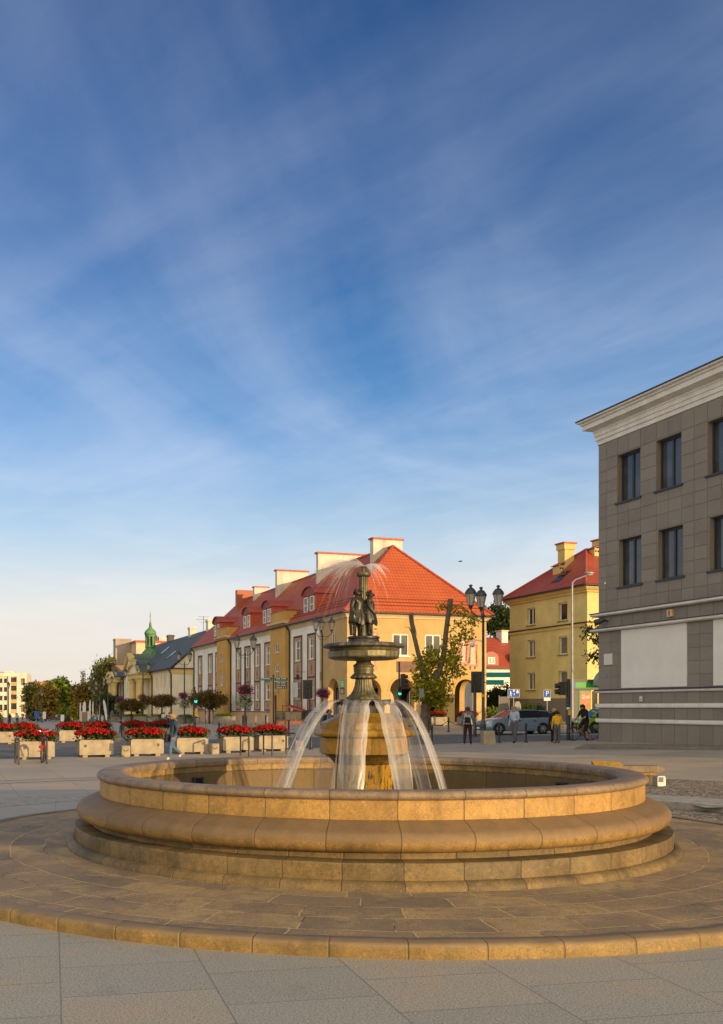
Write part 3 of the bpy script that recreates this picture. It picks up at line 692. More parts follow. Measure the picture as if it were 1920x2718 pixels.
for i in range(8):
    a = R(-90 + 22.5 + 45 * i + 6); d = Vector((math.cos(a), math.sin(a), 0)); t = Vector((-d.y, d.x, 0))
    reach = (.58, .74, .72, .66, .6, .74, 1.0, .62)[i]; w0 = .31
    q = MB(); P = []; W = []
    for s_ in range(22):
        f = s_ / 21.0; x = .36 + reach * f; z = 1.955 + .17 * f - 1.66 * f * f
        P.append((x * d.x, x * d.y, z - .42)); W.append(w0 * (1 + .25 * math.sin(f * 2.6)) * (1 - .18 * f))
    ribbon(q, P, W, t, .22, 8, wob=.05)
    ribbon(q, [(p[0] * 1.04, p[1] * 1.04, p[2] - .02) for p in P], [w_ * .8 for w_ in W], t, .22, 6, wob=.10)
    for s_ in range(2):                                     # loose strands that leave the sheet
        off = rnd.uniform(-.5, .5) * w0; sc_ = rnd.uniform(.97, 1.16)
        ribbon(q, [(p[0] * sc_ + t.x * off * (1 + .3 * j / 21), p[1] * sc_ + t.y * off * (1 + .3 * j / 21), p[2] + rnd.uniform(-.004, .004)) for j, p in enumerate(P)], [.014 + .012 * rnd.random()] * len(P), t, 0, 1)
    for s_ in range(16):                                    # splash thrown up where the jet lands
        c = Vector(P[-1]) * rnd.uniform(.92, 1.06) + t * rnd.uniform(-.16, .16); h = rnd.uniform(.05, .20); o = d * rnd.uniform(-.10, .16) + t * rnd.uniform(-.10, .10)
        ribbon(q, [(c.x + o.x * f, c.y + o.y * f, .01 + h * 4 * f * (1 - f)) for f in (0, .2, .4, .6, .8, 1.0)], [.02, .03, .03, .025, .02, .01], t, 0, 1)
    tag(q.build('water_jet', m_jet, loc=(FX, FY, .42), smooth=80), JL[i], 'water jet', 'water jets round the fountain pedestal')
# plume from the top nozzle, blown to the left
q = MB(); r3 = random.Random(3)
TOP = Vector((0, 0, 3.75))
for i in range(84):
    left = i < 62
    a = R(r3.gauss(186, 20)) if left else R(r3.gauss(-8, 30))
    d = Vector((math.cos(a), math.sin(a), 0)); rc = (r3.uniform(.25, .74) if left else r3.uniform(.14, .42)); up = (r3.uniform(.02, .11) if left else r3.uniform(.02, .06))
    P = []; n_ = 16; fall = r3.uniform(.15, 1.15) if i % 3 == 0 else r3.uniform(.06, .24)
    for s_ in range(n_):
        f = s_ / (n_ - 1.0)
        P.append(TOP + d * (rc * f ** .8) + Vector((0, 0, up * 3 * f - (up * 3 + fall) * f * f)))
    ribbon(q, P, [.012 + (.05 if i % 3 else .008) * math.sin(math.pi * min(1, f_ / n_ + .1)) for f_ in range(n_)], Vector((-d.y, d.x, 0)).lerp(Vector((0, 0, 1)), .4).normalized(), 0, 2)
tag(q.build('water_plume', m_spray, loc=(FX, FY, 0), smooth=80), 'thin white water plume spraying from the top of the fountain column', 'water jet')
# ================================================================== BUILDINGS
def plaster(name, c, dirt_and_tone=.35, streak=True):
    g = G(name); X, Y, Z = g.xyz()
    n1 = g.noise(.55, 6, rough=.65); n2 = g.noise(4.5, 6, rough=.7)
    col = g.mix(g.ramp(n1, [(.36, 0.0), (.68, 1.0)]), tuple(q * .86 for q in c), tuple(min(1, q * 1.08) for q in c))
    sv = g.noise(1.0, 5, vec=g.comb(g.math('MULTIPLY', X, 1.6), g.math('MULTIPLY', Y, 1.6), g.math('MULTIPLY', Z, .22)), rough=.72)
    col = g.mix(g.math('MULTIPLY', g.ramp(sv, [(.52, 0.0), (.74, 1.0)]), dirt_and_tone), col, tuple(q * .55 for q in c))
    col = g.mix(g.math('MULTIPLY', g.ramp(n2, [(.58, 0.0), (.74, 1.0)]), dirt_and_tone * .7), col, tuple(q * .65 + .03 for q in c))
    g.bump(g.noise(28, 3), .004)
    return g.out(col, .85, .2)
m_yel = plaster('ochre_plaster', (.54, .365, .16), .45)
m_yel2 = plaster('stair_bay_plaster', (.58, .34, .10), .25)
m_wht = plaster('white_plaster', (.82, .79, .73), .22)
m_chim = plaster('flaking_firewall_plaster', (.62, .57, .50), 1.0)
m_crm = plaster('cream_trim', (.66, .53, .34), .15)
m_peach = plaster('peach_plinth', (.55, .36, .22), .25)
m_brown = M('sgraffito_brown', (.085, .048, .038), .85, .15, 6)
m_tan = M('sgraffito_tan', (.42, .27, .18), .85, .18, 5)
m_orn = M('sgraffito_ornament', (.22, .13, .09), .85, .2, 8)
m_frame = M('white_window_frame', (.72, .70, .67), .45, .05, 5, spec=.4)
g_ = G('window_glass'); m_glass = g_.out(g_.ramp(g_.noise(1.1, 3), [(.4, (.012, .014, .018)), (.7, (.05, .055, .06))]), .06, .6)
m_curt = M('curtained_glass', (.16, .15, .14), .15, .35, 2.5, spec=.5, stretch=(6, 6, .6))
m_rwood = M('brown_door', (.10, .04, .025), .6, .3, 6)
m_gut = M('dark_gutter', (.055, .038, .035), .5, .2, 4)
m_flash = M('red_flashing', (.36, .07, .045), .5, .15, 3)
def tile_mat(name, c1, c2, row=.36, colw=.30, bumpd=.05, gloss=.55):
    g = G(name); X, Y, Z = g.xyz(g.tc.outputs['UV'])
    rowf = g.math('FRACT', g.math('DIVIDE', Y, row))
    cw = g.math('SINE', g.math('MULTIPLY', X, 2 * math.pi / colw))
    h = g.math('ADD', g.math('MULTIPLY', rowf, -.8), g.math('MULTIPLY', cw, .35))
    n1 = g.noise(.5, 5, rough=.6); n2 = g.noise(5, 5, rough=.7)
    col = g.mix(g.ramp(g.math('ADD', g.math('MULTIPLY', n1, .6), g.math('MULTIPLY', n2, .4)), [(.38, 0.0), (.64, 1.0)]), c1, c2)
    ln = g.math('ADD', g.ramp(rowf, [(0.0, 1.0), (.26, 0.0)]), g.math('MULTIPLY', g.ramp(cw, [(0.0, .55), (.6, 0.0)]), .5), True)
    col = g.mix(g.math('MULTIPLY', ln, .62), col, tuple(q * .4 for q in c1))
    g.bump(h, bumpd)
    return g.out(col, gloss, .35)
m_tile = tile_mat('red_roof_tiles', (.39, .078, .025), (.48, .112, .036))
m_tile2 = tile_mat('dark_red_roof_tiles', (.36, .064, .030), (.45, .092, .042))
m_redclad = tile_mat('red_dormer_cladding', (.42, .068, .032), (.50, .095, .045), .25, 9.0, .02, .45)
m_slate = tile_mat('grey_slate', (.075, .085, .082), (.12, .13, .12), .55, .5, .03, .6)

def PF(y0): return lambda a, z, d: (a, y0 + d, z)             # facade facing -y, d = depth inwards
def PS(x0): return lambda a, z, d: (x0 + d, a, z)             # facade facing -x
def PR(x0): return lambda a, z, d: (x0 - d, a, z)             # facade facing +x
def pbox(m, P, a0, a1, z0, z1, d0, d1, mi=0):
    v = [P(a, z, d) for d in (d0, d1) for a, z in ((a0, z0), (a1, z0), (a1, z1), (a0, z1))]
    return m.add(v, [(0, 1, 2, 3), (7, 6, 5, 4), (0, 4, 5, 1), (1, 5, 6, 2), (2, 6, 7, 3), (3, 7, 4, 0)], mi)
def facade(m, P, a0, a1, z0, z1, holes=(), rev=.2, mi=0, rmi=None):
    """wall face with real openings and reveals; a hole is (a0, a1, z0, z1[, arched])"""
    rmi = mi if rmi is None else rmi
    A = sorted({a0, a1, *[h[0] for h in holes], *[h[1] for h in holes]}); Z = sorted({z0, z1, *[h[2] for h in holes], *[h[3] for h in holes]})
    A = [a for a in A if a0 <= a <= a1]; Z = [z for z in Z if z0 <= z <= z1]
    for i in range(len(A) - 1):
        for j in range(len(Z) - 1):
            ca, cz = (A[i] + A[i + 1]) / 2, (Z[j] + Z[j + 1]) / 2
            if any(h[0] < ca < h[1] and h[2] < cz < h[3] for h in holes): continue
            m.add([P(A[i], Z[j], 0), P(A[i + 1], Z[j], 0), P(A[i + 1], Z[j + 1], 0), P(A[i], Z[j + 1], 0)], [(0, 1, 2, 3)], mi)
    for h in holes:
        b0, b1, y0, y1 = h[:4]
        if len(h) > 4 and h[4]:
            c = (b0 + b1) / 2; r = (b1 - b0) / 2; zs = y1 - r; n = 16
            arc = [(c + r * math.cos(math.pi * t / n), zs + r * math.sin(math.pi * t / n)) for t in range(n + 1)]
            for t in range(n):
                p, q = arc[t], arc[t + 1]
                m.add([P(p[0], p[1], 0), P(p[0], y1, 0), P(q[0], y1, 0), P(q[0], q[1], 0)], [(0, 1, 2, 3)], mi)
                m.add([P(*p, 0), P(*q, 0), P(*q, rev), P(*p, rev)], [(0, 1, 2, 3)], rmi)
            for b in (b0, b1): m.add([P(b, y0, 0), P(b, zs, 0), P(b, zs, rev), P(b, y0, rev)], [(0, 1, 2, 3)], rmi)
        else:
            for b in (b0, b1): m.add([P(b, y0, 0), P(b, y1, 0), P(b, y1, rev), P(b, y0, rev)], [(0, 1, 2, 3)], rmi)
            for y in (y0, y1): m.add([P(b0, y, 0), P(b1, y, 0), P(b1, y, rev), P(b0, y, rev)], [(0, 1, 2, 3)], rmi)
def window(P, parent, a0, a1, z0, z1, dep=.16, mull=1, trans=0, fw=.07, mat=None, glass=None, sill=None, sash=0):
    m = MB(); mat = mat or m_frame
    pbox(m, P, a0, a0 + fw, z0, z1, dep - .07, dep); pbox(m, P, a1 - fw, a1, z0, z1, dep - .07, dep)
    pbox(m, P, a0 + fw, a1 - fw, z0, z0 + fw, dep - .068, dep); pbox(m, P, a0 + fw, a1 - fw, z1 - fw, z1, dep - .068, dep)
    for i in range(mull):
        c = a0 + (a1 - a0) * (i + 1) / (mull + 1); pbox(m, P, c - fw * .6, c + fw * .6, z0 + fw, z1 - fw, dep - .066, dep)
    if trans:
        zz = z0 + (z1 - z0) * trans; pbox(m, P, a0 + fw, a1 - fw, zz - fw * .45, zz + fw * .45, dep - .060, dep - .002)
    w = m.build('window', mat, parent)
    g = MB(); g.add([P(a0, z0, dep - .015), P(a1, z0, dep - .015), P(a1, z1, dep - .015), P(a0, z1, dep - .015)], [(0, 1, 2, 3)])
    g.build('pane', glass or (m_curt if rnd.random() < .35 else m_glass), w)
    if sill is not None:
        s = MB(); pbox(s, P, a0 - .10, a1 + .10, z0 - .09, z0 - .005, -.10, dep); s.build('sill', sill, w)
    return w
def sweep_rect(m, x0, x1, y0, y1, prof, mi=0):
    """moulding swept round a rectangle with mitred corners; prof = [(outwards, z)]"""
    vs = []; k = len(prof)
    for cx, cy, sx, sy in ((x0, y0, -1, -1), (x1, y0, 1, -1), (x1, y1, 1, 1), (x0, y1, -1, 1)):
        vs += [(cx + sx * o, cy + sy * o, z) for o, z in prof]
    fs = [(c * k + i, ((c + 1) % 4) * k + i, ((c + 1) % 4) * k + i + 1, c * k + i + 1) for c in range(4) for i in range(k - 1)]
    m.add(vs, fs, mi)
def place(x, y): return (x, y, 0.0)

# ------------------------------------------------------------------ grey stone-clad building on the right
GE = (.301, -.9535); GROT = math.atan2(GE[1], GE[0])
gb = thing('stone_building', 'large grey-brown stone clad building with white cornice and blank white shop panels', 'building', place(16.74, 46.4), GROT)
def granite(name, c):
    g = G(name); rp = g.n('ShaderNodeNewGeometry').outputs['Random Per Island']
    n1 = g.noise(45, 3, rough=.7); n2 = g.noise(.7, 5); n3 = g.noise(5, 4)
    col = g.mix(rp, tuple(q * .90 for q in c), tuple(q * 1.10 for q in c))
    col = g.mix(g.math('MULTIPLY', g.ramp(n1, [(.35, 0.0), (.65, 1.0)]), .35), col, tuple(q * .55 for q in c))
    col = g.mix(g.math('MULTIPLY', g.ramp(g.math('ADD', g.math('MULTIPLY', n2, .6), g.math('MULTIPLY', n3, .4)), [(.42, 0.0), (.66, 1.0)]), .28), col, tuple(q * 1.35 for q in c))
    return g.out(col, .55, .4)
m_gran = granite('brown_granite_tiles', (.240, .207, .174))
m_gran2 = granite('brown_granite_plinth', (.218, .188, .158))
m_back = M('tile_joint', (.045, .038, .032), .9, .1)
m_white = M('painted_white_band', (.72, .70, .67), .6, .10, 1.5)
m_panel = M('white_shop_panel', (.74, .71, .675), .55, .05, .8)
m_dframe = M('anthracite_frame', (.028, .033, .042), .45, .1, 5, spec=.5)
g_ = G('office_glass'); m_oglass = g_.out(g_.ramp(g_.noise(.7, 3), [(.4, (.030, .034, .042)), (.65, (.07, .075, .085))]), .04, .7)
GL = 26.0; GD = 16.0
m = MB()
WT = [(1.36, 2.90, 11.37, 13.57), (3.94, 5.46, 11.37, 13.57), (6.95, 8.47, 11.37, 13.57)] + [(9.95 + 3.0 * i, 11.47 + 3.0 * i, 11.37, 13.57) for i in range(5)]
WL = [(1.45, 2.99, 7.44, 9.62), (4.04, 5.56, 7.44, 9.62), (7.05, 8.57, 7.44, 9.62)] + [(10.05 + 3.0 * i, 11.57 + 3.0 * i, 7.44, 9.62) for i in range(5)]
P0 = PF(0.0)
facade(m, P0, 0, GL, -.5, 14.5, WT + WL, .30)
m.add([(0, 0, -.5), (0, GD, -.5), (0, GD, 14.5), (0, 0, 14.5)], [(0, 1, 2, 3)]); m.add([(GL, 0, -.5), (GL, GD, -.5), (GL, GD, 14.5), (GL, 0, 14.5)], [(0, 1, 2, 3)])
m.add([(0, GD, -.5), (GL, GD, -.5), (GL, GD, 14.5), (0, GD, 14.5)], [(0, 1, 2, 3)])
m.build('wall', m_gran, gb)
def tiles(m, A, Z, holes, a_end):
    for i in range(len(A) - 1):
        for j in range(len(Z) - 1):
            x0, x1, z0, z1 = A[i] + .010, A[i + 1] - .010, Z[j] + .010, Z[j + 1] - .010
            cut = [h for h in holes if h[0] < x1 - .02 and h[1] > x0 + .02 and h[2] < z1 - .02 and h[3] > z0 + .02]
            parts = [(x0, x1, z0, z1)]
            for h in cut:
                np_ = []
                for (p0, p1, q0, q1) in parts:
                    if p1 <= h[0] or p0 >= h[1] or q1 <= h[2] or q0 >= h[3]: np_.append((p0, p1, q0, q1)); continue
                    if p0 < h[0]: np_.append((p0, h[0], q0, q1))
                    if p1 > h[1]: np_.append((h[1], p1, q0, q1))
                    c0, c1 = max(p0, h[0]), min(p1, h[1])
                    if q0 < h[2]: np_.append((c0, c1, q0, h[2]))
                    if q1 > h[3]: np_.append((c0, c1, h[3], q1))
                parts = np_
            for p in parts:
                if p[1] - p[0] > .03 and p[3] - p[2] > .03: pbox(m, P0, p[0], p[1], p[2], p[3], -.022, .0)
AV = [0.0, .6, 1.36, 2.12, 2.92, 3.94, 4.68, 5.46, 6.2, 6.95, 7.7, 8.5]
while AV[-1] < GL - .8: AV.append(AV[-1] + .76)
AV[-1] = GL
BV = [0.0, .89, 1.65, 2.42, 3.22, 4.25, 5.06, 5.8, 6.52, 7.25, 8.0]
while BV[-1] < GL - .8: BV.append(BV[-1] + .76)
BV[-1] = GL
m = MB()
tiles(m, AV, [6.36, 6.88, 7.44, 8.0, 8.55, 9.1, 9.66, 10.3, 10.85, 11.37, 11.98, 12.53, 13.07, 13.62, 14.40], WT + WL, GL)
tiles(m, BV, [5.62, 6.14], [], GL)
PN = [(1.66 + 5.62 * i, 5.80 + 5.62 * i, 2.74, 5.42) for i in range(5) if 5.80 + 5.62 * i < GL]
tiles(m, sorted(BV + [1.4]), [2.68, 3.25, 3.8, 4.36, 4.9, 5.42], PN, GL)
tiles(m, BV, [2.06, 2.52], [], GL); tiles(m, BV, [1.35, 1.81], [], GL); tiles(m, BV, [-.4, 1.11], [], GL)
m.build('stone_cladding', m_gran, gb)
for (z0, z1, o) in ((6.16, 6.33, .30), (5.44, 5.60, .30), (2.53, 2.66, .14), (1.83, 2.04, .12), (1.13, 1.33, .12)):
    m = MB(); sweep_rect(m, 0, GL, 0, GD, [(-.02, z0), (o * .72, z0), (o, z0 + .05), (o, z1 - .02), (-.02, z1 - .01)])
    if z0 > 2.2: sweep_rect(m, 0, GL, 0, GD, [(-.02, z1), (o + .03, z1 - .03), (o + .03, z1 + .01), (-.02, z1 + .06)], 1)
    m.build('string_course', [m_white, m_dframe], gb)
m = MB()
sweep_rect(m, 0, GL, 0, GD, [(-.02, 14.40), (.06, 14.40), (.06, 14.60), (.12, 14.61), (.12, 14.79), (.165, 14.80), (.165, 14.98), (.20, 15.0), (.20, 15.07), (.50, 15.17), (.54, 15.18), (.54, 15.38), (.62, 15.42), (.62, 15.49), (.74, 15.53), (.74, 15.61)])
m.build('cornice', m_white, gb)
m = MB(); sweep_rect(m, 0, GL, 0, GD, [(.74, 15.60), (.78, 15.605), (.78, 15.66), (-4, 16.1)])
m.add([(4, 4, 16.1), (GL - 4, 4, 16.1), (GL - 4, GD - 4, 16.1), (4, GD - 4, 16.1)], [(0, 1, 2, 3)]); m.build('roof', m_gut, gb)
for h in WT + WL:
    window(P0, gb, h[0] + .002, h[1] - .002, h[2] + .002, h[3] - .002, .29, 1, 0, .085, m_dframe, m_oglass, m_dframe)
for (a0, a1, z0, z1) in PN:
    m = MB(); pbox(m, P0, a0, a1, z0, z1, -.05, .02)
    o = m.build('shop_panel', m_panel, gb)
m_red = M('alarm_red', (.45, .10, .05), .5, 0); m_cr2 = M('cream_plastic', (.62, .48, .30), .5, .05)
m = MB(); pbox(m, P0, 4.72, 5.04, 5.76, 6.06, -.14, -.02, 0); pbox(m, P0, 4.83, 4.92, 5.80, 6.02, -.155, -.14, 1); m.build('alarm_box', [m_cr2, m_red], gb)
m = MB(); pbox(m, P0, .44, 1.02, 3.86, 4.38, -.06, -.02); m.build('plaque', M('blank_plaque', (.66, .62, .58), .5, .04), gb)
m = MB(); pbox(m, P0, 2.89, 3.05, 2.13, 2.35, -.05, -.02); pbox(m, P0, 2.92, 3.02, 2.18, 2.22, -.056, -.05, 1); m.build('number_plate', [m_panel, m_gut], gb)
m = MB(); m.tube([(.70, -.02, 5.92), (.66, -.28, 5.98)], .035, 8); m.tube([(.74, -.26, 5.99), (.52, -.42, 5.90), (.38, -.50, 5.86)], [.10, .14, .15], 12)
m.build('spotlight', m_iron, gb, smooth=40)
m = MB(); m.ball((.56, -.07, 7.72), (.05, .05, .06), 8, 6); m.build('sensor', m_panel, gb, smooth=60)
m = MB(); m.prism([(.62, 3.25), (.70, 3.25), (.72, 3.38), (.66, 3.46), (.60, 3.38)], 'xz', -.03, -.022); m.build('sticker', M('blue_sticker', (.12, .20, .50), .5, .1), gb)

# ------------------------------------------------------------------ terrace of houses with the arcade
OX, OY = 7.86, 78.0
W_ = 12.74; EZ = 9.58; RZ = 15.85; RA = 6.35; SLP = (RZ - EZ) / (RA + .45)
def roofz(a): return EZ + (a + .45) * SLP
PSIDE = PS(0.0); PFRONT = PF(0.0); PRIGHT = PR(W_)
def axis_surround(parent, b0, b1, upper=True):
    """painted window axis: brown bands, tan borders, ornament panels, two windows"""
    lo, hi = 1.50, 8.40
    m = MB(); w = .20
    for a in (b0, b1 - w): pbox(m, PSIDE, a, a + w, lo, hi, -.035, 0)
    for z0, z1 in ((hi - .18, hi), (5.98, 6.10), (4.44, 4.58), (2.44, 2.58), (lo, lo + .12)): pbox(m, PSIDE, b0 + w, b1 - w, z0, z1, -.033, 0)
    s = m.build('window_surround', m_brown, parent)
    t = .26
    for z0, z1 in ((6.10, hi - .18), (2.58, 4.44)):
        m = MB(); pbox(m, PSIDE, b0 + w, b0 + w + t, z0, z1, -.025, 0); pbox(m, PSIDE, b1 - w - t, b1 - w, z0, z1, -.025, 0)
        pbox(m, PSIDE, b0 + w + t, b1 - w - t, z1 - .22, z1, -.024, 0)
        m.build('border', m_tan, s)
    for z0, z1 in ((4.58, 5.98), (1.62, 2.44)):
        m = MB(); c = (b0 + b1) / 2; h = z1 - z0; q = .12
        pts = [(b0 + w + q, z0), (b1 - w - q, z0), (b1 - w, z0 + q), (b1 - w, z1 - q), (b1 - w - q, z1), (b0 + w + q, z1), (b0 + w, z1 - q), (b0 + w, z0 + q)]
        m.prism([(p[0], p[1]) for p in pts], 'yz', -.028, 0.0)
        pbox(m, PSIDE, c - .09, c + .09, z0 + h * .14, z0 + h * .30, -.036, -.02, 1)
        m.prism([(c + .20 * math.cos(k * math.pi / 5), z0 + h * .52 + h * .22 * math.sin(k * math.pi / 5)) for k in range(10)], 'yz', -.035, -.02, 1)
        m.prism([(c - .10, z0 + h * .74), (c + .10, z0 + h * .74), (c, z0 + h * .90)], 'yz', -.034, -.02, 1)
        m.build('ornament_panel', [m_tan, m_orn], s)
    return [(b0 + w + t, b1 - w - t, 6.10, hi - .40), (b0 + w + t, b1 - w - t, 2.58, 4.22)]
def dormer(parent, b0, b1, a=.5, zb=10.25, zs=12.05, zt=12.75):
    c = (b0 + b1) / 2; h = (b1 - b0) / 2
    arc = [(c + h * math.cos(math.pi * t / 12), zs + (zt - zs) * math.sin(math.pi * t / 12)) for t in range(13)]
    m = MB(); poly = [(b0, zb), (b1, zb)] + arc
    n = len(poly); F_ = [(a, y, z) for y, z in poly]; B_ = [(3.6, y, z) for y, z in poly]
    uv = lambda f: [((q[0] + q[1]), q[2]) for q in f]
    fs = [tuple(range(n))[::-1]] + [(j, (j + 1) % n, n + (j + 1) % n, n + j) for j in range(n)]
    allv = F_ + B_; m.add(allv, fs, 0, [uv([allv[i] for i in f]) for f in fs])
    d = m.build('dormer', m_redclad, parent)
    m = MB(); ar2 = [(c + (h + .16) * math.cos(math.pi * t / 12), zs - .03 + (zt - zs + .12) * math.sin(math.pi * t / 12)) for t in range(13)]
    in2 = [(c + (h + .02) * math.cos(math.pi * t / 12), zs - .03 + (zt - zs + .01) * math.sin(math.pi * t / 12)) for t in range(13)][::-1]
    m.prism(ar2 + in2, 'yz', a - .22, 3.7); m.build('dormer_roof', m_flash, d, smooth=30)
    m = MB(); m.prism([(c + (h - .1) * math.cos(math.pi * t / 12), zs + .02 + (zt - zs - .12) * math.sin(math.pi * t / 12)) for t in range(13)], 'yz', a - .06, a + .02)
    pbox(m, PSIDE, b0 - .08, b1 + .08, zs - .14, zs + .02, a - .10, a + .02); m.build('pediment', m_tile2, d)
    PD = PS(a - .085)
    for q0, q1 in ((b0 + .30, c - .28), (c + .28, b1 - .30)): window(PD, d, q0, q1, zb + .22, zs - .22, .085, 0, .45, .10)
def rwall(parent, name, P, a0, a1, z0, z1, holes, mat, rev=.18):
    m = MB(); facade(m, P, a0, a1, z0, z1, holes, rev); return m.build(name, mat, parent)
def firewall(parent, b, a0, a1, z, t=.55, mat=None, name='firewall'):
    m = MB(); m.box(a0, b - t / 2, roofz(min(a0, RA)) - 1.6, a1, b + t / 2, z); m.build(name, mat or m_chim, parent)
    m = MB(); m.box(a0 - .14, b - t / 2 - .14, z + .002, a1 + .14, b + t / 2 + .14, z + .16); m.build('coping', m_flash, parent)
def side_roof(parent, b0, b1, name='roof', mat=None):
    m = MB(); q = mat or m_tile
    m.slab([(-.45, b0, EZ), (-.45, b1, EZ), (RA, b1, RZ), (RA, b0, RZ)], .12); m.slab([(W_ + .45, b1, EZ), (W_ + .45, b0, EZ), (RA, b0, RZ), (RA, b1, RZ)], .12)
    r_ = m.build(name, q, parent)
    m = MB(); m.tube([(RA, b0, RZ + .03), (RA, b1, RZ + .03)], .11, 8); m.build('ridge_tiles', m_flash, r_)
    return r_
def eaves(parent, b0, b1):
    m = MB(); m.prism([(-.02, 9.12), (-.10, 9.12), (-.16, 9.25), (-.30, 9.38), (-.34, 9.46), (-.02, 9.46)], 'xz', b0, b1); m.build('cornice', m_crm, parent)
    m = MB(); m.tube([(-.50, b0, 9.50), (-.50, b1, 9.50)], .085, 8); m.build('gutter', m_gut, parent, smooth=60)
def downpipe(parent, b, x=-.10):
    m = MB(); m.tube([(-.45, b, 9.45), (x - .02, b, 9.0), (x, b, 8.8), (x, b, .2)], .075, 8); m.tube([(x, b, 2.2), (x, b, .2)], .10, 8); m.build('downpipe', m_gut, parent, smooth=50)
def stair_bay(parent, b0, b1, door):
    x = -.38; P = PS(x); c = (b0 + b1) / 2 + .2
    holes = [(c - .55, c + .62, 7.1, 7.98), (c - .55, c + .62, 4.35, 5.95)]
    if door: holes.append((c - .2, c + 1.0, .2, 3.0))
    m = MB(); facade(m, P, b0, b1, -.3, 9.72, holes, .2)
    for b in (b0, b1): m.add([(x, b, -.3), (0, b, -.3), (0, b, 9.72), (x, b, 9.72)], [(0, 1, 2, 3)])
    bay = m.build('stair_bay', m_yel2, parent)
    window(P, bay, *holes[0], .15, 1, 0, .09, sill=m_crm); window(P, bay, *holes[1], .15, 1, .6, .09, sill=m_crm)
    if door:
        d = MB(); pbox(d, P, holes[2][0], holes[2][1], .2, 3.0, .14, .19); pbox(d, P, c + .3, c + .45, .3, 2.9, .12, .14); d.build('door', m_rwood, bay)
        d = MB(); pbox(d, P, c - .5, c - .2, -.2, 3.3, -.10, .0); pbox(d, P, c + 1.0, c + 1.3, -.2, 3.3, -.10, .0); pbox(d, P, c - .6, c + 1.4, 3.3, 3.55, -.16, .0); d.build('door_surround', m_yel, bay)
    d = MB(); d.prism([(x - .02, 9.72), (x - .28, 9.80), (x - .34, 10.0), (x - .02, 10.02), (x + .5, 10.02), (x + .5, 9.72)], 'xz', b0 - .22, b1 + .22); d.build('cornice', m_crm, bay)
    d = MB(); d.box(x + .02, b0 + .05, 10.02, 1.6, b1 - .05, 11.0); d.build('parapet', m_yel2, bay)
    d = MB(); d.box(x - .06, b0 - .03, 11.002, 1.66, b1 + .03, 11.07); d.build('coping', m_flash, bay)
BMT = [(.35, .95)]
def plinth(parent, b0, b1, n):
    hs = [(b0 + (b1 - b0) * (i + .5) / n - .35, b0 + (b1 - b0) * (i + .5) / n + .35, .35, .98) for i in range(n)]
    P = PS(-.07); m = MB(); facade(m, P, b0, b1, -.6, 1.36, hs, .3); m.add([P(b0, 1.36, 0), P(b1, 1.36, 0), P(b1, 1.37, .07), P(b0, 1.37, .07)], [(0, 1, 2, 3)])
    pl = m.build('plinth', m_peach, parent)
    m = MB(); pbox(m, P, b0, b1, 1.361, 1.44, -.04, .07); m.build('plinth_band', m_brown, pl)
    for h in hs:
        m = MB(); pbox(m, P, h[0], h[1], h[2], h[3], .26, .30)
        for k in range(4): pbox(m, P, h[0] + .12 + .15 * k, h[0] + .15 + .15 * k, h[2], h[3], .12, .14)
        m.build('basement_window', m_hole, pl)

ch = thing('corner_house', 'corner house with yellow arcaded front under a bright red hipped tile roof', 'house', place(OX, OY), ANG)
# front: four arches, two windows; the side continues yellow for six metres
AR = [(.80, 3.00, -.3, 4.22, 1), (3.78, 6.00, -.3, 4.26, 1), (6.76, 8.90, -.3, 4.24, 1), (9.74, 11.80, -.3, 4.20, 1)]
WF = [(4.02, 5.50, 6.06, 7.87), (6.98, 8.46, 6.06, 7.87)]
rwall(ch, 'front_wall', PFRONT, 0, W_, -.6, 9.5, AR + WF, m_yel, .55)
SA = (1.72, 4.12, -.3, 4.25, 1)
WS = [(2.45, 3.35, 7.1, 8.05)]
rwall(ch, 'side_wall', PSIDE, 0, 6.0, -.6, 9.5, [SA] + WS, m_yel, .5)
rwall(ch, 'side_wall', PRIGHT, 0, 18.2, -.6, 9.5, [(1.2, 3.6, -.3, 4.2, 1)], m_yel, .5)
# ceiling, floor and inner wall of the arcade walk
m = MB(); m.box(.5, .5, 4.5, W_ - .5, 4.6, 4.6); m.box(.5, 4.6, -.5, 9.2, 4.8, 4.5); m.box(9.2, 4.6, -.5, W_ - .5, 4.8, 1.1, 1); m.box(9.2, 4.6, 3.9, W_ - .5, 4.8, 4.5)
m.build('arcade_wall', [m_crm, m_wht], ch)
m = MB()
for a0, a1 in ((1.0, 2.8), (4.1, 5.9), (7.0, 8.7)):
    m.box(a0, 4.52, .1, a1, 4.6, 3.4, 0); m.box(a0 - .08, 4.48, .1, a0, 4.6, 3.5, 1); m.box(a1, 4.48, .1, a1 + .08, 4.6, 3.5, 1); m.box(a0 - .08, 4.48, 3.4, a1 + .08, 4.6, 3.5, 1); m.box((a0 + a1) / 2 - .03, 4.5, .1, (a0 + a1) / 2 + .03, 4.52, 3.4, 1)
m.build('shopfront', [m_glass, m_dframe], ch)
for h in WF: window(PFRONT, ch, *h, .12, 1, 0, .10, glass=m_glass, sill=m_frame)
for h in WS: window(PSIDE, ch, *h, .15, 1, 0, .09, sill=m_crm)
hs = [axis_surround(ch, 10.2, 12.5), axis_surround(ch, 6.85, 8.95)]
hw = [h for a in hs for h in a]
rwall(ch, 'side_wall', PSIDE, 6.0, 13.75, -.6, 9.5, hw, m_wht, .2)
for h in hw: window(PSIDE, ch, *h, .17, 1, .62, .09, sill=m_crm)
plinth(ch, 6.02, 13.7, 2); stair_bay(ch, 13.75, 18.2, True); downpipe(ch, 13.4)
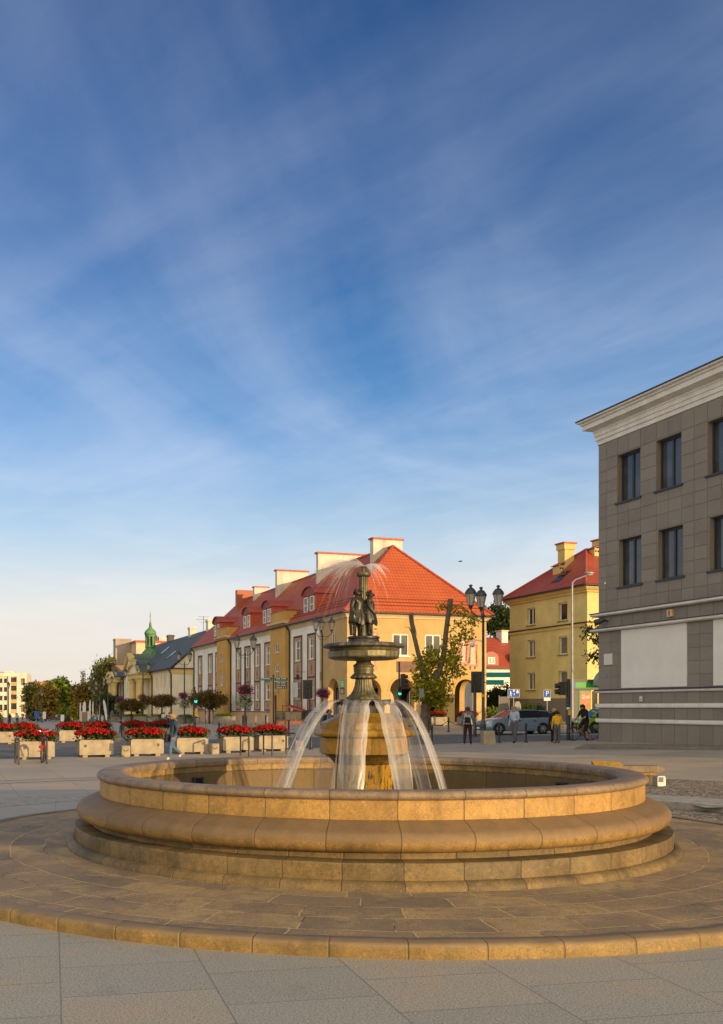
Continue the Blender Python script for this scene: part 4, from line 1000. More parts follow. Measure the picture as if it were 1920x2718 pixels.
m = MB(); sweep_rect(m, 0, W_, 0, 18.2, [(-.02, 9.12), (.10, 9.12), (.16, 9.25), (.30, 9.38), (.34, 9.46), (-.02, 9.47)]); m.build('cornice', m_crm, ch)
m = MB(); HB = 4.7
m.slab([(-.45, -.45, EZ), (-.45, 18.2, EZ), (RA, 18.2, RZ), (RA, HB, RZ)], .12)
m.slab([(W_ + .45, -.45, EZ), (-.45, -.45, EZ), (RA, HB, RZ)], .12)
m.slab([(W_ + .45, 18.2, EZ), (W_ + .45, -.45, EZ), (RA, HB, RZ), (RA, 18.2, RZ)], .12)
rf = m.build('roof', m_tile, ch)
m = MB()
for p, q in (((-.45, -.45, EZ), (RA, HB, RZ)), ((W_ + .45, -.45, EZ), (RA, HB, RZ)), ((RA, HB, RZ), (RA, 18.2, RZ))):
    m.tube([Vector(p) + Vector((0, 0, .04)), Vector(q) + Vector((0, 0, .04))], .12, 8)
m.build('ridge_tiles', m_flash, rf, smooth=60)
# snow guard rails low on the front and side slopes
m = MB()
for dz in (.55, .85, 1.15):
    o_ = dz / SLP - .45; of = dz / ((RZ - EZ) / (HB + .45)) - .45
    m.tube([(o_ + .3, of - .02, EZ + dz + .08), (W_ - o_ - .3, of - .02, EZ + dz + .08)], .028, 5)
    m.tube([(o_ - .02, of + .4, EZ + dz + .08), (o_ - .02, 18, EZ + dz + .08)], .028, 5)
m.build('snow_guard', m_tile2, rf)
m = MB(); m.tube([(-.50, 18.0, 9.50), (-.50, -.50, 9.50), (W_ + .5, -.50, 9.50), (W_ + .5, 10, 9.50)], .085, 8); m.build('gutter', m_gut, ch, smooth=60)
dormer(ch, 8.2, 11.3)
# front of the hip: white chimney at its apex, long firewall behind
m = MB(); m.box(4.9, 5.6, RZ - 2.2, 7.7, 6.3, 16.6)
cm = m.build('chimney', m_chim, rf); m = MB(); m.box(4.77, 5.47, 16.602, 7.83, 6.43, 16.75); m.build('chimney_cap', m_flash, cm)
firewall(ch, 18.0, 4.5, 9.6, 17.15)
# painted figures and the brown painted field on the front
m_mur = M('faded_mural_rose', (.50, .25, .19), .85, .35, 7); m_mur2 = M('faded_mural_brown', (.22, .10, .08), .85, .3, 7); m_mur3 = M('faded_mural_pale', (.62, .46, .34), .85, .2, 6)
def mural(a, z, h, w, seed):
    q = random.Random(seed); m = MB()
    body = [(-.5, 0), (.45, 0), (.52, .12), (.36, .4), (.42, .62), (.25, .78), (.10, .82), (-.12, .82), (-.30, .75), (-.40, .55), (-.34, .3)]
    m.prism([(a + w * x, z + h * y) for x, y in body], 'xz', -.012, 0, 0)
    m.prism([(a + w * x * .55 - .06, z + h * (y * .8 + .05)) for x, y in body], 'xz', -.016, -.012, 2)
    m.prism([(a + w * (.16 * math.cos(t * .785)), z + h * (.89 + .085 * math.sin(t * .785))) for t in range(8)], 'xz', -.012, 0, 2)
    m.prism([(a + w * (.17 * math.cos(t * .785)), z + h * (.93 + .06 * math.sin(t * .785))) for t in range(8)], 'xz', -.014, 0, 1)
    for k in range(4):
        x = q.uniform(-.35, .3); m.prism([(a + w * x, z + h * .08), (a + w * (x + .07), z + h * .08), (a + w * (x + .10), z + h * .62), (a + w * (x + .06), z + h * .64)], 'xz', -.018, 0, 1)
    m.prism([(a - w * .30, z - h * .10), (a - w * .16, z - h * .10), (a - w * .14, z), (a - w * .30, z)], 'xz', -.012, 0, 1); m.prism([(a + w * .10, z - h * .08), (a + w * .24, z - h * .08), (a + w * .26, z), (a + w * .10, z)], 'xz', -.012, 0, 1)
    m.build('mural_figure', [m_mur, m_mur2, m_mur3], ch)
mural(10.55, 5.5, 2.7, 1.15, 1); mural(11.45, 5.3, 2.9, 1.1, 2); mural(2.5, 6.8, 1.5, .8, 3); mural(2.2, 4.9, 1.0, .9, 4)
m = MB(); pbox(m, PFRONT, 4.36, 6.2, 4.72, 5.62, -.012, 0); m.build('painted_field', M('painted_field_brown', (.20, .115, .085), .85, .15, 3), ch)
m = MB()
for a in AR:
    c = (a[0] + a[1]) / 2; r_ = (a[1] - a[0]) / 2; zs = a[3] - r_
    o_ = [(c + (r_ + .20) * math.cos(math.pi * t / 18), zs + (r_ + .20) * math.sin(math.pi * t / 18)) for t in range(19)]; i_ = [(c + r_ * math.cos(math.pi * t / 18), zs + r_ * math.sin(math.pi * t / 18)) for t in range(19)]
    for t in range(18): m.add([(o_[t][0], -.03, o_[t][1]), (o_[t + 1][0], -.03, o_[t + 1][1]), (i_[t + 1][0], -.03, i_[t + 1][1]), (i_[t][0], -.03, i_[t][1])], [(0, 1, 2, 3)]); m.add([(o_[t][0], -.03, o_[t][1]), (o_[t + 1][0], -.03, o_[t + 1][1]), (o_[t + 1][0], 0, o_[t + 1][1]), (o_[t][0], 0, o_[t][1])], [(0, 1, 2, 3)])
m.build('arch_band', m_yel2, ch)
# small hanging sign and lantern on the side
m = MB(); m.box(-.9, 9.4, 5.0, -.02, 9.44, 5.04); m.tube([(-.75, 9.42, 5.0), (-.75, 9.42, 4.8)], .02, 5); m.lathe([(.02, 4.8), (.16, 4.72), (.12, 4.35), (.04, 4.3)], 6, (-.75, 9.42, 0)); m.build('wall_lantern', m_iron, ch)
m = MB(); m.box(-.05, 5.55, 4.2, -.01, 5.85, 4.9); m.build('house_number', M('brown_plate', (.30, .16, .05), .6, .1), ch)
m = MB(); m.box(-.42, 10.4, 2.75, -.36, 11.8, 4.1); m.build('banner', M('white_banner', (.62, .58, .52), .7, .05), ch)

mh = thing('terraced_house', 'white terraced house with four brown painted window axes between two ochre bays', 'house', place(OX, OY), ANG, 'red roofed terraced houses')
hw = []
for b0, b1 in ((18.75, 21.1), (22.35, 24.45), (25.75, 27.95), (29.1, 31.15)): hw += axis_surround(mh, b0, b1)
rwall(mh, 'side_wall', PSIDE, 18.2, 33.2, -.6, 9.5, hw, m_wht, .2)
for h in hw: window(PSIDE, mh, *h, .17, 1, .62, .09, sill=m_crm)
m = MB(); m.add([(W_, 18.2, -.6), (W_, 33.2, -.6), (W_, 33.2, 9.5), (W_, 18.2, 9.5)], [(0, 1, 2, 3)]); m.build('rear_wall', m_wht, mh)
plinth(mh, 18.22, 33.15, 4); eaves(mh, 18.45, 33.0); side_roof(mh, 18.2, 33.2); downpipe(mh, 32.9)
dormer(mh, 20.2, 23.2); dormer(mh, 27.2, 30.0); firewall(mh, 30.5, 4.5, 8.2, 17.1)
m = MB(); m.box(5.6, 32.2, 14.6, 7.2, 32.9, 17.0); c_ = m.build('chimney', m_chim, mh); m = MB(); m.box(5.48, 32.1, 17.002, 7.32, 33.0, 17.12); m.build('chimney_cap', m_flash, c_)

lh = thing('terraced_house', 'white and ochre terraced house with a red brick clad chimney, at the far left', 'house', place(OX, OY), ANG, 'red roofed terraced houses')
hw = []
for b0, b1 in ((37.75, 39.7), (40.9, 43.05), (45.85, 48.0)): hw += axis_surround(lh, b0, b1)
rwall(lh, 'side_wall', PSIDE, 37.65, 50.0, -.6, 9.5, hw, m_wht, .2); stair_bay(lh, 33.2, 37.65, False)
for h in hw: window(PSIDE, lh, *h, .17, 1, .62, .09, sill=m_crm)
m = MB(); m.add([(0, 50, -.6), (W_, 50, -.6), (W_, 50, 9.5), (RA, 50, RZ - .2), (0, 50, 9.5)], [(0, 1, 2, 3, 4)]); m.add([(W_, 33.2, -.6), (W_, 50, -.6), (W_, 50, 9.5), (W_, 33.2, 9.5)], [(0, 1, 2, 3)]); m.build('gable_wall', m_crm, lh)
plinth(lh, 37.7, 50.0, 3); eaves(lh, 37.9, 50.4); side_roof(lh, 33.2, 50.5); downpipe(lh, 49.8)
dormer(lh, 39.4, 42.2)
m = MB(); m.box(4.5, 45.6, 12.5, 7.4, 46.4, 16.75); m.build('chimney', tile_mat('red_brick_cladding', (.50, .13, .06), (.62, .20, .09), .2, .4, .02), lh)
m = MB(); m.box(5.4, 41.2, 14.2, 7.2, 41.9, 16.6); c_ = m.build('chimney', m_chim, lh); m = MB(); m.box(5.28, 41.1, 16.602, 7.32, 42.0, 16.72); m.build('chimney_cap', m_flash, c_)

# ------------------------------------------------------------------ yellow apartment house on the right
m_yap = plaster('yellow_render', (.64, .55, .24), .14); m_yapc = plaster('yellow_cornice', (.62, .48, .19), .12); m_gpl = plaster('grey_plinth', (.20, .175, .16), .2)
yh = thing('apartment_house', 'tall plain yellow apartment house with dark red hipped roof behind the parked wagon', 'house', place(27.2, 78), ANG)
YB, YA = 11.2, 15.0
hy = [(b, b + 1.2, z, z + 1.52) for b in (2.62, 7.22) for z in (9.1, 6.27, 3.38)]
hf = [(a, a + 1.2, z, z + 1.52) for a in (3.0, 7.0, 11.0) for z in (9.1, 6.27, 3.38)]
rwall(yh, 'side_wall', PS(0), 0, YB, 2.6, 11.3, hy, m_yap, .28); rwall(yh, 'front_wall', PF(0), 0, YA, 2.6, 11.3, hf, m_yap, .28)
m = MB(); m.add([(YA, 0, 0), (YA, YB, 0), (YA, YB, 11.3), (YA, 0, 11.3)], [(0, 1, 2, 3)]); m.add([(0, YB, 0), (YA, YB, 0), (YA, YB, 11.3), (0, YB, 11.3)], [(0, 1, 2, 3)]); m.build('rear_wall', m_yap, yh)
m = MB(); m.box(-.06, -.06, -.5, YA + .06, YB + .06, 2.6); m.build('plinth', m_gpl, yh)
for h in hy: window(PS(0), yh, *h, .25, 1 if h[0] > 5 else 0, 0, .10, sill=m_gut if False else M('ochre_sill', (.26, .17, .06), .8, .1) if h is hy[0] else bpy.data.materials['ochre_sill'])
for h in hf: window(PF(0), yh, *h, .25, 1, 0, .10, sill=bpy.data.materials['ochre_sill'])
m = MB(); sweep_rect(m, 0, YA, 0, YB, [(-.02, 8.42), (.10, 8.42), (.12, 8.55), (.05, 8.62), (.05, 8.66), (-.02, 8.67)]); sweep_rect(m, 0, YA, 0, YB, [(-.02, 8.67), (.13, 8.68), (.13, 8.76), (-.02, 8.80)], 1); m.build('string_course', [m_yapc, m_brown], yh)
m = MB(); sweep_rect(m, 0, YA, 0, YB, [(-.02, 11.15), (.14, 11.15), (.20, 11.30), (.32, 11.36), (.44, 11.50), (.46, 11.66), (-.02, 11.67)]); m.build('cornice', m_yapc, yh)
m = MB(); e, zt, zr, ha = .58, 11.72, 15.6, 4.06
A_, B_, C_, D_ = (-e, -e, zt), (YA + e, -e, zt), (YA + e, YB + e, zt), (-e, YB + e, zt); E_, F_ = (ha, YB / 2, zr), (YA - ha, YB / 2, zr)
m.slab([A_, B_, F_, E_], .12); m.slab([D_, A_, E_], .12); m.slab([C_, D_, E_, F_], .12); m.slab([B_, C_, F_], .12)
rf = m.build('roof', m_tile2, yh)
m = MB()
for p, q in ((A_, E_), (B_, F_), (C_, F_), (D_, E_), (E_, F_)): m.tube([Vector(p) + Vector((0, 0, .03)), Vector(q) + Vector((0, 0, .03))], .11, 8)
m.build('ridge_tiles', m_flash, rf, smooth=60)
m = MB(); m.tube([(-e - .06, YB + e, zt - .05), (-e - .06, -e - .06, zt - .05), (YA + e, -e - .06, zt - .05)], .09, 8); m.build('gutter', m_gut, yh, smooth=60)
def ychim(a, b, z0, z1, w, d, low=True):
    m = MB(); m.box(a - w / 2, b - d / 2, z0, a + w / 2, b + d / 2, z1 - .5); m.box(a - w / 2 - .10, b - d / 2 - .1, z1 - .5, a + w / 2 + .10, b + d / 2 + .1, z1); c = m.build('chimney', m_yapc, rf)
    m = MB(); m.box(a - w / 2 - .2, b - d / 2 - .2, z1 + .002, a + w / 2 + .2, b + d / 2 + .2, z1 + .12); m.build('chimney_cap', m_flash, c)
    if low:
        m = MB(); m.box(a - w / 2 - .55, b - d / 2 + .05, z0, a - w / 2 - .002, b + d / 2 - .05, z0 + 1.0); q = m.build('flue_box', m_yapc, c)
        m = MB(); m.slab([(a - w / 2 - .7, b - d / 2 - .1, z0 + .98), (a - w / 2 - .7, b + d / 2 + .1, z0 + .98), (a - w / 2 - .003, b + d / 2 + .1, z0 + 1.3), (a - w / 2 - .003, b - d / 2 - .1, z0 + 1.3)], .06); m.build('flue_roof', m_flash, q)
        m = MB()
        for k in (-.3, .3): m.box(a - w / 2 - .3 + k * .4 - .06, b - d / 2 + .02, z0 + .65, a - w / 2 - .3 + k * .4 + .06, b - d / 2 + .06, z0 + .8)
        m.build('flue_vent', m_hole, q)
ychim(2.5, 6.3, 13.2, 16.1, .95, 1.0); ychim(5.2, 4.9, 14.6, 16.3, 1.1, .9)
m = MB(); zz = lambda a: zt + (a + e) * (zr - zt) / (ha + e)
m.slab([(.35, 4.2, zz(.35) + .07), (.35, 5.4, zz(.35) + .07), (1.55, 5.4, zz(1.55) + .07), (1.55, 4.2, zz(1.55) + .07)], .07, 0); m.slab([(.45, 4.3, zz(.45) + .08), (.45, 5.3, zz(.45) + .08), (1.45, 5.3, zz(1.45) + .08), (1.45, 4.3, zz(1.45) + .08)], .01, 1)
m.build('skylight', [m_gut, m_glass], rf)

# small green shop in front of it
sp = px(1556, 71); SK = thing('shop_kiosk', 'small shop with green fascia, yellow window frames and posters beside the yellow apartment house', 'shop', (sp.x, sp.y, sp.z - .05), ANG)
m_grn = M('green_fascia', (.035, .30, .03), .45, .1, 3); m_yfr = M('yellow_shop_frame', (.62, .48, .04), .45, .08, 4); m_dgr = M('grey_shop_trim', (.08, .085, .085), .5, .1, 4)
m = MB(); m.box(-1.25, 0, 0, 3.4, .7, 3.2); m.build('shop_wall', m_dgr, SK)
m = MB(); m.box(-1.3, -.10, 2.75, 3.4, .0, 3.15, 0); m.box(-1.32, -.12, 3.151, 3.45, .02, 3.36, 1); m.box(-1.3, -.105, 2.60, 3.4, .0, 2.748, 1); m.box(-1.32, -.13, 2.75, -.95, -.0, 3.15, 2); m.build('fascia', [m_grn, m_dgr, M('blue_shop_corner', (.05, .14, .42), .5, .05)], SK)
m = MB(); m.box(.45, -.03, .35, 1.55, .0, 2.55, 0)
for q in (.42, 1.0, 1.55): m.box(q - .05, -.06, .3, q + .05, .0, 2.58, 1)
for z in (.3, .95, 2.5): m.box(.42, -.055, z, 1.55, .0, z + .08, 1)
m.build('shop_window', [m_glass, m_yfr], SK)
m = MB(); m.box(1.62, -.05, .0, 2.4, .0, 2.6); m.build('green_pillar', m_grn, SK)
m_post = M('orange_poster', (.48, .13, .06), .6, .5, 5, col2=(.40, .24, .16)); m_post2 = M('pale_poster', (.42, .36, .30), .6, .4, 6)
m = MB(); m.box(-.55, -.05, 1.25, .38, .0, 2.45); m.box(-.45, -.052, .85, .28, .0, 1.2, 1); m.box(-.42, -.056, 1.95, .25, -.05, 2.25, 1); m.build('poster', [m_post, m_post2], SK)
m = MB(); m.box(-.62, -.03, .0, .42, .0, 2.55); m.build('green_panel', m_grn, SK)
m_awn = M('glass_awning', (.22, .30, .26), .3, .15, 3)
m = MB(); ap = [(1.9 + 1.5 * math.cos(math.pi * t / 14), 2.9 + 1.35 * math.sin(math.pi * t / 14)) for t in range(15)]; m.prism(ap, 'xz', -1.0, -.2); m.build('awning', m_awn, SK, smooth=40)

# ------------------------------------------------------------------ red roofed house glimpsed between them
p = px(1322, 106); fh = thing('small_house', 'small white house with red mansard roof and arched dormers seen between the two yellow houses', 'house', (p.x, p.y, 0), ANG)
z_ = lambda v: EYE - (v - HY) * 106 / F
m = MB(); m.box(-3.2, 0, 0, 3.6, 7, z_(1772)); m.build('wall', m_wht, fh)
m = MB(); m.slab([(-3.4, -.3, z_(1772)), (3.8, -.3, z_(1772)), (3.8, 1.0, z_(1735)), (-3.4, 1.0, z_(1735))], .1); m.slab([(-3.4, 1.0, z_(1735)), (3.8, 1.0, z_(1735)), (3.8, 4.2, z_(1684)), (-3.4, 4.2, z_(1684))], .1); m.build('roof', m_tile2, fh)
m = MB(); m.box(-3.4, -.36, z_(1772) - .15, 3.8, -.25, z_(1772) + .04); m.build('gutter', m_gut, fh)
for q in (-.9, 2.6):
    m = MB(); m.prism([(q - .95, z_(1770)), (q + .95, z_(1770)), (q + .95, z_(1748))] + [(q + .95 * math.cos(math.pi * t / 10), z_(1748) + .75 * math.sin(math.pi * t / 10)) for t in range(1, 10)] + [(q - .95, z_(1748))], 'xz', -.1, 2.5); d = m.build('dormer', m_redclad, fh)
    window(PF(-.16), d, q - .45, q + .45, z_(1763), z_(1745), .06, 1, 0, .10)
for q, w, zt_ in ((-2.7, .9, 1680), (2.9, .8, 1668)):
    m = MB(); m.box(q - w / 2, 3.2, z_(1735), q + w / 2, 4.4, z_(zt_)); c = m.build('chimney', m_wht, fh); m = MB(); m.box(q - w / 2 - .1, 3.1, z_(zt_) + .002, q + w / 2 + .1, 4.5, z_(zt_) + .12); m.build('chimney_cap', m_crm, c)
for q in (-2.0, .4, 2.4): window(PF(-.01), fh, q - .4, q + .4, 2.2, 3.7, .02, 1, 0, .08)

# ------------------------------------------------------------------ long yellow hall with the green cupola
m_hall = plaster('pale_yellow_render', (.80, .68, .46), .16); m_hally = plaster('hall_yellow', (.66, .50, .22), .12); m_hallw = plaster('hall_cream', (.80, .73, .58), .12)
g_ = G('green_copper'); X_, Y_, Z_ = g_.xyz(); n_ = g_.noise(1.6, 6, rough=.65); sv_ = g_.noise(1.0, 5, vec=g_.comb(g_.math('MULTIPLY', X_, 4.0), g_.math('MULTIPLY', Y_, 4.0), g_.math('MULTIPLY', Z_, .7)))
c_ = g_.ramp(g_.math('ADD', g_.math('MULTIPLY', n_, .5), g_.math('MULTIPLY', sv_, .55)), [(.40, (.075, .09, .045)), (.50, (.085, .20, .085)), (.66, (.17, .33, .15))]); m_cop = g_.out(c_, .6, .3)
m_copr = tile_mat('green_grey_copper_roof', (.10, .135, .115), (.16, .20, .165), 3.0, .6, .03, .55)
HX, HYY = -10.8, 135.0
hl = thing('yellow_hall', 'long pale yellow hall with grey roof, columned porches and a green copper cupola', 'hall', place(HX, HYY), ANG)
HW, HLn, HE, HR = 13.0, 45.0, 7.25, 13.2
win = [(.95, 1.75, 4.6, 6.4), (4.35, 5.15, 4.6, 6.35), (6.65, 7.45, 4.6, 6.3), (9.75, 10.75, 4.5, 6.25), (30.6, 31.5, 4.35, 6.0), (32.8, 33.7, 4.3, 6.0), (35.4, 36.3, 4.3, 6.0)]
winl = [(a, b, .75, 2.5) for a, b, _, _ in win]
rwall(hl, 'side_wall', PS(0), 0, HLn, -1.4, HE, win + winl, m_hall, .2)
for h in win + winl: window(PS(0), hl, *h, .16, 1, .6, .10, glass=m_curt)
for h in win: m = MB(); pbox(m, PS(0), h[0] - .15, h[1] + .15, h[2] - 1.25, h[2] - .12, -.05, 0); m.build('apron_panel', m_hallw, hl)
m = MB(); m.add([(0, 0, -1.4), (HW, 0, -1.4), (HW, 0, HE), (HW / 2, 0, HR - .15), (0, 0, HE)], [(0, 1, 2, 3, 4)]); m.add([(0, HLn, -1.4), (HW, HLn, -1.4), (HW, HLn, HE), (HW / 2, HLn, HR - .15), (0, HLn, HE)], [(0, 1, 2, 3, 4)]); m.add([(HW, 0, -1.4), (HW, HLn, -1.4), (HW, HLn, HE), (HW, 0, HE)], [(0, 1, 2, 3)]); m.build('gable_wall', m_hallw, hl)
m = MB()
for a in (2.9, 4.6): pbox(m, PF(0), a, a + .32, -.5, HE - .75, -.05, 0)
pbox(m, PF(0), -.02, HW, HE - .75, HE - .05, -.06, 0, 0); pbox(m, PF(0), -.1, HW, HE - .049, HE + .10, -.16, 0, 1); m.build('gable_trim', [m_hally, m_brown], hl)
m = MB(); m.slab([(-.6, -.35, HE + .05), (-.6, HLn + .4, HE + .05), (HW / 2, HLn + .4, HR), (HW / 2, -.35, HR)], .18); m.slab([(HW + .6, HLn + .4, HE + .05), (HW + .6, -.35, HE + .05), (HW / 2, -.35, HR), (HW / 2, HLn + .4, HR)], .18)
rf = m.build('roof', m_slate, hl)
zz = lambda a: HE + .05 + (a + .6) * (HR - HE - .05) / (HW / 2 + .6)
for a, b in ((1.4, 9.5), (3.0, 21.0)):
    m = MB(); m.slab([(a, b, zz(a) + .12), (a, b + 1.3, zz(a) + .12), (a + 1.5, b + 1.3, zz(a + 1.5) + .12), (a + 1.5, b, zz(a + 1.5) + .12)], .1); m.build('skylight', m_glass, rf)
for a, b, zt_, mt in ((6.6, 4.0, 14.6, m_chim), (6.4, 14.0, 14.3, m_chim), (6.6, 30.0, 14.2, m_gut)):
    m = MB(); m.box(a - .5, b - .6, 12.2, a + .5, b + .6, zt_); m.box(a - .6, b - .7, zt_ - .35, a + .6, b + .7, zt_ - .1); m.build('chimney', mt, rf)
m = MB(); m.tube([(6.5, 7.5, 13), (6.5, 7.5, 15.4)], .04, 5)
for z, w in ((15.3, .8), (14.9, 1.1), (14.5, .7)): m.tube([(6.5 - w, 7.5, z), (6.5 + w, 7.5, z)], .03, 4)
m.build('aerial', m_gut, rf)
for b in (.15, 13.2, 24.0, 38.0):
    m = MB(); m.tube([(-.5, b, HE - .05), (-.12, b, HE - .8), (-.12, b, -.6)], .10, 7); m.build('downpipe', m_gut, hl, smooth=50)
m = MB(); m.tube([(-.68, -.2, HE + .02), (-.68, 13.0, HE + .02)], .12, 7); m.tube([(-.68, 24.0, HE + .02), (-.68, HLn, HE + .02)], .12, 7); m.build('gutter', m_gut, hl)
def porch(b0, b1, zc, out, name):
    """portico: two pairs of columns carrying a curved gable"""
    m = MB()
    for b in (b0 + .7, b0 + 1.9, b1 - 1.9, b1 - .7):
        m.lathe([(.62, -1.4), (.62, .6), (.50, .65), (.50, .8), (.44, .9), (.40, 5.6), (.48, 5.7), (.46, 5.8), (.60, 6.15), (.66, 6.2), (.66, 6.3)], 14, (-out, b, 0), cap1=True)
    c = m.build('column', m_hally, hl, smooth=35)
    m = MB(); m.box(-out - .6, b0, 6.3, -.02, b1, 6.95); m.box(-out - .85, b0 - .2, 6.95, -.02, b1 + .2, 7.15); m.build('entablature', m_hally, hl)
    cb = (b0 + b1) / 2; h = (b1 - b0) / 2
    arc = [(cb + (h + .3) * math.cos(math.pi * t / 14), 7.15 + zc * math.sin(math.pi * t / 14)) for t in range(15)]
    ar2 = [(cb + (h - .3) * math.cos(math.pi * t / 14), 7.15 + (zc - .45) * math.sin(math.pi * t / 14)) for t in range(15)]
    m = MB(); m.prism(ar2, 'yz', -out - .35, -out + .1); m.build('tympanum', m_hallw, hl)
    m = MB(); m.prism(arc, 'yz', -out - .3, 4.0); m.build('porch_roof', m_copr, hl, smooth=30)
    m = MB(); m.prism(arc + ar2[::-1], 'yz', -out - .75, -out - .302); m.build('curved_gable', m_hally, hl, smooth=20)
porch(14.2, 22.6, 1.75, 1.6, 'a'); porch(38.6, 44.6, 1.1, 1.4, 'b')
# central projecting bay with triangular gable
m = MB(); facade(m, PS(-.9), 23.6, 31.2, -1.4, 8.0, [(b, b + .9, 3.6, 6.6) for b in (25.0, 27.0, 29.0)], .2); m.add([(-.9, 23.6, -1.4), (0, 23.6, -1.4), (0, 23.6, 8.0), (-.9, 23.6, 8.0)], [(0, 1, 2, 3)]); m.add([(-.9, 31.2, -1.4), (0, 31.2, -1.4), (0, 31.2, 8.0), (-.9, 31.2, 8.0)], [(0, 1, 2, 3)])
m.prism([(23.6, 8.0), (31.2, 8.0), (27.4, 10.4)], 'yz', -.9, 0.0); bay = m.build('central_bay', m_hallw, hl)
for b in (25.0, 27.0, 29.0): window(PS(-.9), bay, b, b + .9, 3.6, 6.6, .16, 1, .7, .10, glass=m_curt)
m = MB()
for p, q in (((23.3, 7.95), (27.4, 10.55)), ((31.5, 7.95), (27.4, 10.55))):
    m.prism([p, (p[0], p[1] + .45), (q[0], q[1] + .3), (q[0], q[1] - .15)], 'yz', -1.35, -.5)
m.box(-1.2, 23.4, 7.75, -.2, 31.4, 7.98); m.build('pediment_moulding', m_hally, bay)
m = MB(); m.slab([(-1.2, 23.2, 8.1), (5, 23.2, 8.1), (5, 27.4, 10.75), (-1.2, 27.4, 10.75)], .12); m.slab([(-1.2, 31.6, 8.1), (5, 31.6, 8.1), (5, 27.4, 10.75), (-1.2, 27.4, 10.75)], .12); m.build('bay_roof', m_copr, bay)
m = MB(); m.box(-1.5, 23.2, 8.2, -.7, 24.1, 9.4); m.box(-1.6, 23.1, 9.4, -.6, 24.2, 9.6); m.ball((-1.1, 23.65, 9.95), (.34, .34, .38), 10, 7); m.build('urn', m_hally, bay)
# cupola
cq = (3.0, 29.5, 0.0)
m = MB(); m.lathe([(1.35, 9.0), (1.45, 9.9), (1.72, 10.05), (1.75, 10.35), (1.62, 10.75), (1.25, 11.25), (.90, 11.6), (.80, 11.9), (.92, 11.95), (.92, 12.15), (.80, 12.2)], 32, cq, cap1=True); cu = m.build('cupola', m_cop, hl, smooth=35)
m = MB()
for k in range(8):
    a = 2 * math.pi * k / 8 + .39; m.obox((cq[0] + .72 * math.cos(a), cq[1] + .72 * math.sin(a)), (-math.sin(a), math.cos(a)), (math.cos(a), math.sin(a)), .13, .13, 12.15, 13.75)
m.lathe([(.45, 12.15), (.45, 13.8)], 12, cq, 1); m.build('lantern_post', [m_cop, m_hole], cu)
m = MB(); m.lathe([(.60, 13.7), (.86, 13.75), (.92, 13.95), (.90, 14.05), (1.02, 14.25), (1.0, 14.5), (.80, 14.85), (.48, 15.1), (.26, 15.4), (.20, 15.9), (.12, 16.3)], 24, cq, cap0=True, cap1=True); m.build('onion_dome', m_cop, cu, smooth=35)
m = MB(); m.tube([(cq[0], cq[1], 16.2), (cq[0], cq[1], 17.0), (cq[0], cq[1], 18.1)], [.12, .06, .03], 7); m.ball((cq[0], cq[1], 17.3), .13, 8, 6); m.box(cq[0] - .02, cq[1] - .3, 17.72, cq[0] + .02, cq[1] + .3, 17.80); m.build('spire', M('gilt_spire', (.45, .30, .12), .4, .1, metal=.5), cu)

# blocks behind the hall
def block(u0, u1, Y, v0, mat, name, label, capm, dep=12, base=-2.5, cat='building', wins=None, rz=ANG):
    x0, x1 = (u0 - CX) / F * Y, (u1 - CX) / F * Y; zt = EYE - (v0 - HY) * Y / F
    t = thing(name, label, cat, (x0, Y, 0), rz); w = (x1 - x0) / math.cos(rz)
    m = MB()
    hs = wins(w, zt) if wins else []
    facade(m, PF(0), 0, w, base, zt, hs, .2); m.add([(0, 0, base), (0, dep, base), (0, dep, zt), (0, 0, zt)], [(0, 1, 2, 3)]); m.add([(w, 0, base), (w, dep, base), (w, dep, zt), (w, 0, zt)], [(0, 1, 2, 3)]); m.add([(0, 0, zt), (w, 0, zt), (w, dep, zt), (0, dep, zt)], [(0, 1, 2, 3)]); m.build('wall', mat, t)
    for h in hs: window(PF(0), t, *h, .16, 1, 0, .12)
    m = MB(); m.box(-.3, -.3, zt + .002, w + .3, dep + .3, zt + .45); m.build('coping', capm, t)
    return t, w, zt
m_cblk = plaster('cream_block', (.62, .48, .32), .1); m_bblk = plaster('brown_block', (.26, .17, .11), .25)
t, w, zt = block(362, 449, 215, 1705, m_cblk, 'apartment_block', 'tall plain cream block with flat roof behind the green cupola', m_flash, 10, wins=lambda w, z: [(w * .9, w * .9 + .8, z - 6, z - 4.2)])
m = MB(); m.box(w - 4.2, 3, zt + .45, w - 2.2, 5, zt + 1.9, 0); m.box(w - 1.8, 3.2, zt + .45, w - .3, 4.6, zt + 1.6, 1); m.build('roof_vent', [m_gut, m_chim], t)
m = MB(); m.box(-3.6, 6, -2.5, -.002, 9, zt + .9); m.box(-3.7, 5.9, zt + .9, .1, 9.1, zt + 1.2); m.build('stair_tower', plaster('tower_render', (.36, .30, .27), .1), t)
block(306, 346, 190, 1764, m_bblk, 'brick_building', 'brown flat roofed building end beside the willow behind the hall', m_gut, 6)
m = MB(); p = px(313, 178)
sgn = thing('blue_sign', 'tall blue advertising sign at the far left corner of the yellow hall', 'sign', (p.x, p.y - 1.5, p.z), ANG)
m = MB(); m.box(-.55, -.06, 4.0, .55, .06, 8.4); m.build('sign_panel', M('blue_panel', (.05, .09, .42), .5, .1), sgn); m = MB(); m.tube([(0, .1, -.5), (0, .1, 8.3)], .07, 6); m.build('post', m_iron, sgn)

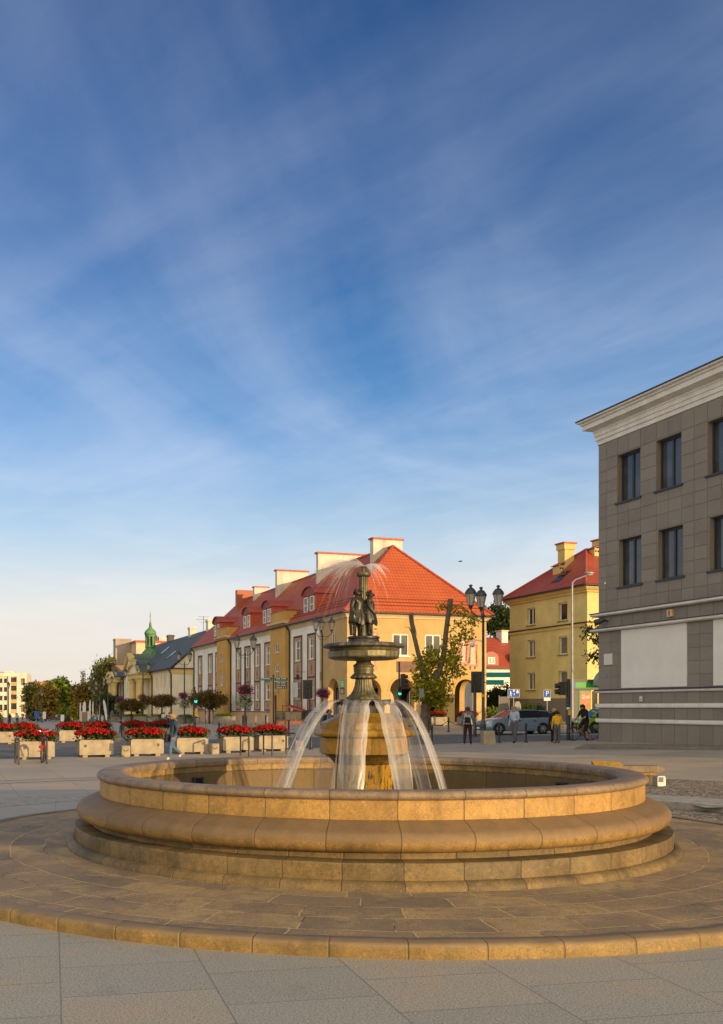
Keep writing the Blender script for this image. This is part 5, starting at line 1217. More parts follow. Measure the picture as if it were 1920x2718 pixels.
# ------------------------------------------------------------------ pale office block far left
Yo = 345.0; xo = (72 - CX) / F * Yo
ob = thing('office_block', 'pale four storey block with balconies at the far left end of the square', 'building', (xo, Yo, -2.0), R(9))
z_ = lambda v: EYE - (v - HY) * Yo / F + 2.0
m_ob = plaster('office_white', (.64, .57, .48), .1); m_rail = M('orange_balcony', (.55, .30, .12), .6, .1); m_gl2 = M('brown_curtain_wall', (.22, .14, .09), .2, .2, 1.0, spec=.6)
px_ = 345 / F
def bx(u): return (u - 72) * px_ / math.cos(R(9))
m = MB(); hs = []
zf = [z_(v) for v in (1904, 1892, 1866, 1843, 1820, 1797)]
for (u0, u1) in ((-52, -44), (-40, -32), (-28, -20), (-12, -4), (2, 9.5), (13, 21)):
    for k in (1, 2, 3, 4): hs.append((bx(u0), bx(u1), zf[k] + .9, zf[k + 1] - .55))
hs += [(bx(29), bx(47.5), zf[k] + .25, zf[k + 1] - .15) for k in range(1, 5)]
hs += [(bx(56), bx(66.5), zf[k] + .3, zf[k + 1] - .5) for k in (1, 2, 4)]
hs += [(bx(57), bx(65), zf[0] + .2, zf[1] - .3)]
facade(m, PF(0), bx(-64), 0, -1, z_(1786), hs, 1.1)
m.add([(0, 0, -1), (0, 25, -1), (0, 25, z_(1786)), (0, 0, z_(1786))], [(0, 1, 2, 3)]); m.add([(bx(-64), 0, z_(1786)), (0, 0, z_(1786)), (0, 25, z_(1786)), (bx(-64), 25, z_(1786))], [(0, 1, 2, 3)])
m.build('wall', m_ob, ob)
for h in hs:
    g = MB(); pbox(g, PF(0), h[0], h[1], h[2], h[3], .9, 1.05); g.build('window', m_gl2 if bx(55) < h[0] else m_hole if False else m_glass, ob)
m = MB()
for k in range(1, 5): m.box(bx(28), -.6, zf[k] + .2, bx(48.5), -.45, zf[k] + 1.25); m.box(bx(28), -.6, zf[k] - .05, bx(48.5), .9, zf[k] + .19)
m.build('balcony', m_rail, ob)
for u in (28, 49.5):
    m = MB(); m.box(bx(u) - .45, -.75, -1, bx(u) + .45, -.02, z_(1795)); m.build('pier', m_ob, ob)
m = MB(); m.box(bx(-64), -.5, z_(1796), bx(50), -.02, z_(1791)); m.box(bx(12), 3, z_(1786), bx(38), 12, z_(1781)); m.box(bx(-20), 3, z_(1786), bx(10), 12, z_(1783), 1); m.build('parapet', [m_ob, m_flash], ob)
t, w, zt = block(88, 128, 300, 1813, m_peach, 'tenement', 'orange roofed block showing above the brown trees at far left', m_flash, 14)
t, w, zt = block(176, 216, 270, 1842, m_hally, 'tenement', 'yellow building half hidden behind the trees beside the conifer', m_flash, 14, wins=lambda w, z: [(w * .3, w * .3 + .9, z - 3, z - 1.4), (w * .6, w * .6 + .9, z - 3, z - 1.4)])
# ================================================================== TREES AND PLANTS
def leaf_mat(name, c1, c2, c3, tr=.35):
    g = G(name); rp = g.n('ShaderNodeNewGeometry').outputs['Random Per Island']
    n = g.noise(.55, 3); f = g.math('ADD', g.math('MULTIPLY', rp, .55), g.math('MULTIPLY', n, .55))
    col = g.ramp(f, [(.25, c1), (.52, c2), (.80, c3)])
    g.out(col, .6, .25)
    tl = g.n('ShaderNodeBsdfTranslucent', {'Color': col}); mx = g.n('ShaderNodeMixShader', {0: tr, 1: g.b.outputs[0], 2: tl.outputs[0]})
    g.L.new(mx.outputs[0], g.N['Material Output'].inputs[0]); return g.m
m_lf_green = leaf_mat('leaves_green', (.075, .115, .012), (.16, .22, .02), (.26, .31, .034))
m_lf_dark = leaf_mat('leaves_dark_green', (.022, .044, .012), (.045, .080, .018), (.075, .11, .026))
m_lf_brown = leaf_mat('leaves_brown', (.17, .105, .018), (.31, .18, .03), (.34, .28, .045))
m_lf_olive = leaf_mat('leaves_olive', (.090, .095, .022), (.17, .175, .042), (.26, .24, .065))
m_lf_rust = leaf_mat('leaves_rust_green', (.080, .048, .014), (.165, .088, .024), (.16, .155, .03))
m_lf_yel = leaf_mat('leaves_yellow_green', (.14, .145, .010), (.29, .27, .016), (.46, .38, .030))
m_lf_fir = leaf_mat('leaves_fir', (.022, .034, .018), (.042, .058, .028), (.11, .085, .04), .15)
m_bark = M('bark', (.075, .058, .042), .9, .35, 5, .02, 12, stretch=(3, 3, .8))
m_barkl = M('pale_bark', (.13, .105, .075), .9, .4, 4, .02, 12, stretch=(3, 3, .8))
def leafcloud(mb, blobs, n, size, seed, flat=.0, hang=0.0, mi=0):
    """n leaf-sized faces in clumps spread through ellipsoids (centre, radii)"""
    q = np.random.default_rng(seed); B = blobs; vol = np.array([b[1][0] * b[1][1] * b[1][2] for b in B]) ** (2 / 3); vol = vol / vol.sum()
    cl = max(1, n // 9); which = q.choice(len(B), cl, p=vol)
    C = np.array([b[0] for b in B], float)[which]; Rr = np.array([b[1] for b in B], float)[which]
    d = q.normal(size=(cl, 3)); d /= np.linalg.norm(d, axis=1)[:, None]
    rad = q.uniform(.45, 1.08, cl) ** .6
    cc = C + d * Rr * rad[:, None]
    pts = np.repeat(cc, 9, 0) + q.normal(size=(cl * 9, 3)) * size * np.array([1.5, 1.5, 1.1])
    k = len(pts)
    a = q.normal(size=(k, 3)); a[:, 2] *= (1 - flat); a /= np.linalg.norm(a, axis=1)[:, None]
    b = q.normal(size=(k, 3)); b -= a * (a * b).sum(1)[:, None]; b /= np.linalg.norm(b, axis=1)[:, None]
    s = size * q.uniform(.6, 1.35, k)[:, None]
    if hang: a = a * (1 - hang) + np.array([0, 0, -1]) * hang
    v0 = pts - a * s; v1 = pts + b * s * .45; v2 = pts + a * s; v3 = pts - b * s * .45
    vs = np.stack([v0, v1, v2, v3], 1).reshape(-1, 3)
    mb.add(vs.tolist(), [(4 * i, 4 * i + 1, 4 * i + 2, 4 * i + 3) for i in range(k)], mi)
def tree(name, label, base, H, blobs, n, size, mat, tr=.2, cat='tree', group=None, seed=1, trunk_h=None, bark=None, limbs=5, hang=0):
    t = thing(name, label, cat, base, 0, group); q = random.Random(seed)
    th = trunk_h or H * .55; m = MB()
    m.tube([(0, 0, -.4), (0, 0, .15), (.04 * H * .2, 0, th * .5), (0, .02 * H, th)], [tr * 1.5, tr * 1.1, tr * .9, tr * .55], 9)
    for i in range(limbs):
        b = blobs[i % len(blobs)]; z0 = th * q.uniform(.55, .98)
        e = Vector(b[0]) + Vector((q.uniform(-.5, .5) * b[1][0], q.uniform(-.5, .5) * b[1][1], q.uniform(-.2, .5) * b[1][2])); s = Vector((0, 0, z0))
        m.tube([s, s.lerp(e, .5) + Vector((0, 0, .05 * H)), e], [tr * .5, tr * .3, tr * .08], 6)
    m.build('trunk', bark or m_bark, t, smooth=60)
    m = MB(); leafcloud(m, blobs, n, size, seed, hang=hang); m.build('crown', mat, t)
    return t
def blobby(cx, cz, rx, rz, k, seed, ry=None):
    q = random.Random(seed); B = []
    for i in range(k):
        a = q.uniform(0, 6.283); r = q.uniform(.25, .72)
        zz = q.uniform(-.62, .66); w = math.sqrt(max(.1, 1 - zz * zz))
        s = q.uniform(.36, .56)
        B.append(((cx + rx * r * w * math.cos(a), (ry or rx) * r * w * math.sin(a), cz + rz * zz), (rx * s, (ry or rx) * s, rz * s * .85)))
    return B
def ptree(name, label, u0, u1, v0, v1, Y, mat, n, size, k=14, seed=1, vb=None, group=None, tr=.25, hang=0):
    """round tree whose crown fills the box of photo columns u0..u1 and rows v0..v1 at depth Y"""
    s = Y / F; uc = (u0 + u1) / 2; b = px(uc, Y); zt = EYE - (v0 - HY) * s; zb = max(EYE - (v1 - HY) * s, b.z + .5)
    rx = (u1 - u0) / 2 * s; rz = (zt - zb) / 2
    return tree(name, label, b, zt - b.z, blobby(0, (zt + zb) / 2 - b.z, rx, rz, k, seed, ry=min(rx, 6)), n, size, mat, tr, seed=seed, group=group, trunk_h=(zt + zb) / 2 - b.z, hang=hang)
GT = 'trees at the far left end of the square'
ptree('broadleaf_tree', 'large round bright green tree standing in the middle of the far left tree line', 122, 196, 1804, 1894, 235, m_lf_green, 9000, .48, 26, 3, group=GT, tr=.4)
ptree('broadleaf_tree', 'rusty brown tree to the left of the large bright green tree', 96, 146, 1822, 1900, 215, m_lf_brown, 6000, .42, 18, 4, group=GT)
ptree('broadleaf_tree', 'olive green tree beside the pale office block', 70, 108, 1820, 1902, 220, m_lf_olive, 5000, .42, 16, 5, group=GT)
ptree('broadleaf_tree', 'dark green tree behind the rusty trees near the office block', 66, 132, 1812, 1880, 262, m_lf_dark, 2800, .45, 14, 6, group=GT)
ptree('broadleaf_tree', 'brown and green tree in front of the conifer', 198, 246, 1812, 1908, 200, m_lf_brown, 5500, .40, 18, 8, group=GT)
ptree('broadleaf_tree', 'olive tree between the conifer and the tall willow', 228, 262, 1800, 1900, 205, m_lf_olive, 5000, .40, 16, 9, group=GT)
ptree('willow_tree', 'tall olive green willow beside the end of the yellow hall', 250, 316, 1742, 1890, 196, m_lf_olive, 11000, .40, 28, 10, group=GT, tr=.4, hang=.55)
ptree('broadleaf_tree', 'low dark green tree below the willow by the hall corner', 272, 318, 1846, 1906, 172, m_lf_dark, 3000, .28, 14, 11, group=GT)
ptree('broadleaf_tree', 'small bright green young tree in front of the far left tree line', 160, 186, 1872, 1908, 190, m_lf_green, 1400, .24, 9, 12, group=GT, tr=.12)
ptree('broadleaf_tree', 'small yellow green young tree left of the white feather flags', 184, 206, 1876, 1908, 180, m_lf_yel, 1000, .22, 8, 13, group=GT, tr=.12)
def conifer():
    Y = 225; s = Y / F; b = px(221, Y); zt = EYE - (1780 - HY) * s - b.z
    t = thing('conifer_tree', 'pointed conifer rising behind the far left tree line', 'tree', b, 0, GT)
    m = MB(); m.tube([(0, 0, -.5), (0, 0, zt * .98)], [.35, .03], 8); m.build('trunk', m_bark, t)
    m = MB(); q = random.Random(4); B = []
    for i in range(13):
        f = i / 12.0; z = zt * (.22 + .75 * f); r = (1 - f) * 3.1 + .22
        for k in range(7 if i < 9 else 4):
            a = q.uniform(0, 6.283); rr = q.uniform(.55, 1.05) * r
            B.append(((rr * .55 * math.cos(a), rr * .55 * math.sin(a), z - rr * .10), (rr * .5, rr * .5, .30)))
    leafcloud(m, B, 4200, .25, 14); m.build('crown', m_lf_fir, t)
conifer()
ptree('broadleaf_tree', 'dark green tree rising between the corner house and the yellow apartment house', 1288, 1372, 1600, 1720, 130, m_lf_dark, 5200, .26, 18, 15)
def building_tree():
    b = px(1626, 60); t = thing('street_tree', 'tree with dark drooping leaves sticking out from behind the stone building corner', 'tree', b)
    s = 60 / F
    def q(u, v): p = px(u, 60, v); return (p.x - b.x, 0.2 * math.sin(u), p.z - b.z)
    m = MB(); m.tube([(0, 0, -.3), (0, 0, 2.2), (-.1, 0, 4.5), (.1, 0, 6.0)], [.16, .12, .09, .04], 8)
    m.tube([(0, 0, 3.0), q(1596, 1722), q(1566, 1690)], [.06, .04, .015], 6); m.tube([(0, 0, 2.6), q(1590, 1745), q(1572, 1737)], [.05, .03, .015], 6); m.build('trunk', m_bark, t)
    m = MB()
    B = [(q(1578, 1670), (.50, .5, .36)), (q(1563, 1692), (.36, .4, .22)), (q(1590, 1700), (.55, .6, .30)), (q(1586, 1738), (.50, .5, .24)), (q(1572, 1736), (.30, .3, .14)), (q(1592, 1750), (.4, .4, .3)), (q(1625, 1700), (.9, .8, .9)), (q(1640, 1740), (.9, .8, .7))]
    leafcloud(m, B, 1500, .13, 16, hang=.3); m.build('crown', m_lf_dark, t)
building_tree()
# pollarded plane tree with two bare limbs
def pollard():
    b = at(1127, 1938); Y = b.y
    def q(u, v, d=0.0): p = px(u, Y, v); return Vector((p.x - b.x, d, p.z - b.z))
    t = thing('pollard_tree', 'pollarded tree with two bare upright limbs and tufts of yellow green leaves before the arcade', 'tree', b)
    m = MB()
    m.tube([q(1127, 1945), q(1127, 1925), q(1130, 1895), q(1132, 1850), q(1138, 1815)], [.62, .42, .32, .30, .34], 12)
    m.tube([q(1134, 1835), q(1122, 1775, -.1), q(1110, 1735, -.1), q(1100, 1690), q(1093, 1650), q(1091, 1629)], [.26, .17, .15, .14, .15, .16], 10)
    m.tube([q(1140, 1830), q(1168, 1780, .1), q(1180, 1730, .1), q(1184, 1680), q(1190, 1635), q(1197, 1590)], [.28, .18, .17, .16, .16, .17], 10)
    m.tube([q(1150, 1800), q(1175, 1765, .4), q(1200, 1740, .5)], [.16, .10, .03], 6); m.tube([q(1140, 1810), q(1120, 1790, -.5), q(1106, 1770, -.7)], [.14, .08, .03], 6)
    for (a, c) in (((1190, 1640), (1235, 1615)), ((1185, 1680), (1225, 1690)), ((1184, 1700), (1215, 1740)), ((1195, 1600), (1172, 1612)), ((1195, 1605), (1262, 1640)), ((1098, 1690), (1075, 1665)), ((1093, 1655), (1108, 1690))):
        p0 = q(*a); p1 = q(*c); m.tube([p0, p0.lerp(p1, .5) + Vector((0, 0, .3)), p1], [.05, .03, .01], 5)
    m.build('trunk', m_barkl, t, smooth=60)
    m = MB()
    def bl(u, v, ru, rv, d=0.0): s = Y / F; return (tuple(q(u, v, d)), (ru * s, max(ru * s * .7, .35), rv * s))
    B = [bl(1118, 1790, 22, 26), bl(1150, 1765, 26, 26, .5), bl(1135, 1830, 36, 26, -.6), bl(1170, 1840, 26, 30, -.3), bl(1112, 1845, 18, 20, -.4), bl(1175, 1800, 26, 22, .4), bl(1155, 1868, 22, 14, -.4), bl(1200, 1760, 20, 24, .3), bl(1148, 1735, 14, 16), bl(1122, 1760, 14, 14)]
    leafcloud(m, B, 2500, .15, 21)
    B = [bl(1212, 1690, 20, 24), bl(1225, 1660, 22, 14), bl(1205, 1725, 20, 18), bl(1240, 1630, 18, 8), bl(1180, 1608, 12, 8), bl(1258, 1645, 12, 8), bl(1190, 1750, 24, 14), bl(1238, 1690, 14, 12), bl(1215, 1615, 14, 8), bl(1215, 1780, 12, 16)]
    leafcloud(m, B, 850, .14, 22)
    m.build('crown', m_lf_yel, t)
pollard()
# umbrella trimmed trees before the hall and terrace
GU = 'trimmed umbrella trees along the square'
def umbrella(u, vb, u0, u1, v0, v1, seed, label, stakes=False, mat=None):
    b = at(u, vb); Y = b.y; s = Y / F; zt = EYE - (v0 - HY) * s - b.z; zb = EYE - (v1 - HY) * s - b.z
    rx = (u1 - u0) / 2 * s; cx = ((u0 + u1) / 2 - u) * s; rz = (zt - zb) / 2
    t = thing('umbrella_tree', label, 'tree', b, 0, GU)
    m = MB(); m.tube([(0, 0, -.1), (.02, 0, zb), (0, 0, zb + rz)], [.12, .09, .07], 8)
    for k in range(6): a = k * 1.047; m.tube([(0, 0, zb * .95), (cx + rx * .5 * math.cos(a), rx * .5 * math.sin(a), zb + rz * .8)], [.05, .02], 5)
    m.build('trunk', m_bark, t, smooth=60)
    if stakes:
        for q in (-.42, .42): m = MB(); m.tube([(q, .1, -.1), (q, .1, 1.9)], .045, 6); m.build('stake', m_bark, t)
    B = []; q = random.Random(seed)
    for i in range(26):
        a = q.uniform(0, 6.283); r = q.uniform(.1, .86) ** .7; hz = rz * (.95 - .55 * r)
        B.append(((cx + rx * r * math.cos(a), rx * r * math.sin(a), zb + rz * (.45 + .95 * q.random() * (1 - .45 * r))), (rx * .36, rx * .36, rz * .48)))
    m = MB(); leafcloud(m, B, 6500, .12, seed); m.build('crown', mat or m_lf_rust, t)
    return t
umbrella(349, 1917, 318, 374, 1850, 1886, 31, 'small umbrella shaped tree with brown leaves left of the other two')
umbrella(430, 1915, 390, 466, 1837, 1877, 32, 'brown leaved umbrella shaped tree in front of the hall gable, between two flower lamp posts')
umbrella(556, 1921, 503, 607, 1822, 1882, 33, 'largest green and brown umbrella shaped tree with stakes in front of the terrace', True)
def hedge(name, label, u0, u1, v0, v1, Y, mat, n, size, seed, berries=False, cat='shrub'):
    s = Y / F; b = px((u0 + u1) / 2, Y); rx = (u1 - u0) / 2 * s; zt = EYE - (v0 - HY) * s - b.z
    t = thing(name, label, cat, b); q = random.Random(seed); m = MB()
    B = [((q.uniform(-.8, .8) * rx, q.uniform(-.6, .6), q.uniform(.15, .75) * zt), (rx * .34, .5, zt * .26)) for i in range(14)]
    leafcloud(m, B, n, size, seed); m.build('foliage', mat, t)
    m = MB()
    for i in range(6): x = q.uniform(-.6, .6) * rx; m.tube([(x, 0, -.1), (x + q.uniform(-.2, .2), .1, zt * .7)], [.04, .012], 5)
    m.build('stem', m_bark, t)
    if berries:
        m = MB()
        for i in range(60): c = B[i % 14]; m.ball([c[0][j] + q.uniform(-1, 1) * c[1][j] for j in range(3)], .07, 5, 4)
        m.build('berries', M('red_berries', (.35, .05, .02), .5, .2, 5), t)
hedge('shrub', 'tall dark shrub with red berries right of the arcade', 1292, 1322, 1815, 1915, 92, m_lf_dark, 3200, .14, 41, True)
hedge('shrub', 'dark green pointed shrub left of the yellow apartment house', 1316, 1352, 1806, 1915, 95, m_lf_dark, 2800, .14, 42)
hedge('shrub', 'low green bush in front of the shrubs behind the wagon', 1296, 1346, 1880, 1922, 82, m_lf_green, 1400, .11, 43)
hedge('shrub', 'round green bush against the grey plinth behind the wagon', 1384, 1426, 1860, 1900, 75, m_lf_green, 1500, .10, 44)
hedge('shrub', 'darker bush against the grey plinth, beside the parking sign post', 1424, 1452, 1864, 1900, 75, m_lf_dark, 1000, .10, 45)
p_ = px(60, 158)
hedge('topiary', 'pale green topiary column at the left edge of the square', -14, 8, 1878, 1918, 140, m_lf_yel, 900, .14, 46, cat='topiary')
# ================================================================== STREET FURNITURE
m_conc = M('beige_exposed_concrete', (.27, .225, .165), .85, .22, 3.5, .004, 70, col2=(.37, .315, .23), detail=8)
m_concs = M('concrete_dark_emblem', (.12, .10, .08), .8, .2, 9)
m_slot_shade = M('shadow_gap', (.03, .026, .022), .9, .1)  # dark colour stands in for the shade inside the smile slot
m_flower = leaf_mat('red_begonia_petals', (.34, .005, .005), (.52, .010, .009), (.68, .028, .02), .25)
m_fleaf = leaf_mat('begonia_leaves', (.014, .030, .006), (.030, .062, .010), (.06, .095, .016))
m_black = M('black_metal', (.022, .022, .024), .42, .15, 6, spec=.5)
m_post_ = M('grey_green_lamp_metal', (.045, .050, .052), .45, .2, 6, spec=.5)
m_lglass = M('frosted_lantern_glass', (.40, .37, .33), .35, .12, 6, spec=.4)
m_galv = M('galvanised_steel', (.30, .30, .30), .45, .12, 5, metal=.4)
m_teal = M('teal_sign', (.01, .26, .25), .5, .06, 3); m_bsign = M('blue_sign_face', (.02, .10, .46), .45, .05, 3); m_wsign = M('white_sign', (.75, .75, .75), .5, .03)

GP = 'concrete flower boxes with red flowers'
def make_planter():
    t = thing('flower_box', 'x', 'planter', (0, 0, 0), 0, GP); W2, D2 = .64, .50
    m = MB()
    prof = [(-W2 + .02, .09), (W2 - .02, .09), (W2, .12), (W2, .60), (W2 - .02, .62), (-W2 + .02, .62), (-W2, .60), (-W2, .12)]
    m.prism(prof, 'xz', -D2, D2); m.box(-W2 + .05, -D2 + .05, .615, W2 - .05, D2 - .05, .65)
    m.build('box', m_conc, t)
    for x in (-.42, .42): m = MB(); m.box(x - .09, -D2 + .04, -.06, x + .09, D2 - .04, .088); m.build('foot', m_conc, t)
    m = MB(); m.prism([(-.05, .40), (0, .36), (.05, .40), (.055, .48), (-.055, .48)], 'xz', -D2 - .006, -D2 + .01); e = m.build('emblem', m_concs, t)
    q = np.random.default_rng(5); m = MB(); B = []
    r = random.Random(2)
    for i in range(26):
        x = r.uniform(-.64, .64); y = r.uniform(-.48, .48); h = 1 - (x / .82) ** 2 * .55 - (y / .7) ** 2 * .4
        B.append(((x, y, .62 + .32 * h * r.uniform(.6, 1.1)), (.19, .17, .15)))
    leafcloud(m, B, 1700, .055, 6); m.build('foliage', m_fleaf, t)
    m = MB()
    for i in range(230):
        x = r.uniform(-.76, .76); y = r.uniform(-.6, .6)
        if (x / .80) ** 2 + (y / .64) ** 2 > 1: continue
        h = math.sqrt(max(0, 1 - (x / .84) ** 2 * .8 - (y / .68) ** 2 * .75)); z = .60 + .46 * h + r.uniform(-.03, .035)
        if y < -.36 and r.random() < .5: z -= r.uniform(.0, .14); y -= .05
        s = r.uniform(.035, .058)
        for k in range(4):
            a = k * 1.57 + i; c = Vector((x, y, z)); d = Vector((math.cos(a), math.sin(a), .35 + .5 * r.random())); w = Vector((-math.sin(a), math.cos(a), .1))
            m.add([c - w * s * .55 - d * s * .1, c + w * s * .55 - d * s * .1, c + d * s * 1.3 + w * s * .5, c + d * s * 1.3 - w * s * .5], [(0, 1, 2, 3)])
        m.ball((x, y, z + .004), (s * .9, s * .9, s * .6), 6, 4)
    m.build('flowers', m_flower, t)
    return t
fp = make_planter(); first_ = True
def put_planter(u, v, label, em=1, rz=None, sc=1.0, dens=1):
    global first_
    o = fp if first_ else copy_tree(fp); first_ = False
    b = at(u, v); rz = ANG if rz is None else rz
    o.location = (b.x - math.sin(rz) * .5 * sc, b.y + math.cos(rz) * .5 * sc, gz(b.x, b.y)); o.rotation_euler.z = rz; o.scale = (sc,) * 3; o['label'] = label
    for c in COL.objects:
        if c.parent == o and c.name.startswith('emblem'): c.location.x = em * .42
        if c.parent == o and c.name.startswith('flowers'): c.rotation_euler.z = math.pi * (int(u) % 2); 
    return o
put_planter(98, 2016, 'concrete flower box directly behind the parked red bicycle', -1)
put_planter(257, 2010, 'flower box with shield emblem on its left end, front row right of the red bicycle', -1)
put_planter(392, 2007, 'flower box with sparse red flowers right of the smiling concrete cube, front row', 1)
put_planter(512, 2002, 'flower box just right of the walking woman, front row', 1)
put_planter(634, 1998, 'flower box behind the first black bike hoop left of the fountain jets', 1)
put_planter(727, 1994, 'flower box nearest the fountain jets, behind the bike hoops', 1)
put_planter(4, 1976, 'flower box cut off by the left edge, back row', 1)
put_planter(64, 1973.5, 'flower box across the road behind the red bicycle, back row', 1)
put_planter(190, 1971, 'flower box in front of the seated person in black, back row', 1)
put_planter(262, 1968, 'flower box in front of the seated person in teal, back row', 1)
put_planter(364, 1966, 'flower box between the two dark parked bicycles, back row', -1)
put_planter(438, 1964, 'flower box half hidden by the walking woman, back row', 1)
put_planter(1167, 1927, 'flower box between chained bollards beside the pollarded tree', 1)
put_planter(1252, 1927, 'flower box behind the person with the backpack', 1)
put_planter(1086, 1929, 'flower box half hidden by the fountain water left of the pollarded tree', 1)

GC = 'smiling concrete cubes'
def make_cube():
    t = thing('concrete_cube', 'x', 'block', (0, 0, 0), 0, GC)
    m = MB(); m.prism([(-.17, .05), (.17, .05), (.17, .40), (.155, .42), (-.155, .42), (-.17, .40)], 'xz', -.17, .17); m.build('cube', m_conc, t)
    m = MB(); m.box(-.16, -.15, -.05, .16, .15, .048); m.build('foot', m_conc, t)
    m = MB(); pts = [(.11 * math.cos(R(200 + 14 * k)), .30 + .09 * math.sin(R(200 + 14 * k))) for k in range(11)]
    m.prism(pts + [(x * .85, z + .022) for x, z in pts[::-1]], 'xz', -.176, -.165); m.build('slot', m_slot_shade, t)
    return t
cb0 = make_cube()
for i, (u, v, l) in enumerate(((331, 2009, 'small beige concrete cube with smile shaped slot between the second and third front flower boxes'), (568, 2002, 'small beige concrete cube with smile shaped slot right of the walking woman'), (310, 1968, 'small beige concrete cube across the road left of a dark bicycle'), (793, 1992, 'small beige concrete cube beside the bike hoop next to the fountain water'))):
    o = cb0 if i == 0 else copy_tree(cb0); b = at(u, v); o.location = (b.x, b.y + .17, b.z); o.rotation_euler.z = ANG; o['label'] = l

# bollards and chains
GB = 'black bollards with round caps'
def make_bollard():
    t = thing('bollard', 'x', 'bollard', (0, 0, 0), 0, GB)
    m = MB(); m.lathe([(.10, -.05), (.10, .03), (.075, .06), (.055, .12), (.048, .16), (.048, .78), (.058, .80), (.058, .83), (.045, .85)], 12, cap1=True); m.build('post', m_black, t, smooth=40)
    m = MB(); m.lathe([(.045, .85), (.055, .87), (.05, .905), (.025, .93), (.005, .935)], 12); m.build('cap', m_black, t, smooth=40)
    return t
b0 = make_bollard()
BL = [(1397, 1971, 'bollard between the walking man and the yellow vest'), (1325, 1971.5, 'bollard beside the concrete lamp base, in front of the wagon front wheel'), (1467, 1966, 'bollard half hidden behind the woman in black'), (1520, 1964, 'bollard just right of the traffic light pole, by the bicycle'), (1590, 1959, 'bollard at the foot of the stone building corner'),
      (1147, 1977, 'nearest bollard right of the fountain water'), (1138, 1945, 'bollard at the pollarded tree, left end of the chain'), (1191, 1943, 'bollard at the right end of the chain near the flower box'), (582, 1960, 'bollard standing behind the concrete cube, left of the flower lamp post'), (645, 1931, 'short far bollard at the foot of the flower lamp post'),
      (706, 1931, 'short far bollard left of the brick edged terrace'), (767, 1953, 'bollard behind the bike hoops in front of the terrace fence'), (826, 1990, 'bollard seen through the left water jets')]
for i, (u, v, l) in enumerate(BL):
    o = b0 if i == 0 else copy_tree(b0); o.location = at(u, v); o['label'] = l
def chain(u0, v0, u1, v1, label):
    a, b = at(u0, v0) + Vector((0, 0, .74)), at(u1, v1) + Vector((0, 0, .74)); m = MB(); n = 18
    P = [a.lerp(b, i / n) - Vector((0, 0, .30 * 4 * (i / n) * (1 - i / n))) for i in range(n + 1)]
    for i in range(n):
        c = (P[i] + P[i + 1]) / 2; d = (P[i + 1] - P[i]); m.tube([P[i] - d * .15, P[i + 1] + d * .15], [.022, .022] if i % 2 else [.014, .014], 5)
    tag(m.build('chain', m_black), label, 'chain')
chain(1138, 1945, 1191, 1943, 'sagging black chain in front of the flower box by the pollarded tree')
chain(1191, 1943, 1240, 1940, 'sagging black chain running behind the person with the backpack')

# bike hoops
GH = 'black bicycle hoops'
def hoop(u0, v0, u1, v1, label, h=.82, mid=True):
    a, b = at(u0, v0), at(u1, v1); d = (b - a); L_ = d.length; t = thing('bike_hoop', label, 'bike rack', a, math.atan2(d.y, d.x), GH)
    m = MB(); m.tube([(0, 0, -.05), (0, 0, h - .04), (.012, 0, h - .012), (.04, 0, h), (L_ - .04, 0, h), (L_ - .012, 0, h - .012), (L_, 0, h - .04), (L_, 0, -.05)], .034, 10); m.build('hoop', m_black, t, smooth=60)
    if mid: m = MB(); m.tube([(0, 0, .22), (L_, 0, .22)], .018, 8); m.build('cross_bar', m_black, t, smooth=60)
hoop(50, 2030, 41.5, 2026, 'black bike hoop left of the parked red bicycle', .84, False); hoop(125, 2028, 117, 2024, 'black bike hoop beside the parked red bicycle', .84, False)
hoop(639, 2005.5, 661, 2008.5, 'first black bike hoop, in front of the left of two flower boxes'); hoop(700, 2003, 723, 2006, 'middle black bike hoop, between two flower boxes'); hoop(760, 2001, 784, 2003, 'black bike hoop next to the fountain water')

# lanterns
def lantern(t, x, y, z, s=1.0):
    m = MB(); m.lathe([(.10 * s, z), (.12 * s, z + .04 * s), (.21 * s, z + .52 * s), (.225 * s, z + .54 * s)], 6, (x, y, 0), cap0=True); g = m.build('lantern', m_lglass, t)
    m = MB(); m.lathe([(.25 * s, z + .53 * s), (.255 * s, z + .57 * s), (.21 * s, z + .66 * s), (.13 * s, z + .76 * s), (.055 * s, z + .80 * s), (.05 * s, z + .84 * s), (.085 * s, z + .87 * s), (.08 * s, z + .90 * s), (.03 * s, z + .93 * s)], 12, (x, y, 0), cap1=True, cap0=True); m.build('lantern_cap', m_post_, g, smooth=35)
    m = MB()
    for k in range(6):
        a = k * math.pi / 3; m.tube([(x + .12 * s * math.cos(a), y + .12 * s * math.sin(a), z + .04 * s), (x + .222 * s * math.cos(a), y + .222 * s * math.sin(a), z + .54 * s)], .012 * s, 4)
    m.lathe([(.03 * s, z - .16 * s), (.05 * s, z - .10 * s), (.105 * s, z), (.13 * s, z + .045 * s)], 8, (x, y, 0)); m.build('lantern_frame', m_post_, g)
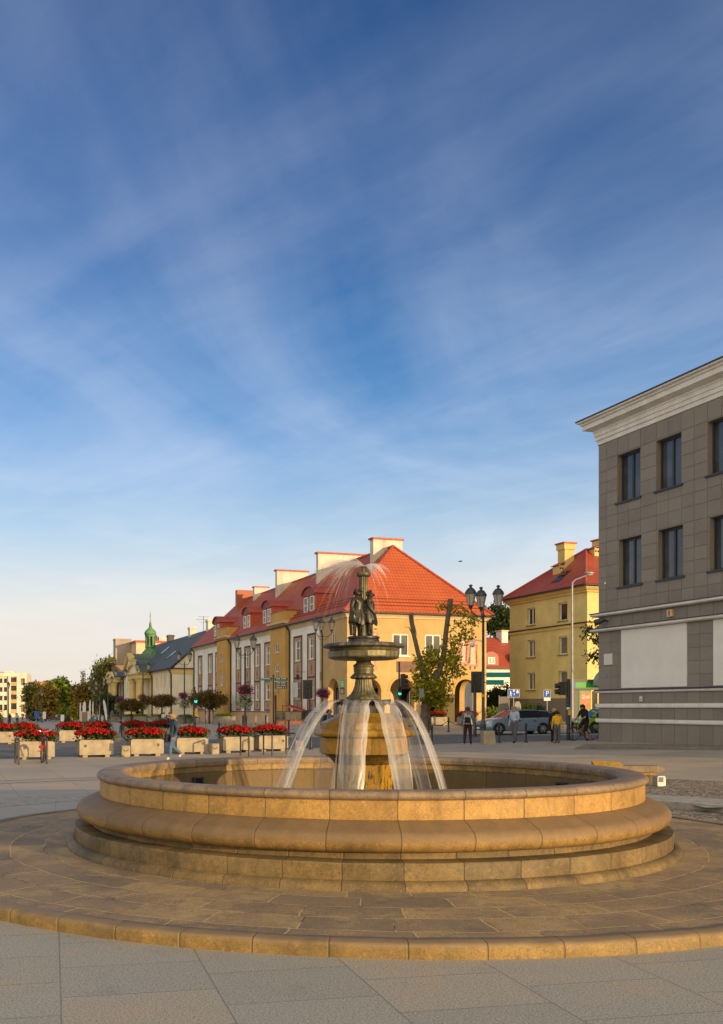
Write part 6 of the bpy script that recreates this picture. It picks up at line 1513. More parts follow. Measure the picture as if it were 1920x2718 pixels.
def lamp_post(b, label, H, arms, rz=0, s=1.0, group='ornate lantern lamp posts', thick=1.0):
    """H = height of the lantern bottoms; arms = list of (dx, dy)"""
    t = thing('street_lamp', label, 'street lamp', b, rz, group)
    m = MB(); m.lathe([(.17, -.1), (.17, .12), (.145, .16), (.145, .75), (.16, .80), (.12, .90), (.085, 1.05), (.08, 1.2), (.075 * thick, 3.0), (.06 * thick, H - .45), (.08, H - .42), (.08, H - .34), (.05, H - .30), (.045, H - .1)], 14, cap1=True); m.build('post', m_post_, t, smooth=40)
    for dx, dy in arms:
        L_ = math.hypot(dx, dy)
        m = MB()
        if L_ > .05:
            m.tube([(0, 0, H - .42), (dx * .3, dy * .3, H - .50), (dx * .75, dy * .75, H - .38), (dx, dy, H - .14)], .026, 7); m.tube([(0, 0, H - .75), (dx * .5, dy * .5, H - .62), (dx * .72, dy * .72, H - .40)], .016, 6)
        else: m.tube([(0, 0, H - .12), (0, 0, H + .1)], .04, 7)
        m.build('arm', m_post_, t, smooth=60); lantern(t, dx, dy, H + (.02 if L_ > .05 else .22), s)
    return t
m_purp = leaf_mat('purple_petunias', (.10, .012, .05), (.25, .03, .14), (.40, .10, .30), .2); m_purp2 = leaf_mat('magenta_petunias', (.12, .006, .03), (.30, .015, .10), (.42, .05, .20), .2)
m_whtf = leaf_mat('white_trailing_flowers', (.10, .13, .05), (.45, .44, .30), (.68, .66, .54), .2); m_bask = leaf_mat('basket_leaves', (.02, .035, .01), (.05, .08, .02), (.09, .11, .03))
def basket(t, x, z, r, mat, ball=True, seed=1, zr=None):
    """hanging flower ball on a lamp post"""
    m = MB(); leafcloud(m, [((x + r * .5 * math.cos(k * 1.047), r * .5 * math.sin(k * 1.047), z), (r * .6, r * .6, (zr or r) * .8)) for k in range(6)], 1300, .055, seed); leafcloud(m, [((x, 0, z), (r * .7, r * .7, (zr or r) * .7))], 500, .06, seed + 9, mi=1)
    m.build('flower_basket', [mat, m_bask], t)
DBL = [(-.62, 0), (.62, 0)]; TRI = [(-.62, -.12), (.16, .55), (.60, -.25)]
# big triple lamps
b = at(1283, 1966); lp = lamp_post(b, 'triple lantern lamp post with teal direction boards, in front of the wagon', (1877 - 1612) * b.y / F + EYE - b.z, [(-.70, -.30), (.05, .65), (.75, -.05)], 0, 1.18)
b2 = px(856, 74); lp2 = lamp_post(b2, 'triple lantern lamp post behind the fountain in front of the ochre side wall', 7.25, [(-.52, -.35), (-.05, .35), (.72, 0)], 0, 1.10)
basket(lp2, .05, 2.45, .50, m_purp, seed=51, zr=.42)
b = at(651, 1931); lp = lamp_post(b, 'double lantern lamp post with purple and white flower balls in front of the terrace', (1877 - 1722) * b.y / F + EYE - b.z, DBL, 0, 1.15); basket(lp, 0, (1877 - 1832) * b.y / F + EYE - b.z, .64, m_purp2, seed=52, zr=.5); basket(lp, -.02, (1877 - 1862) * b.y / F + EYE - b.z, .66, m_whtf, seed=53)
b = at(490, 1921); lp = lamp_post(b, 'double lantern lamp post with purple and white flower balls in front of the hall gable', (1877 - 1753) * b.y / F + EYE - b.z, DBL, 0, 1.15); basket(lp, -.15, (1877 - 1846) * b.y / F + EYE - b.z, .55, m_purp, seed=54, zr=.45); basket(lp, 0, (1877 - 1868) * b.y / F + EYE - b.z, .62, m_whtf, seed=55, zr=.75)
b = at(380, 1916); lp = lamp_post(b, 'double lantern lamp post with magenta and white flower balls before the hall porch', (1877 - 1779) * b.y / F + EYE - b.z, [(-.72, 0), (.72, 0)], 0, 1.15); basket(lp, 0, (1877 - 1853) * b.y / F + EYE - b.z, .66, m_purp2, seed=56); basket(lp, 0, (1877 - 1874) * b.y / F + EYE - b.z, .64, m_whtf, seed=57, zr=.6)
b = at(321, 1917); lp = lamp_post(b, 'double lantern lamp post with pale flower balls at the far end of the hall', (1877 - 1795) * b.y / F + EYE - b.z, [(-.65, 0), (.65, 0)], 0, 1.1); basket(lp, -.2, (1877 - 1858) * b.y / F + EYE - b.z, .5, m_purp, seed=58); basket(lp, -.2, (1877 - 1878) * b.y / F + EYE - b.z, .62, m_whtf, seed=59, zr=.7)
for u, Y, vl, l in ((287, 158, 1810, 'double lantern lamp post in front of the willow'), (266, 160, 1820, 'double lantern lamp post left of the willow, before the olive tree'), (247, 175, 1832, 'smaller double lantern lamp post before the brown tree'), (258, 190, 1843, 'farthest double lantern lamp post below the olive tree')):
    b = px(u, Y); lamp_post(b, l, (1877 - vl) * Y / F + EYE - b.z, DBL, .2, 1.05, thick=1.2)
lp = lamp_post(px(104, 200), 'thin far lamp post among the rusty trees', 6.0, [(.5, 0)], 0, 1.0); lamp_post(px(112, 175), 'far lamp post with a single pale lantern left of the large green tree', 4.6, [(0, 0)], 0, 1.1)
lamp_post(px(23, 150), 'dark lamp post beside the two walkers at the far left', 5.4, [(0, 0)], 0, 1.1)
# camera dome on the right lamp, concrete base, direction boards
b = at(1283, 1966); Yb = b.y
def q_(u, v): p = px(u, Yb, v); return Vector((p.x - b.x, 0, p.z - b.z))
lamp_r = [o for o in COL.objects if o.get('label', '').startswith('triple lantern lamp post with teal')][0]
def bracket(parent, uv0, uv1, uv2):
    m = MB(); m.tube([q_(*uv0), q_(*uv1), q_(*uv2)], .03, 7); m.ball(tuple(q_(uv2[0], uv2[1] + 6)), (.125, .125, .13), 10, 7); m.build('camera_dome', M('white_plastic', (.62, .60, .57), .4, .05), parent, smooth=60)
bracket(lamp_r, (1282, 1702), (1262, 1698), (1254, 1706))
m = MB(); m.lathe([(.07, 0), (.085, .0), (.085, .14), (.07, .14)], 12, tuple(q_(1283, 1850))); m.build('yellow_band', M('yellow_tape', (.62, .40, .02), .5, .05), lamp_r)
for v0, v1, u1, l in ((1785, 1798, 1352, 'upper'), (1805, 1818, 1336, 'lower')):
    p0, p1 = q_(1290, v1), q_(u1, v0); m = MB(); m.box(p0.x, -.13, p0.z, p1.x, -.09, p1.z, 0); m.tube([(0, -.05, (p0.z + p1.z) / 2), (p0.x + .05, -.11, (p0.z + p1.z) / 2)], .02, 6, 1); m.build('direction_board', [m_teal, m_black], lamp_r)
b_ = at(1300, 1976); t = thing('concrete_block', 'tapered beige concrete block at the foot of the right lamp post', 'block', (b_.x, b_.y + .25, b_.z), R(4))
m = MB(); m.add([(-.29, -.25, -.05), (.29, -.25, -.05), (.29, .3, -.05), (-.29, .3, -.05), (-.27, -.2, .62), (.235, -.2, .62), (.235, .26, .62), (-.27, .26, .62)], [(3, 2, 1, 0), (4, 5, 6, 7), (0, 1, 5, 4), (1, 2, 6, 5), (2, 3, 7, 6), (3, 0, 4, 7)]); m.build('block', m_conc, t)
# tall plain street lamp
b = px(1519, 63); t = thing('street_lamp', 'tall plain grey street lamp with a single arm before the yellow apartment house', 'street lamp', b); z_ = lambda v: EYE - (v - HY) * 63 / F - b.z
m = MB(); m.tube([(0, 0, -.2), (0, 0, z_(1560)), (.03, 0, z_(1545)), (.25, 0, z_(1538)), (.9, 0, z_(1528))], [.10, .06, .055, .05, .045], 10); m.build('post', m_galv, t, smooth=60)
m = MB(); m.ball((1.12, 0, z_(1521)), (.34, .15, .11), 12, 7); m.ball((1.12, 0, z_(1524)), (.24, .11, .10), 10, 6, 1); m.build('lamp_head', [m_galv, m_lglass], t, smooth=60)

# traffic lights
m_go = M('green_signal', (.02, .5, .35), .3, 0, emit=((.02, .85, .55), 1.6)); m_lens = M('dark_lens', (.03, .012, .012), .2, .1); m_tape = M('yellow_button_box', (.65, .38, .02), .5, .05)
def signal(t, x, y, z0, n, back=False, lit=None, w=.28, side=0):
    """signal head with n lamps, bottom at z0; back=True shows a plain backing board"""
    h = .30 * n + .06; m = MB()
    if side: m.box(x - .14, y - .14, z0, x + .14, y + .14, z0 + h)
    else: m.box(x - w / 2, y - .12, z0, x + w / 2, y + .12, z0 + h)
    if back: m.box(x - .31, y + .02, z0 - .12, x + .31, y + .05, z0 + h + .12)
    hd = m.build('signal_head', m_black, t)
    for k in range(n):
        zc = z0 + .18 + .30 * k; m = MB()
        if side: m.tube([(x + side * .12, y, zc), (x + side * .34, y, zc - .02)], [.125, .13], 10); m.build('hood', m_black, hd, smooth=50); continue
        m.lathe([(.02, 0), (.085, 0), (.10, .012)], 14); mm = MB()
        vs = [(x + p[0], y - .124 - p[2], zc + p[1]) for p in m.v]; mm.add(vs, m.f)
        mm.build('lens', m_go if k == lit else m_lens, hd)
        m = MB(); m.tube([(x, y - .12, zc + .09), (x, y - .30, zc + .075)], [.06, .055], 8); 
        if not back: m.build('hood', m_black, hd, smooth=50)
def tl_post(b, label, H, r=.06, button=True):
    t = thing('traffic_light', label, 'traffic light', b, 0, 'traffic lights')
    m = MB(); m.lathe([(.15, -.05), (.15, .02), (.10, .05), (.10, .6), (r, .68), (r, H)], 12, cap1=True); m.build('post', m_black, t, smooth=40)
    return t
b = at(1261, 1955); t = tl_post(b, 'traffic light with black backing board left of the triple lantern lamp post', 3.0, .055); k_ = b.y / F
z = EYE - (1833 - HY) * k_ - b.z; signal(t, .14, .16, z, 3, True, w=.30)
b = at(1509, 1964.5); t = tl_post(b, 'traffic light with hooded heads turned left, right of the walking pair', (1964 - 1802) * b.y / F, .085); k_ = b.y / F
signal(t, -.32, .0, EYE - (1845 - HY) * k_ - b.z, 2, side=-1); m = MB(); m.tube([(0, 0, 2.9), (-.32, 0, 2.9)], .03, 6); m.tube([(0, 0, 2.5), (-.32, 0, 2.5)], .03, 6); m.build('bracket', m_black, t)
m = MB(); m.box(-.05, -.19, 1.25, .05, -.08, 1.52); m.build('button_box', m_tape, t); m = MB(); m.lathe([(.088, 1.55), (.088, 1.65)], 12); m.build('white_band', m_wsign, t)
b = at(517, 1938); t = tl_post(b, 'pedestrian light showing green in front of the largest umbrella tree', 3.1); k_ = b.y / F; signal(t, .10, -.12, EYE - (1868 - HY) * k_ - b.z, 2, lit=0)
m = MB(); m.box(.02, -.2, 1.0, .22, -.06, 1.45); m.build('button_box', m_tape, t)
b = px(1060, 66); t = tl_post(b, 'pedestrian light showing green inside the second arch, left of the pollarded tree', 4.6); k_ = 66 / F; signal(t, 0, -.14, EYE - (1848 - HY) * k_ - b.z, 2, lit=0)
signal(t, .25, 0, EYE - (1826 - HY) * k_ - b.z, 3, side=1); m = MB(); m.tube([(0, 0, 3.6), (.25, 0, 3.6)], .03, 6); m.build('bracket', m_black, t)
b = at(822, 1946); t = tl_post(b, 'traffic light with dark backing board seen behind the left water jets', 3.2); k_ = b.y / F; signal(t, -.10, .14, EYE - (1850 - HY) * k_ - b.z, 3, True)

# road signs
def sign_post(b, label, H, cat='sign'):
    t = thing('road_sign', label, cat, b); m = MB(); m.tube([(0, .05, -.1), (0, .05, H)], .03, 8); m.build('post', m_galv, t, smooth=60); return t
def text(body, size, parent, loc, mat, name='lettering'):
    cu = bpy.data.curves.new(name, 'FONT'); cu.body = body; cu.size = size; cu.align_x = 'CENTER'; cu.align_y = 'CENTER'; cu.extrude = .003
    o = bpy.data.objects.new(name, cu); COL.objects.link(o); dg = bpy.context.evaluated_depsgraph_get(); me = bpy.data.meshes.new_from_object(o.evaluated_get(dg)); bpy.data.objects.remove(o)
    me.materials.clear(); me.materials.append(mat); o = link(name, me, parent, loc); o.rotation_euler = (R(90), 0, 0); return o
Ys = 68
b = px(1453, Ys); s_ = Ys / F; t = sign_post(b, 'blue parking sign with white plate below in front of the yellow apartment house', EYE - (1830 - HY) * s_ - b.z); zc = EYE - (1841 - HY) * s_ - b.z
m = MB(); m.box(-.235, .0, zc - .25, .235, .03, zc + .25); m.box(-.25, .004, zc - .265, .25, .028, zc + .265, 1); m.build('sign_face', [m_bsign, m_wsign], t); text('P', .48, t, (0, -.006, zc), m_wsign)
m = MB(); m.box(-.23, 0, zc - .50, .23, .03, zc - .29); m.build('plate', m_wsign, t)
m = MB(); m.tube([(0, .05, zc + .27), (0, .05, zc + .34)], [.09, .02], 8); m.build('finial', m_tape, t)
b = px(1364, Ys); t = sign_post(b, 'wide blue residential zone sign with white figures above the wagon', EYE - (1830 - HY) * s_ - b.z); zc = EYE - (1840 - HY) * s_ - b.z
m = MB(); m.box(-.39, 0, zc - .27, .39, .03, zc + .27); m.box(-.41, .004, zc - .29, .41, .028, zc + .29, 1); m.build('sign_face', [m_bsign, m_wsign], t)
m = MB()
m.box(-.26, -.008, zc - .06, -.18, 0, zc + .09); m.prism([(-.22 + .04 * math.cos(k), zc + .13 + .04 * math.sin(k)) for k in np.arange(0, 6.28, .8)], 'xz', -.008, 0); m.prism([(-.26, zc - .06), (-.22, zc - .06), (-.26, zc - .22), (-.30, zc - .22)], 'xz', -.008, 0); m.prism([(-.22, zc - .06), (-.18, zc - .06), (-.13, zc - .22), (-.17, zc - .22)], 'xz', -.008, 0); m.prism([(-.18, zc + .07), (-.10, zc - .02), (-.12, zc - .04), (-.2, zc + .03)], 'xz', -.008, 0)
m.build('walking_figure', m_wsign, t)
m = MB(); m.prism([(-.06, zc + .12), (.08, zc + .12), (.08, zc + .20), (.04, zc + .25), (-.03, zc + .25), (-.06, zc + .20)], 'xz', -.008, 0); m.build('car_symbol', m_wsign, t)
m = MB(); m.prism([(.18, zc + .0), (.34, zc + .0), (.34, zc + .16), (.26, zc + .24), (.18, zc + .16)], 'xz', -.008, 0); m.build('house_symbol', m_wsign, t)
m = MB(); m.box(.02, -.008, zc - .16, .06, 0, zc - .05); m.prism([(.04 + .03 * math.cos(k), zc - .01 + .03 * math.sin(k)) for k in np.arange(0, 6.28, .9)], 'xz', -.008, 0); m.box(.0, -.007, zc - .10, .09, 0, zc - .07); m.build('child_figure', m_wsign, t)
b = px(1338, 74); s_ = 74 / F; t = thing('notice_board', 'plain grey board on posts behind the front of the wagon', 'board', b); z_ = lambda v: EYE - (v - HY) * s_ - b.z
m = MB(); m.box(-.36, 0, z_(1898), .36, .04, z_(1849)); m.build('board', m_gpl, t)
for x in (-.37, .40): m = MB(); m.tube([(x, .02, -.1), (x, .02, z_(1846))], .03, 6); m.build('post', m_galv, t)
b = px(1375, 73); t = thing('utility_cabinet', 'grey rounded cabinet behind the roof of the wagon', 'cabinet', b); s_ = 73 / F; z_ = lambda v: EYE - (v - HY) * s_ - b.z
m = MB(); m.prism([(-.24, -.1), (.24, -.1), (.24, z_(1872)), (.12, z_(1862)), (-.12, z_(1862)), (-.24, z_(1872))], 'xz', 0, .4); m.build('cabinet', m_galv, t); m = MB(); m.box(-.17, -.01, .3, .17, 0, z_(1876)); m.build('door', m_gpl, t)
# plain grey sign seen edge-on next to the pollarded tree
b = at(1115, 1944); s_ = b.y / F; t = sign_post(b, 'grey sign seen from behind on a thin post left of the pollarded trunk', (1944 - 1826) * s_); z_ = lambda v: EYE - (v - HY) * s_ - b.z
m = MB(); m.box(-.02, 0, z_(1851), .26, .03, z_(1828)); m.build('sign_face', M('sign_back', (.22, .25, .28), .45, .1, metal=.3), t)
# direction sign with teal stripe
b = px(726, 88); s_ = 88 / F; t = thing('signpost', 'dark signpost with teal striped arrow boards in front of the terrace', 'signpost', b); z_ = lambda v: EYE - (v - HY) * s_ - b.z
m = MB(); m.tube([(0, 0, -.1), (0, 0, z_(1794))], .065, 10); m.ball((0, 0, z_(1793)), .09, 8, 6); m.build('post', m_post_, t, smooth=60)
xx = lambda u: (u - 726) * s_
m_slate2 = M('slate_board', (.07, .08, .085), .5, .12, 4)
def board(u0, u1, v0, v1, stripe, words, y=-.09):
    m = MB(); m.box(xx(u0), y, z_(v1), xx(u1), y + .04, z_(v0), 0)
    if stripe: m.box(xx(u0), y - .004, z_(v1) - .02, xx(u1), y + .035, z_(v1) + .10, 1)
    o = m.build('arrow_board', [m_slate2, m_teal], t)
    m = MB(); q = random.Random(int(u0 + v0)); x = xx(u0) + .15; zc = (z_(v0) + z_(v1)) / 2 + (.04 if stripe else 0)
    while x < xx(u1) - .2:
        w = q.uniform(.05, .09); m.box(x, y - .004, zc - .035, x + w, y, zc + .045); x += w + (.03 if q.random() < .8 else .12)
    m.build('lettering', m_wsign, o)
board(688, 723, 1799, 1806, True, 0); board(729, 764, 1799, 1807, True, 0)
for v in (1810, 1816.5, 1823): board(730, 763, v, v + 5.5, False, 0)
# cafe terrace
b = px(732, 80); b2_ = px(826, 82); dx = (b2_ - b); t = thing('terrace_fence', 'low black terrace fence on a red brick edge in front of the corner house', 'fence', b, math.atan2(dx.y, dx.x)); L_ = dx.length
m = MB(); m.box(0, -.15, -.2, L_, .25, .28); g_ = G('red_brick'); br_ = g_.n('ShaderNodeTexBrick', {'Vector': g_.comb(g_.xyz()[0], g_.xyz()[2]), 'Color1': (.22, .06, .035, 1), 'Color2': (.30, .09, .05, 1), 'Mortar': (.14, .10, .08, 1), 'Scale': 1.0, 'Mortar Size': .012, 'Brick Width': .25, 'Row Height': .085}); m_brick = g_.out(br_.outputs['Color'], .85, .2); m.build('brick_edge', m_brick, t)
m = MB(); m.box(0, -.03, .40, L_, -.01, 1.02); m.build('mesh_panel', M('woven_fence_panel', (.035, .032, .03), .7, .5, 14, col2=(.11, .10, .095)), t)
m = MB(); m.tube([(0, 0, 1.08), (L_, 0, 1.08)], .03, 6); m.tube([(0, 0, .36), (L_, 0, .36)], .02, 6); m.build('rail', m_black, t)
for k in range(6): x = L_ * k / 5; m = MB(); m.box(x - .03, -.03, .1, x + .03, .03, 1.12 if k else 1.25); m.build('post', m_black, t)
b = px(771, 84); t = thing('cafe_awning', 'long low red canopy over the terrace beside the white side wall', 'awning', b, ANG + R(58)); z_ = lambda v: EYE - (v - HY) * 84 / F - b.z
m = MB(); m.slab([(0, -1.2, 1.05), (4.6, -1.2, 1.05), (4.6, .8, 1.62), (0, .8, 1.62)], .05); m.build('canopy', M('red_canvas', (.34, .075, .055), .8, .15, 3), t)
for x, y in ((.1, -1.1), (4.5, -1.1), (.1, .7), (4.5, .7)): m = MB(); m.tube([(x, y, -.2), (x, y, 1.05 if y < 0 else 1.55)], .03, 6); m.build('post', m_black, t)
# green wall board beside the side arch
b = px(909, 72); s_ = 72 / F; t = thing('notice_sign', 'narrow green and white board on a post left of the pedestal, before the ochre wall', 'sign', b); z_ = lambda v: EYE - (v - HY) * s_ - b.z
m = MB(); m.tube([(0, .03, -.1), (0, .03, z_(1805))], .03, 6); m.build('post', m_galv, t)
m = MB(); m.box(-.17, 0, z_(1824), .17, .03, z_(1805), 0); m.box(-.17, 0, z_(1843), .17, .03, z_(1825), 1); m.build('board', [M('green_board', (.05, .33, .17), .5, .1), m_slate2], t)
m = MB()
for k in range(4): m.box(-.12, -.006, z_(1822 - 4 * k), .10, 0, z_(1820.6 - 4 * k))
for k in range(3): m.box(-.12, -.006, z_(1840 - 4 * k), .08, 0, z_(1838.6 - 4 * k))
m.build('lettering', m_wsign, t)

# stone bench with bronze plate and floodlight
b = px(1752, 22.0); t = thing('stone_bench', 'low stone bench with thick rounded slab behind the fountain rim on the right', 'bench', (b.x - .72, b.y, b.z - .12), R(-6))
m = MB(); m.prism([(-.70, .40), (.62, .40), (.70, .43), (.72, .47), (.70, .51), (.62, .535), (-.70, .535)], 'xz', -.26, .26); m.build('seat', m_rim, t, smooth=40)
m = MB(); m.box(-.55, -.20, .33, .55, .20, .398); m.build('under_slab', m_drum, t)
for x in (-.40, .44): m = MB(); m.box(x - .10, -.16, -.08, x + .10, .16, .328); m.build('leg', m_course, t)
t = thing('bronze_plate', 'tilted yellow bronze plate lying on the stone bench', 'plaque', (b.x - 1.18, b.y - .05, b.z + .417), R(-4))
m = MB(); m.add([(-.36, -.16, .0), (.30, -.16, .0), (.38, .18, .0), (-.30, .18, .0), (-.42, -.16, .12), (.18, -.16, .085), (.30, .18, .01), (-.34, .18, .03)], [(3, 2, 1, 0), (4, 5, 6, 7), (0, 1, 5, 4), (1, 2, 6, 5), (2, 3, 7, 6), (3, 0, 4, 7)]); m.build('plate', M('yellow_bronze', (.24, .15, .022), .5, .2, 6, metal=.3), t)
p = px(1750, 21.3); t = thing('floodlight', 'small white floodlight box on the cobbles at the bench end', 'floodlight', p, R(12))
m = MB(); m.prism([(-.10, .02), (.10, .02), (.10, .20), (.07, .235), (-.08, .235), (-.10, .21)], 'xz', -.09, .09); m.build('housing', m_galv, t)
m = MB(); m.box(-.075, -.096, .10, .04, -.088, .21); m.build('lens', m_dframe, t); m = MB(); m.box(-.06, -.06, -.03, .06, .06, .02); m.build('foot', m_galv, t)

# feather flags and promotional box at far left
GF = 'white feather flags'
m_flag = M('white_flag_cloth', (.66, .63, .66), .8, .10, 1.0, col2=(.74, .72, .74))
for i, (u, v0, w, l) in enumerate(((213.5, 1864, .24, 'narrow white feather flag at the left end of the group'), (224, 1861, .62, 'widest white feather flag with curved top'), (239, 1857, .34, 'tall white feather flag right of the wooden box'), (247, 1860, .22, 'thin white feather flag seen edge-on, third from the right'), (265.5, 1861, .22, 'thin white feather flag standing apart from the box'), (281, 1857, .46, 'white feather flag leaning right at the right end'))):
    b = at(u, 1917 - .0); Y = b.y; h = (1917 - v0) * Y / F; t = thing('feather_flag', l, 'flag', b, 0, GF); d = 1 if i == 5 else -1
    m = MB(); w2 = w * .5; s = -1 if i == 5 else 1
    pts = [(w2 * .6 * s, .35), (w2 * s, h * .6), (w2 * .9 * s, h * .9), (w2 * .4 * s, h), (-w2 * .2 * s, h * .97), (-w2 * s, h * .75), (-w2 * .9 * s, .35)]
    if i == 5: pts = [(x - .5 * (z / h) + .2, z) for x, z in pts]
    n = 12; m.prism(pts, 'xz', -.012, .012); m.build('cloth', m_flag, t)
    m = MB(); m.tube([(w2 * .62 * s, .03, -.05), (w2 * .8 * s, .03, h * .6), (w2 * .5 * s, .03, h)], .02, 5); m.build('pole', m_galv, t)
    m = MB(); m.lathe([(.02, .14), (.30, .02), (.34, -.05)], 12, (w2 * .6 * s, 0, 0)); m.build('base', m_flag, t)
b = at(226, 1918); t = thing('promotion_counter', 'white counter with wooden slatted front among the feather flags', 'counter', b, R(6)); h = (1918 - 1890) * b.y / F
g_ = G('wood_slats'); m_slatw = M('wood_slats', (.30, .20, .13), .8, .35, 1.2, stretch=(9, 9, .3))
m = MB(); m.box(-.5, -.4, -.05, .45, .4, h); m.build('front', m_slatw, t); m = MB(); m.box(-.62, -.42, -.05, -.502, .42, h + .05); m.box(.452, -.42, -.05, .70, .42, h + .05); m.box(-.62, -.42, h + .051, .70, .42, h + .10); m.build('frame', m_flag, t)
for u, v0, w, l in ((118, 1889, .5, 'white notice board on a stand left of the large green tree'), (166, 1897, .55, 'white standing board in front of the small green tree'), (97, 1888, .6, 'blue standing board among the far walkers')):
    b = px(u, 150); t = thing('standing_board', l, 'board', b); m = MB(); zt = EYE - (v0 - HY) * 150 / F - b.z; m.box(-w * .5, 0, zt - 1.1, w * .5, .04, zt); m.build('board', m_bsign if 'blue' in l else m_flag, t); m = MB(); m.tube([(0, .05, -.1), (0, .05, zt)], .03, 5); m.build('post', m_galv, t)

# grey troughs along the far side
GR = 'grey concrete troughs with green plants'
m_trough = M('grey_concrete', (.24, .22, .195), .85, .2, 3)
def make_trough():
    t = thing('plant_trough', 'x', 'planter', (0, 0, 0), 0, GR); m = MB(); m.prism([(-.8, -.1), (.8, -.1), (.88, .75), (-.88, .75)], 'xz', -.4, .4); m.build('trough', m_trough, t)
    m = MB(); leafcloud(m, [((0, 0, .80), (.78, .34, .16))], 1500, .07, 61); m.build('plants', m_lf_green, t); return t
tr0 = make_trough()
for i, (u, v, l) in enumerate(((597, 1924, 'grey trough beside the largest umbrella tree, at the ochre stair bay'), (493, 1920, 'grey trough behind the walking woman, by the flower lamp post'), (421, 1918, 'grey trough under the brown umbrella tree left of the seated pair'), (375, 1917, 'grey trough beside the person in black'), (343, 1917, 'grey trough under the small left umbrella tree'), (312, 1917, 'grey trough at the far left of the trough row'))):
    o = tr0 if i == 0 else copy_tree(tr0); o.location = at(u, v); o['label'] = l; o.rotation_euler.z = ANG
# benches
m_bench = M('dark_bench_wood', (.035, .038, .042), .6, .2, 5)
def bench(u, v, label, rz, L_=3.4):
    b = at(u, v); t = thing('park_bench', label, 'bench', b, rz)
    m = MB()
    for k in range(4): m.box(-L_ / 2, -.05 + .12 * k, .43, L_ / 2, .04 + .12 * k, .47)
    m.build('seat', m_bench, t); m = MB()
    for k in range(3): m.box(-L_ / 2, -.16 + .0 * k, .58 + .12 * k, L_ / 2, -.12, .67 + .12 * k)
    m.build('backrest', m_bench, t)
    for x in (-L_ * .4, 0, L_ * .4):
        m = MB(); m.box(x - .04, -.02, -.1, x + .04, .38, .428); m.box(x - .04, -.12, -.1, x + .04, -.06, .9); m.build('leg', m_iron, t)
    return t
bench(213, 1953, 'long dark bench with two people seated on it, seen from behind', R(8), 2.5)
bench(443, 1918, 'dark bench with a seated pair in front of the hall', R(190), 2.0)
# bird
t = thing('bird', 'small dark bird flying in the sky right of the red hip roof', 'bird', px(1222, 60, 1490), R(20)); t.scale = (.62,) * 3
m = MB(); m.tube([(-.22, 0, 0), (-.1, 0, 0), (.05, 0, .01), (.16, 0, .02), (.24, 0, .02)], [.02, .05, .07, .045, .01], 8); m.add([(-.02, 0, .03), (.10, 0, .03), (.0, .26, .07), (-.10, .30, .03)], [(0, 1, 2, 3)]); m.add([(-.02, 0, .03), (.10, 0, .03), (.0, -.24, .10), (-.10, -.30, .05)], [(0, 1, 2, 3)]); m.add([(-.18, 0, 0), (-.34, .07, 0), (-.34, -.07, 0)], [(0, 1, 2)]); m.build('body', m_iron, t)
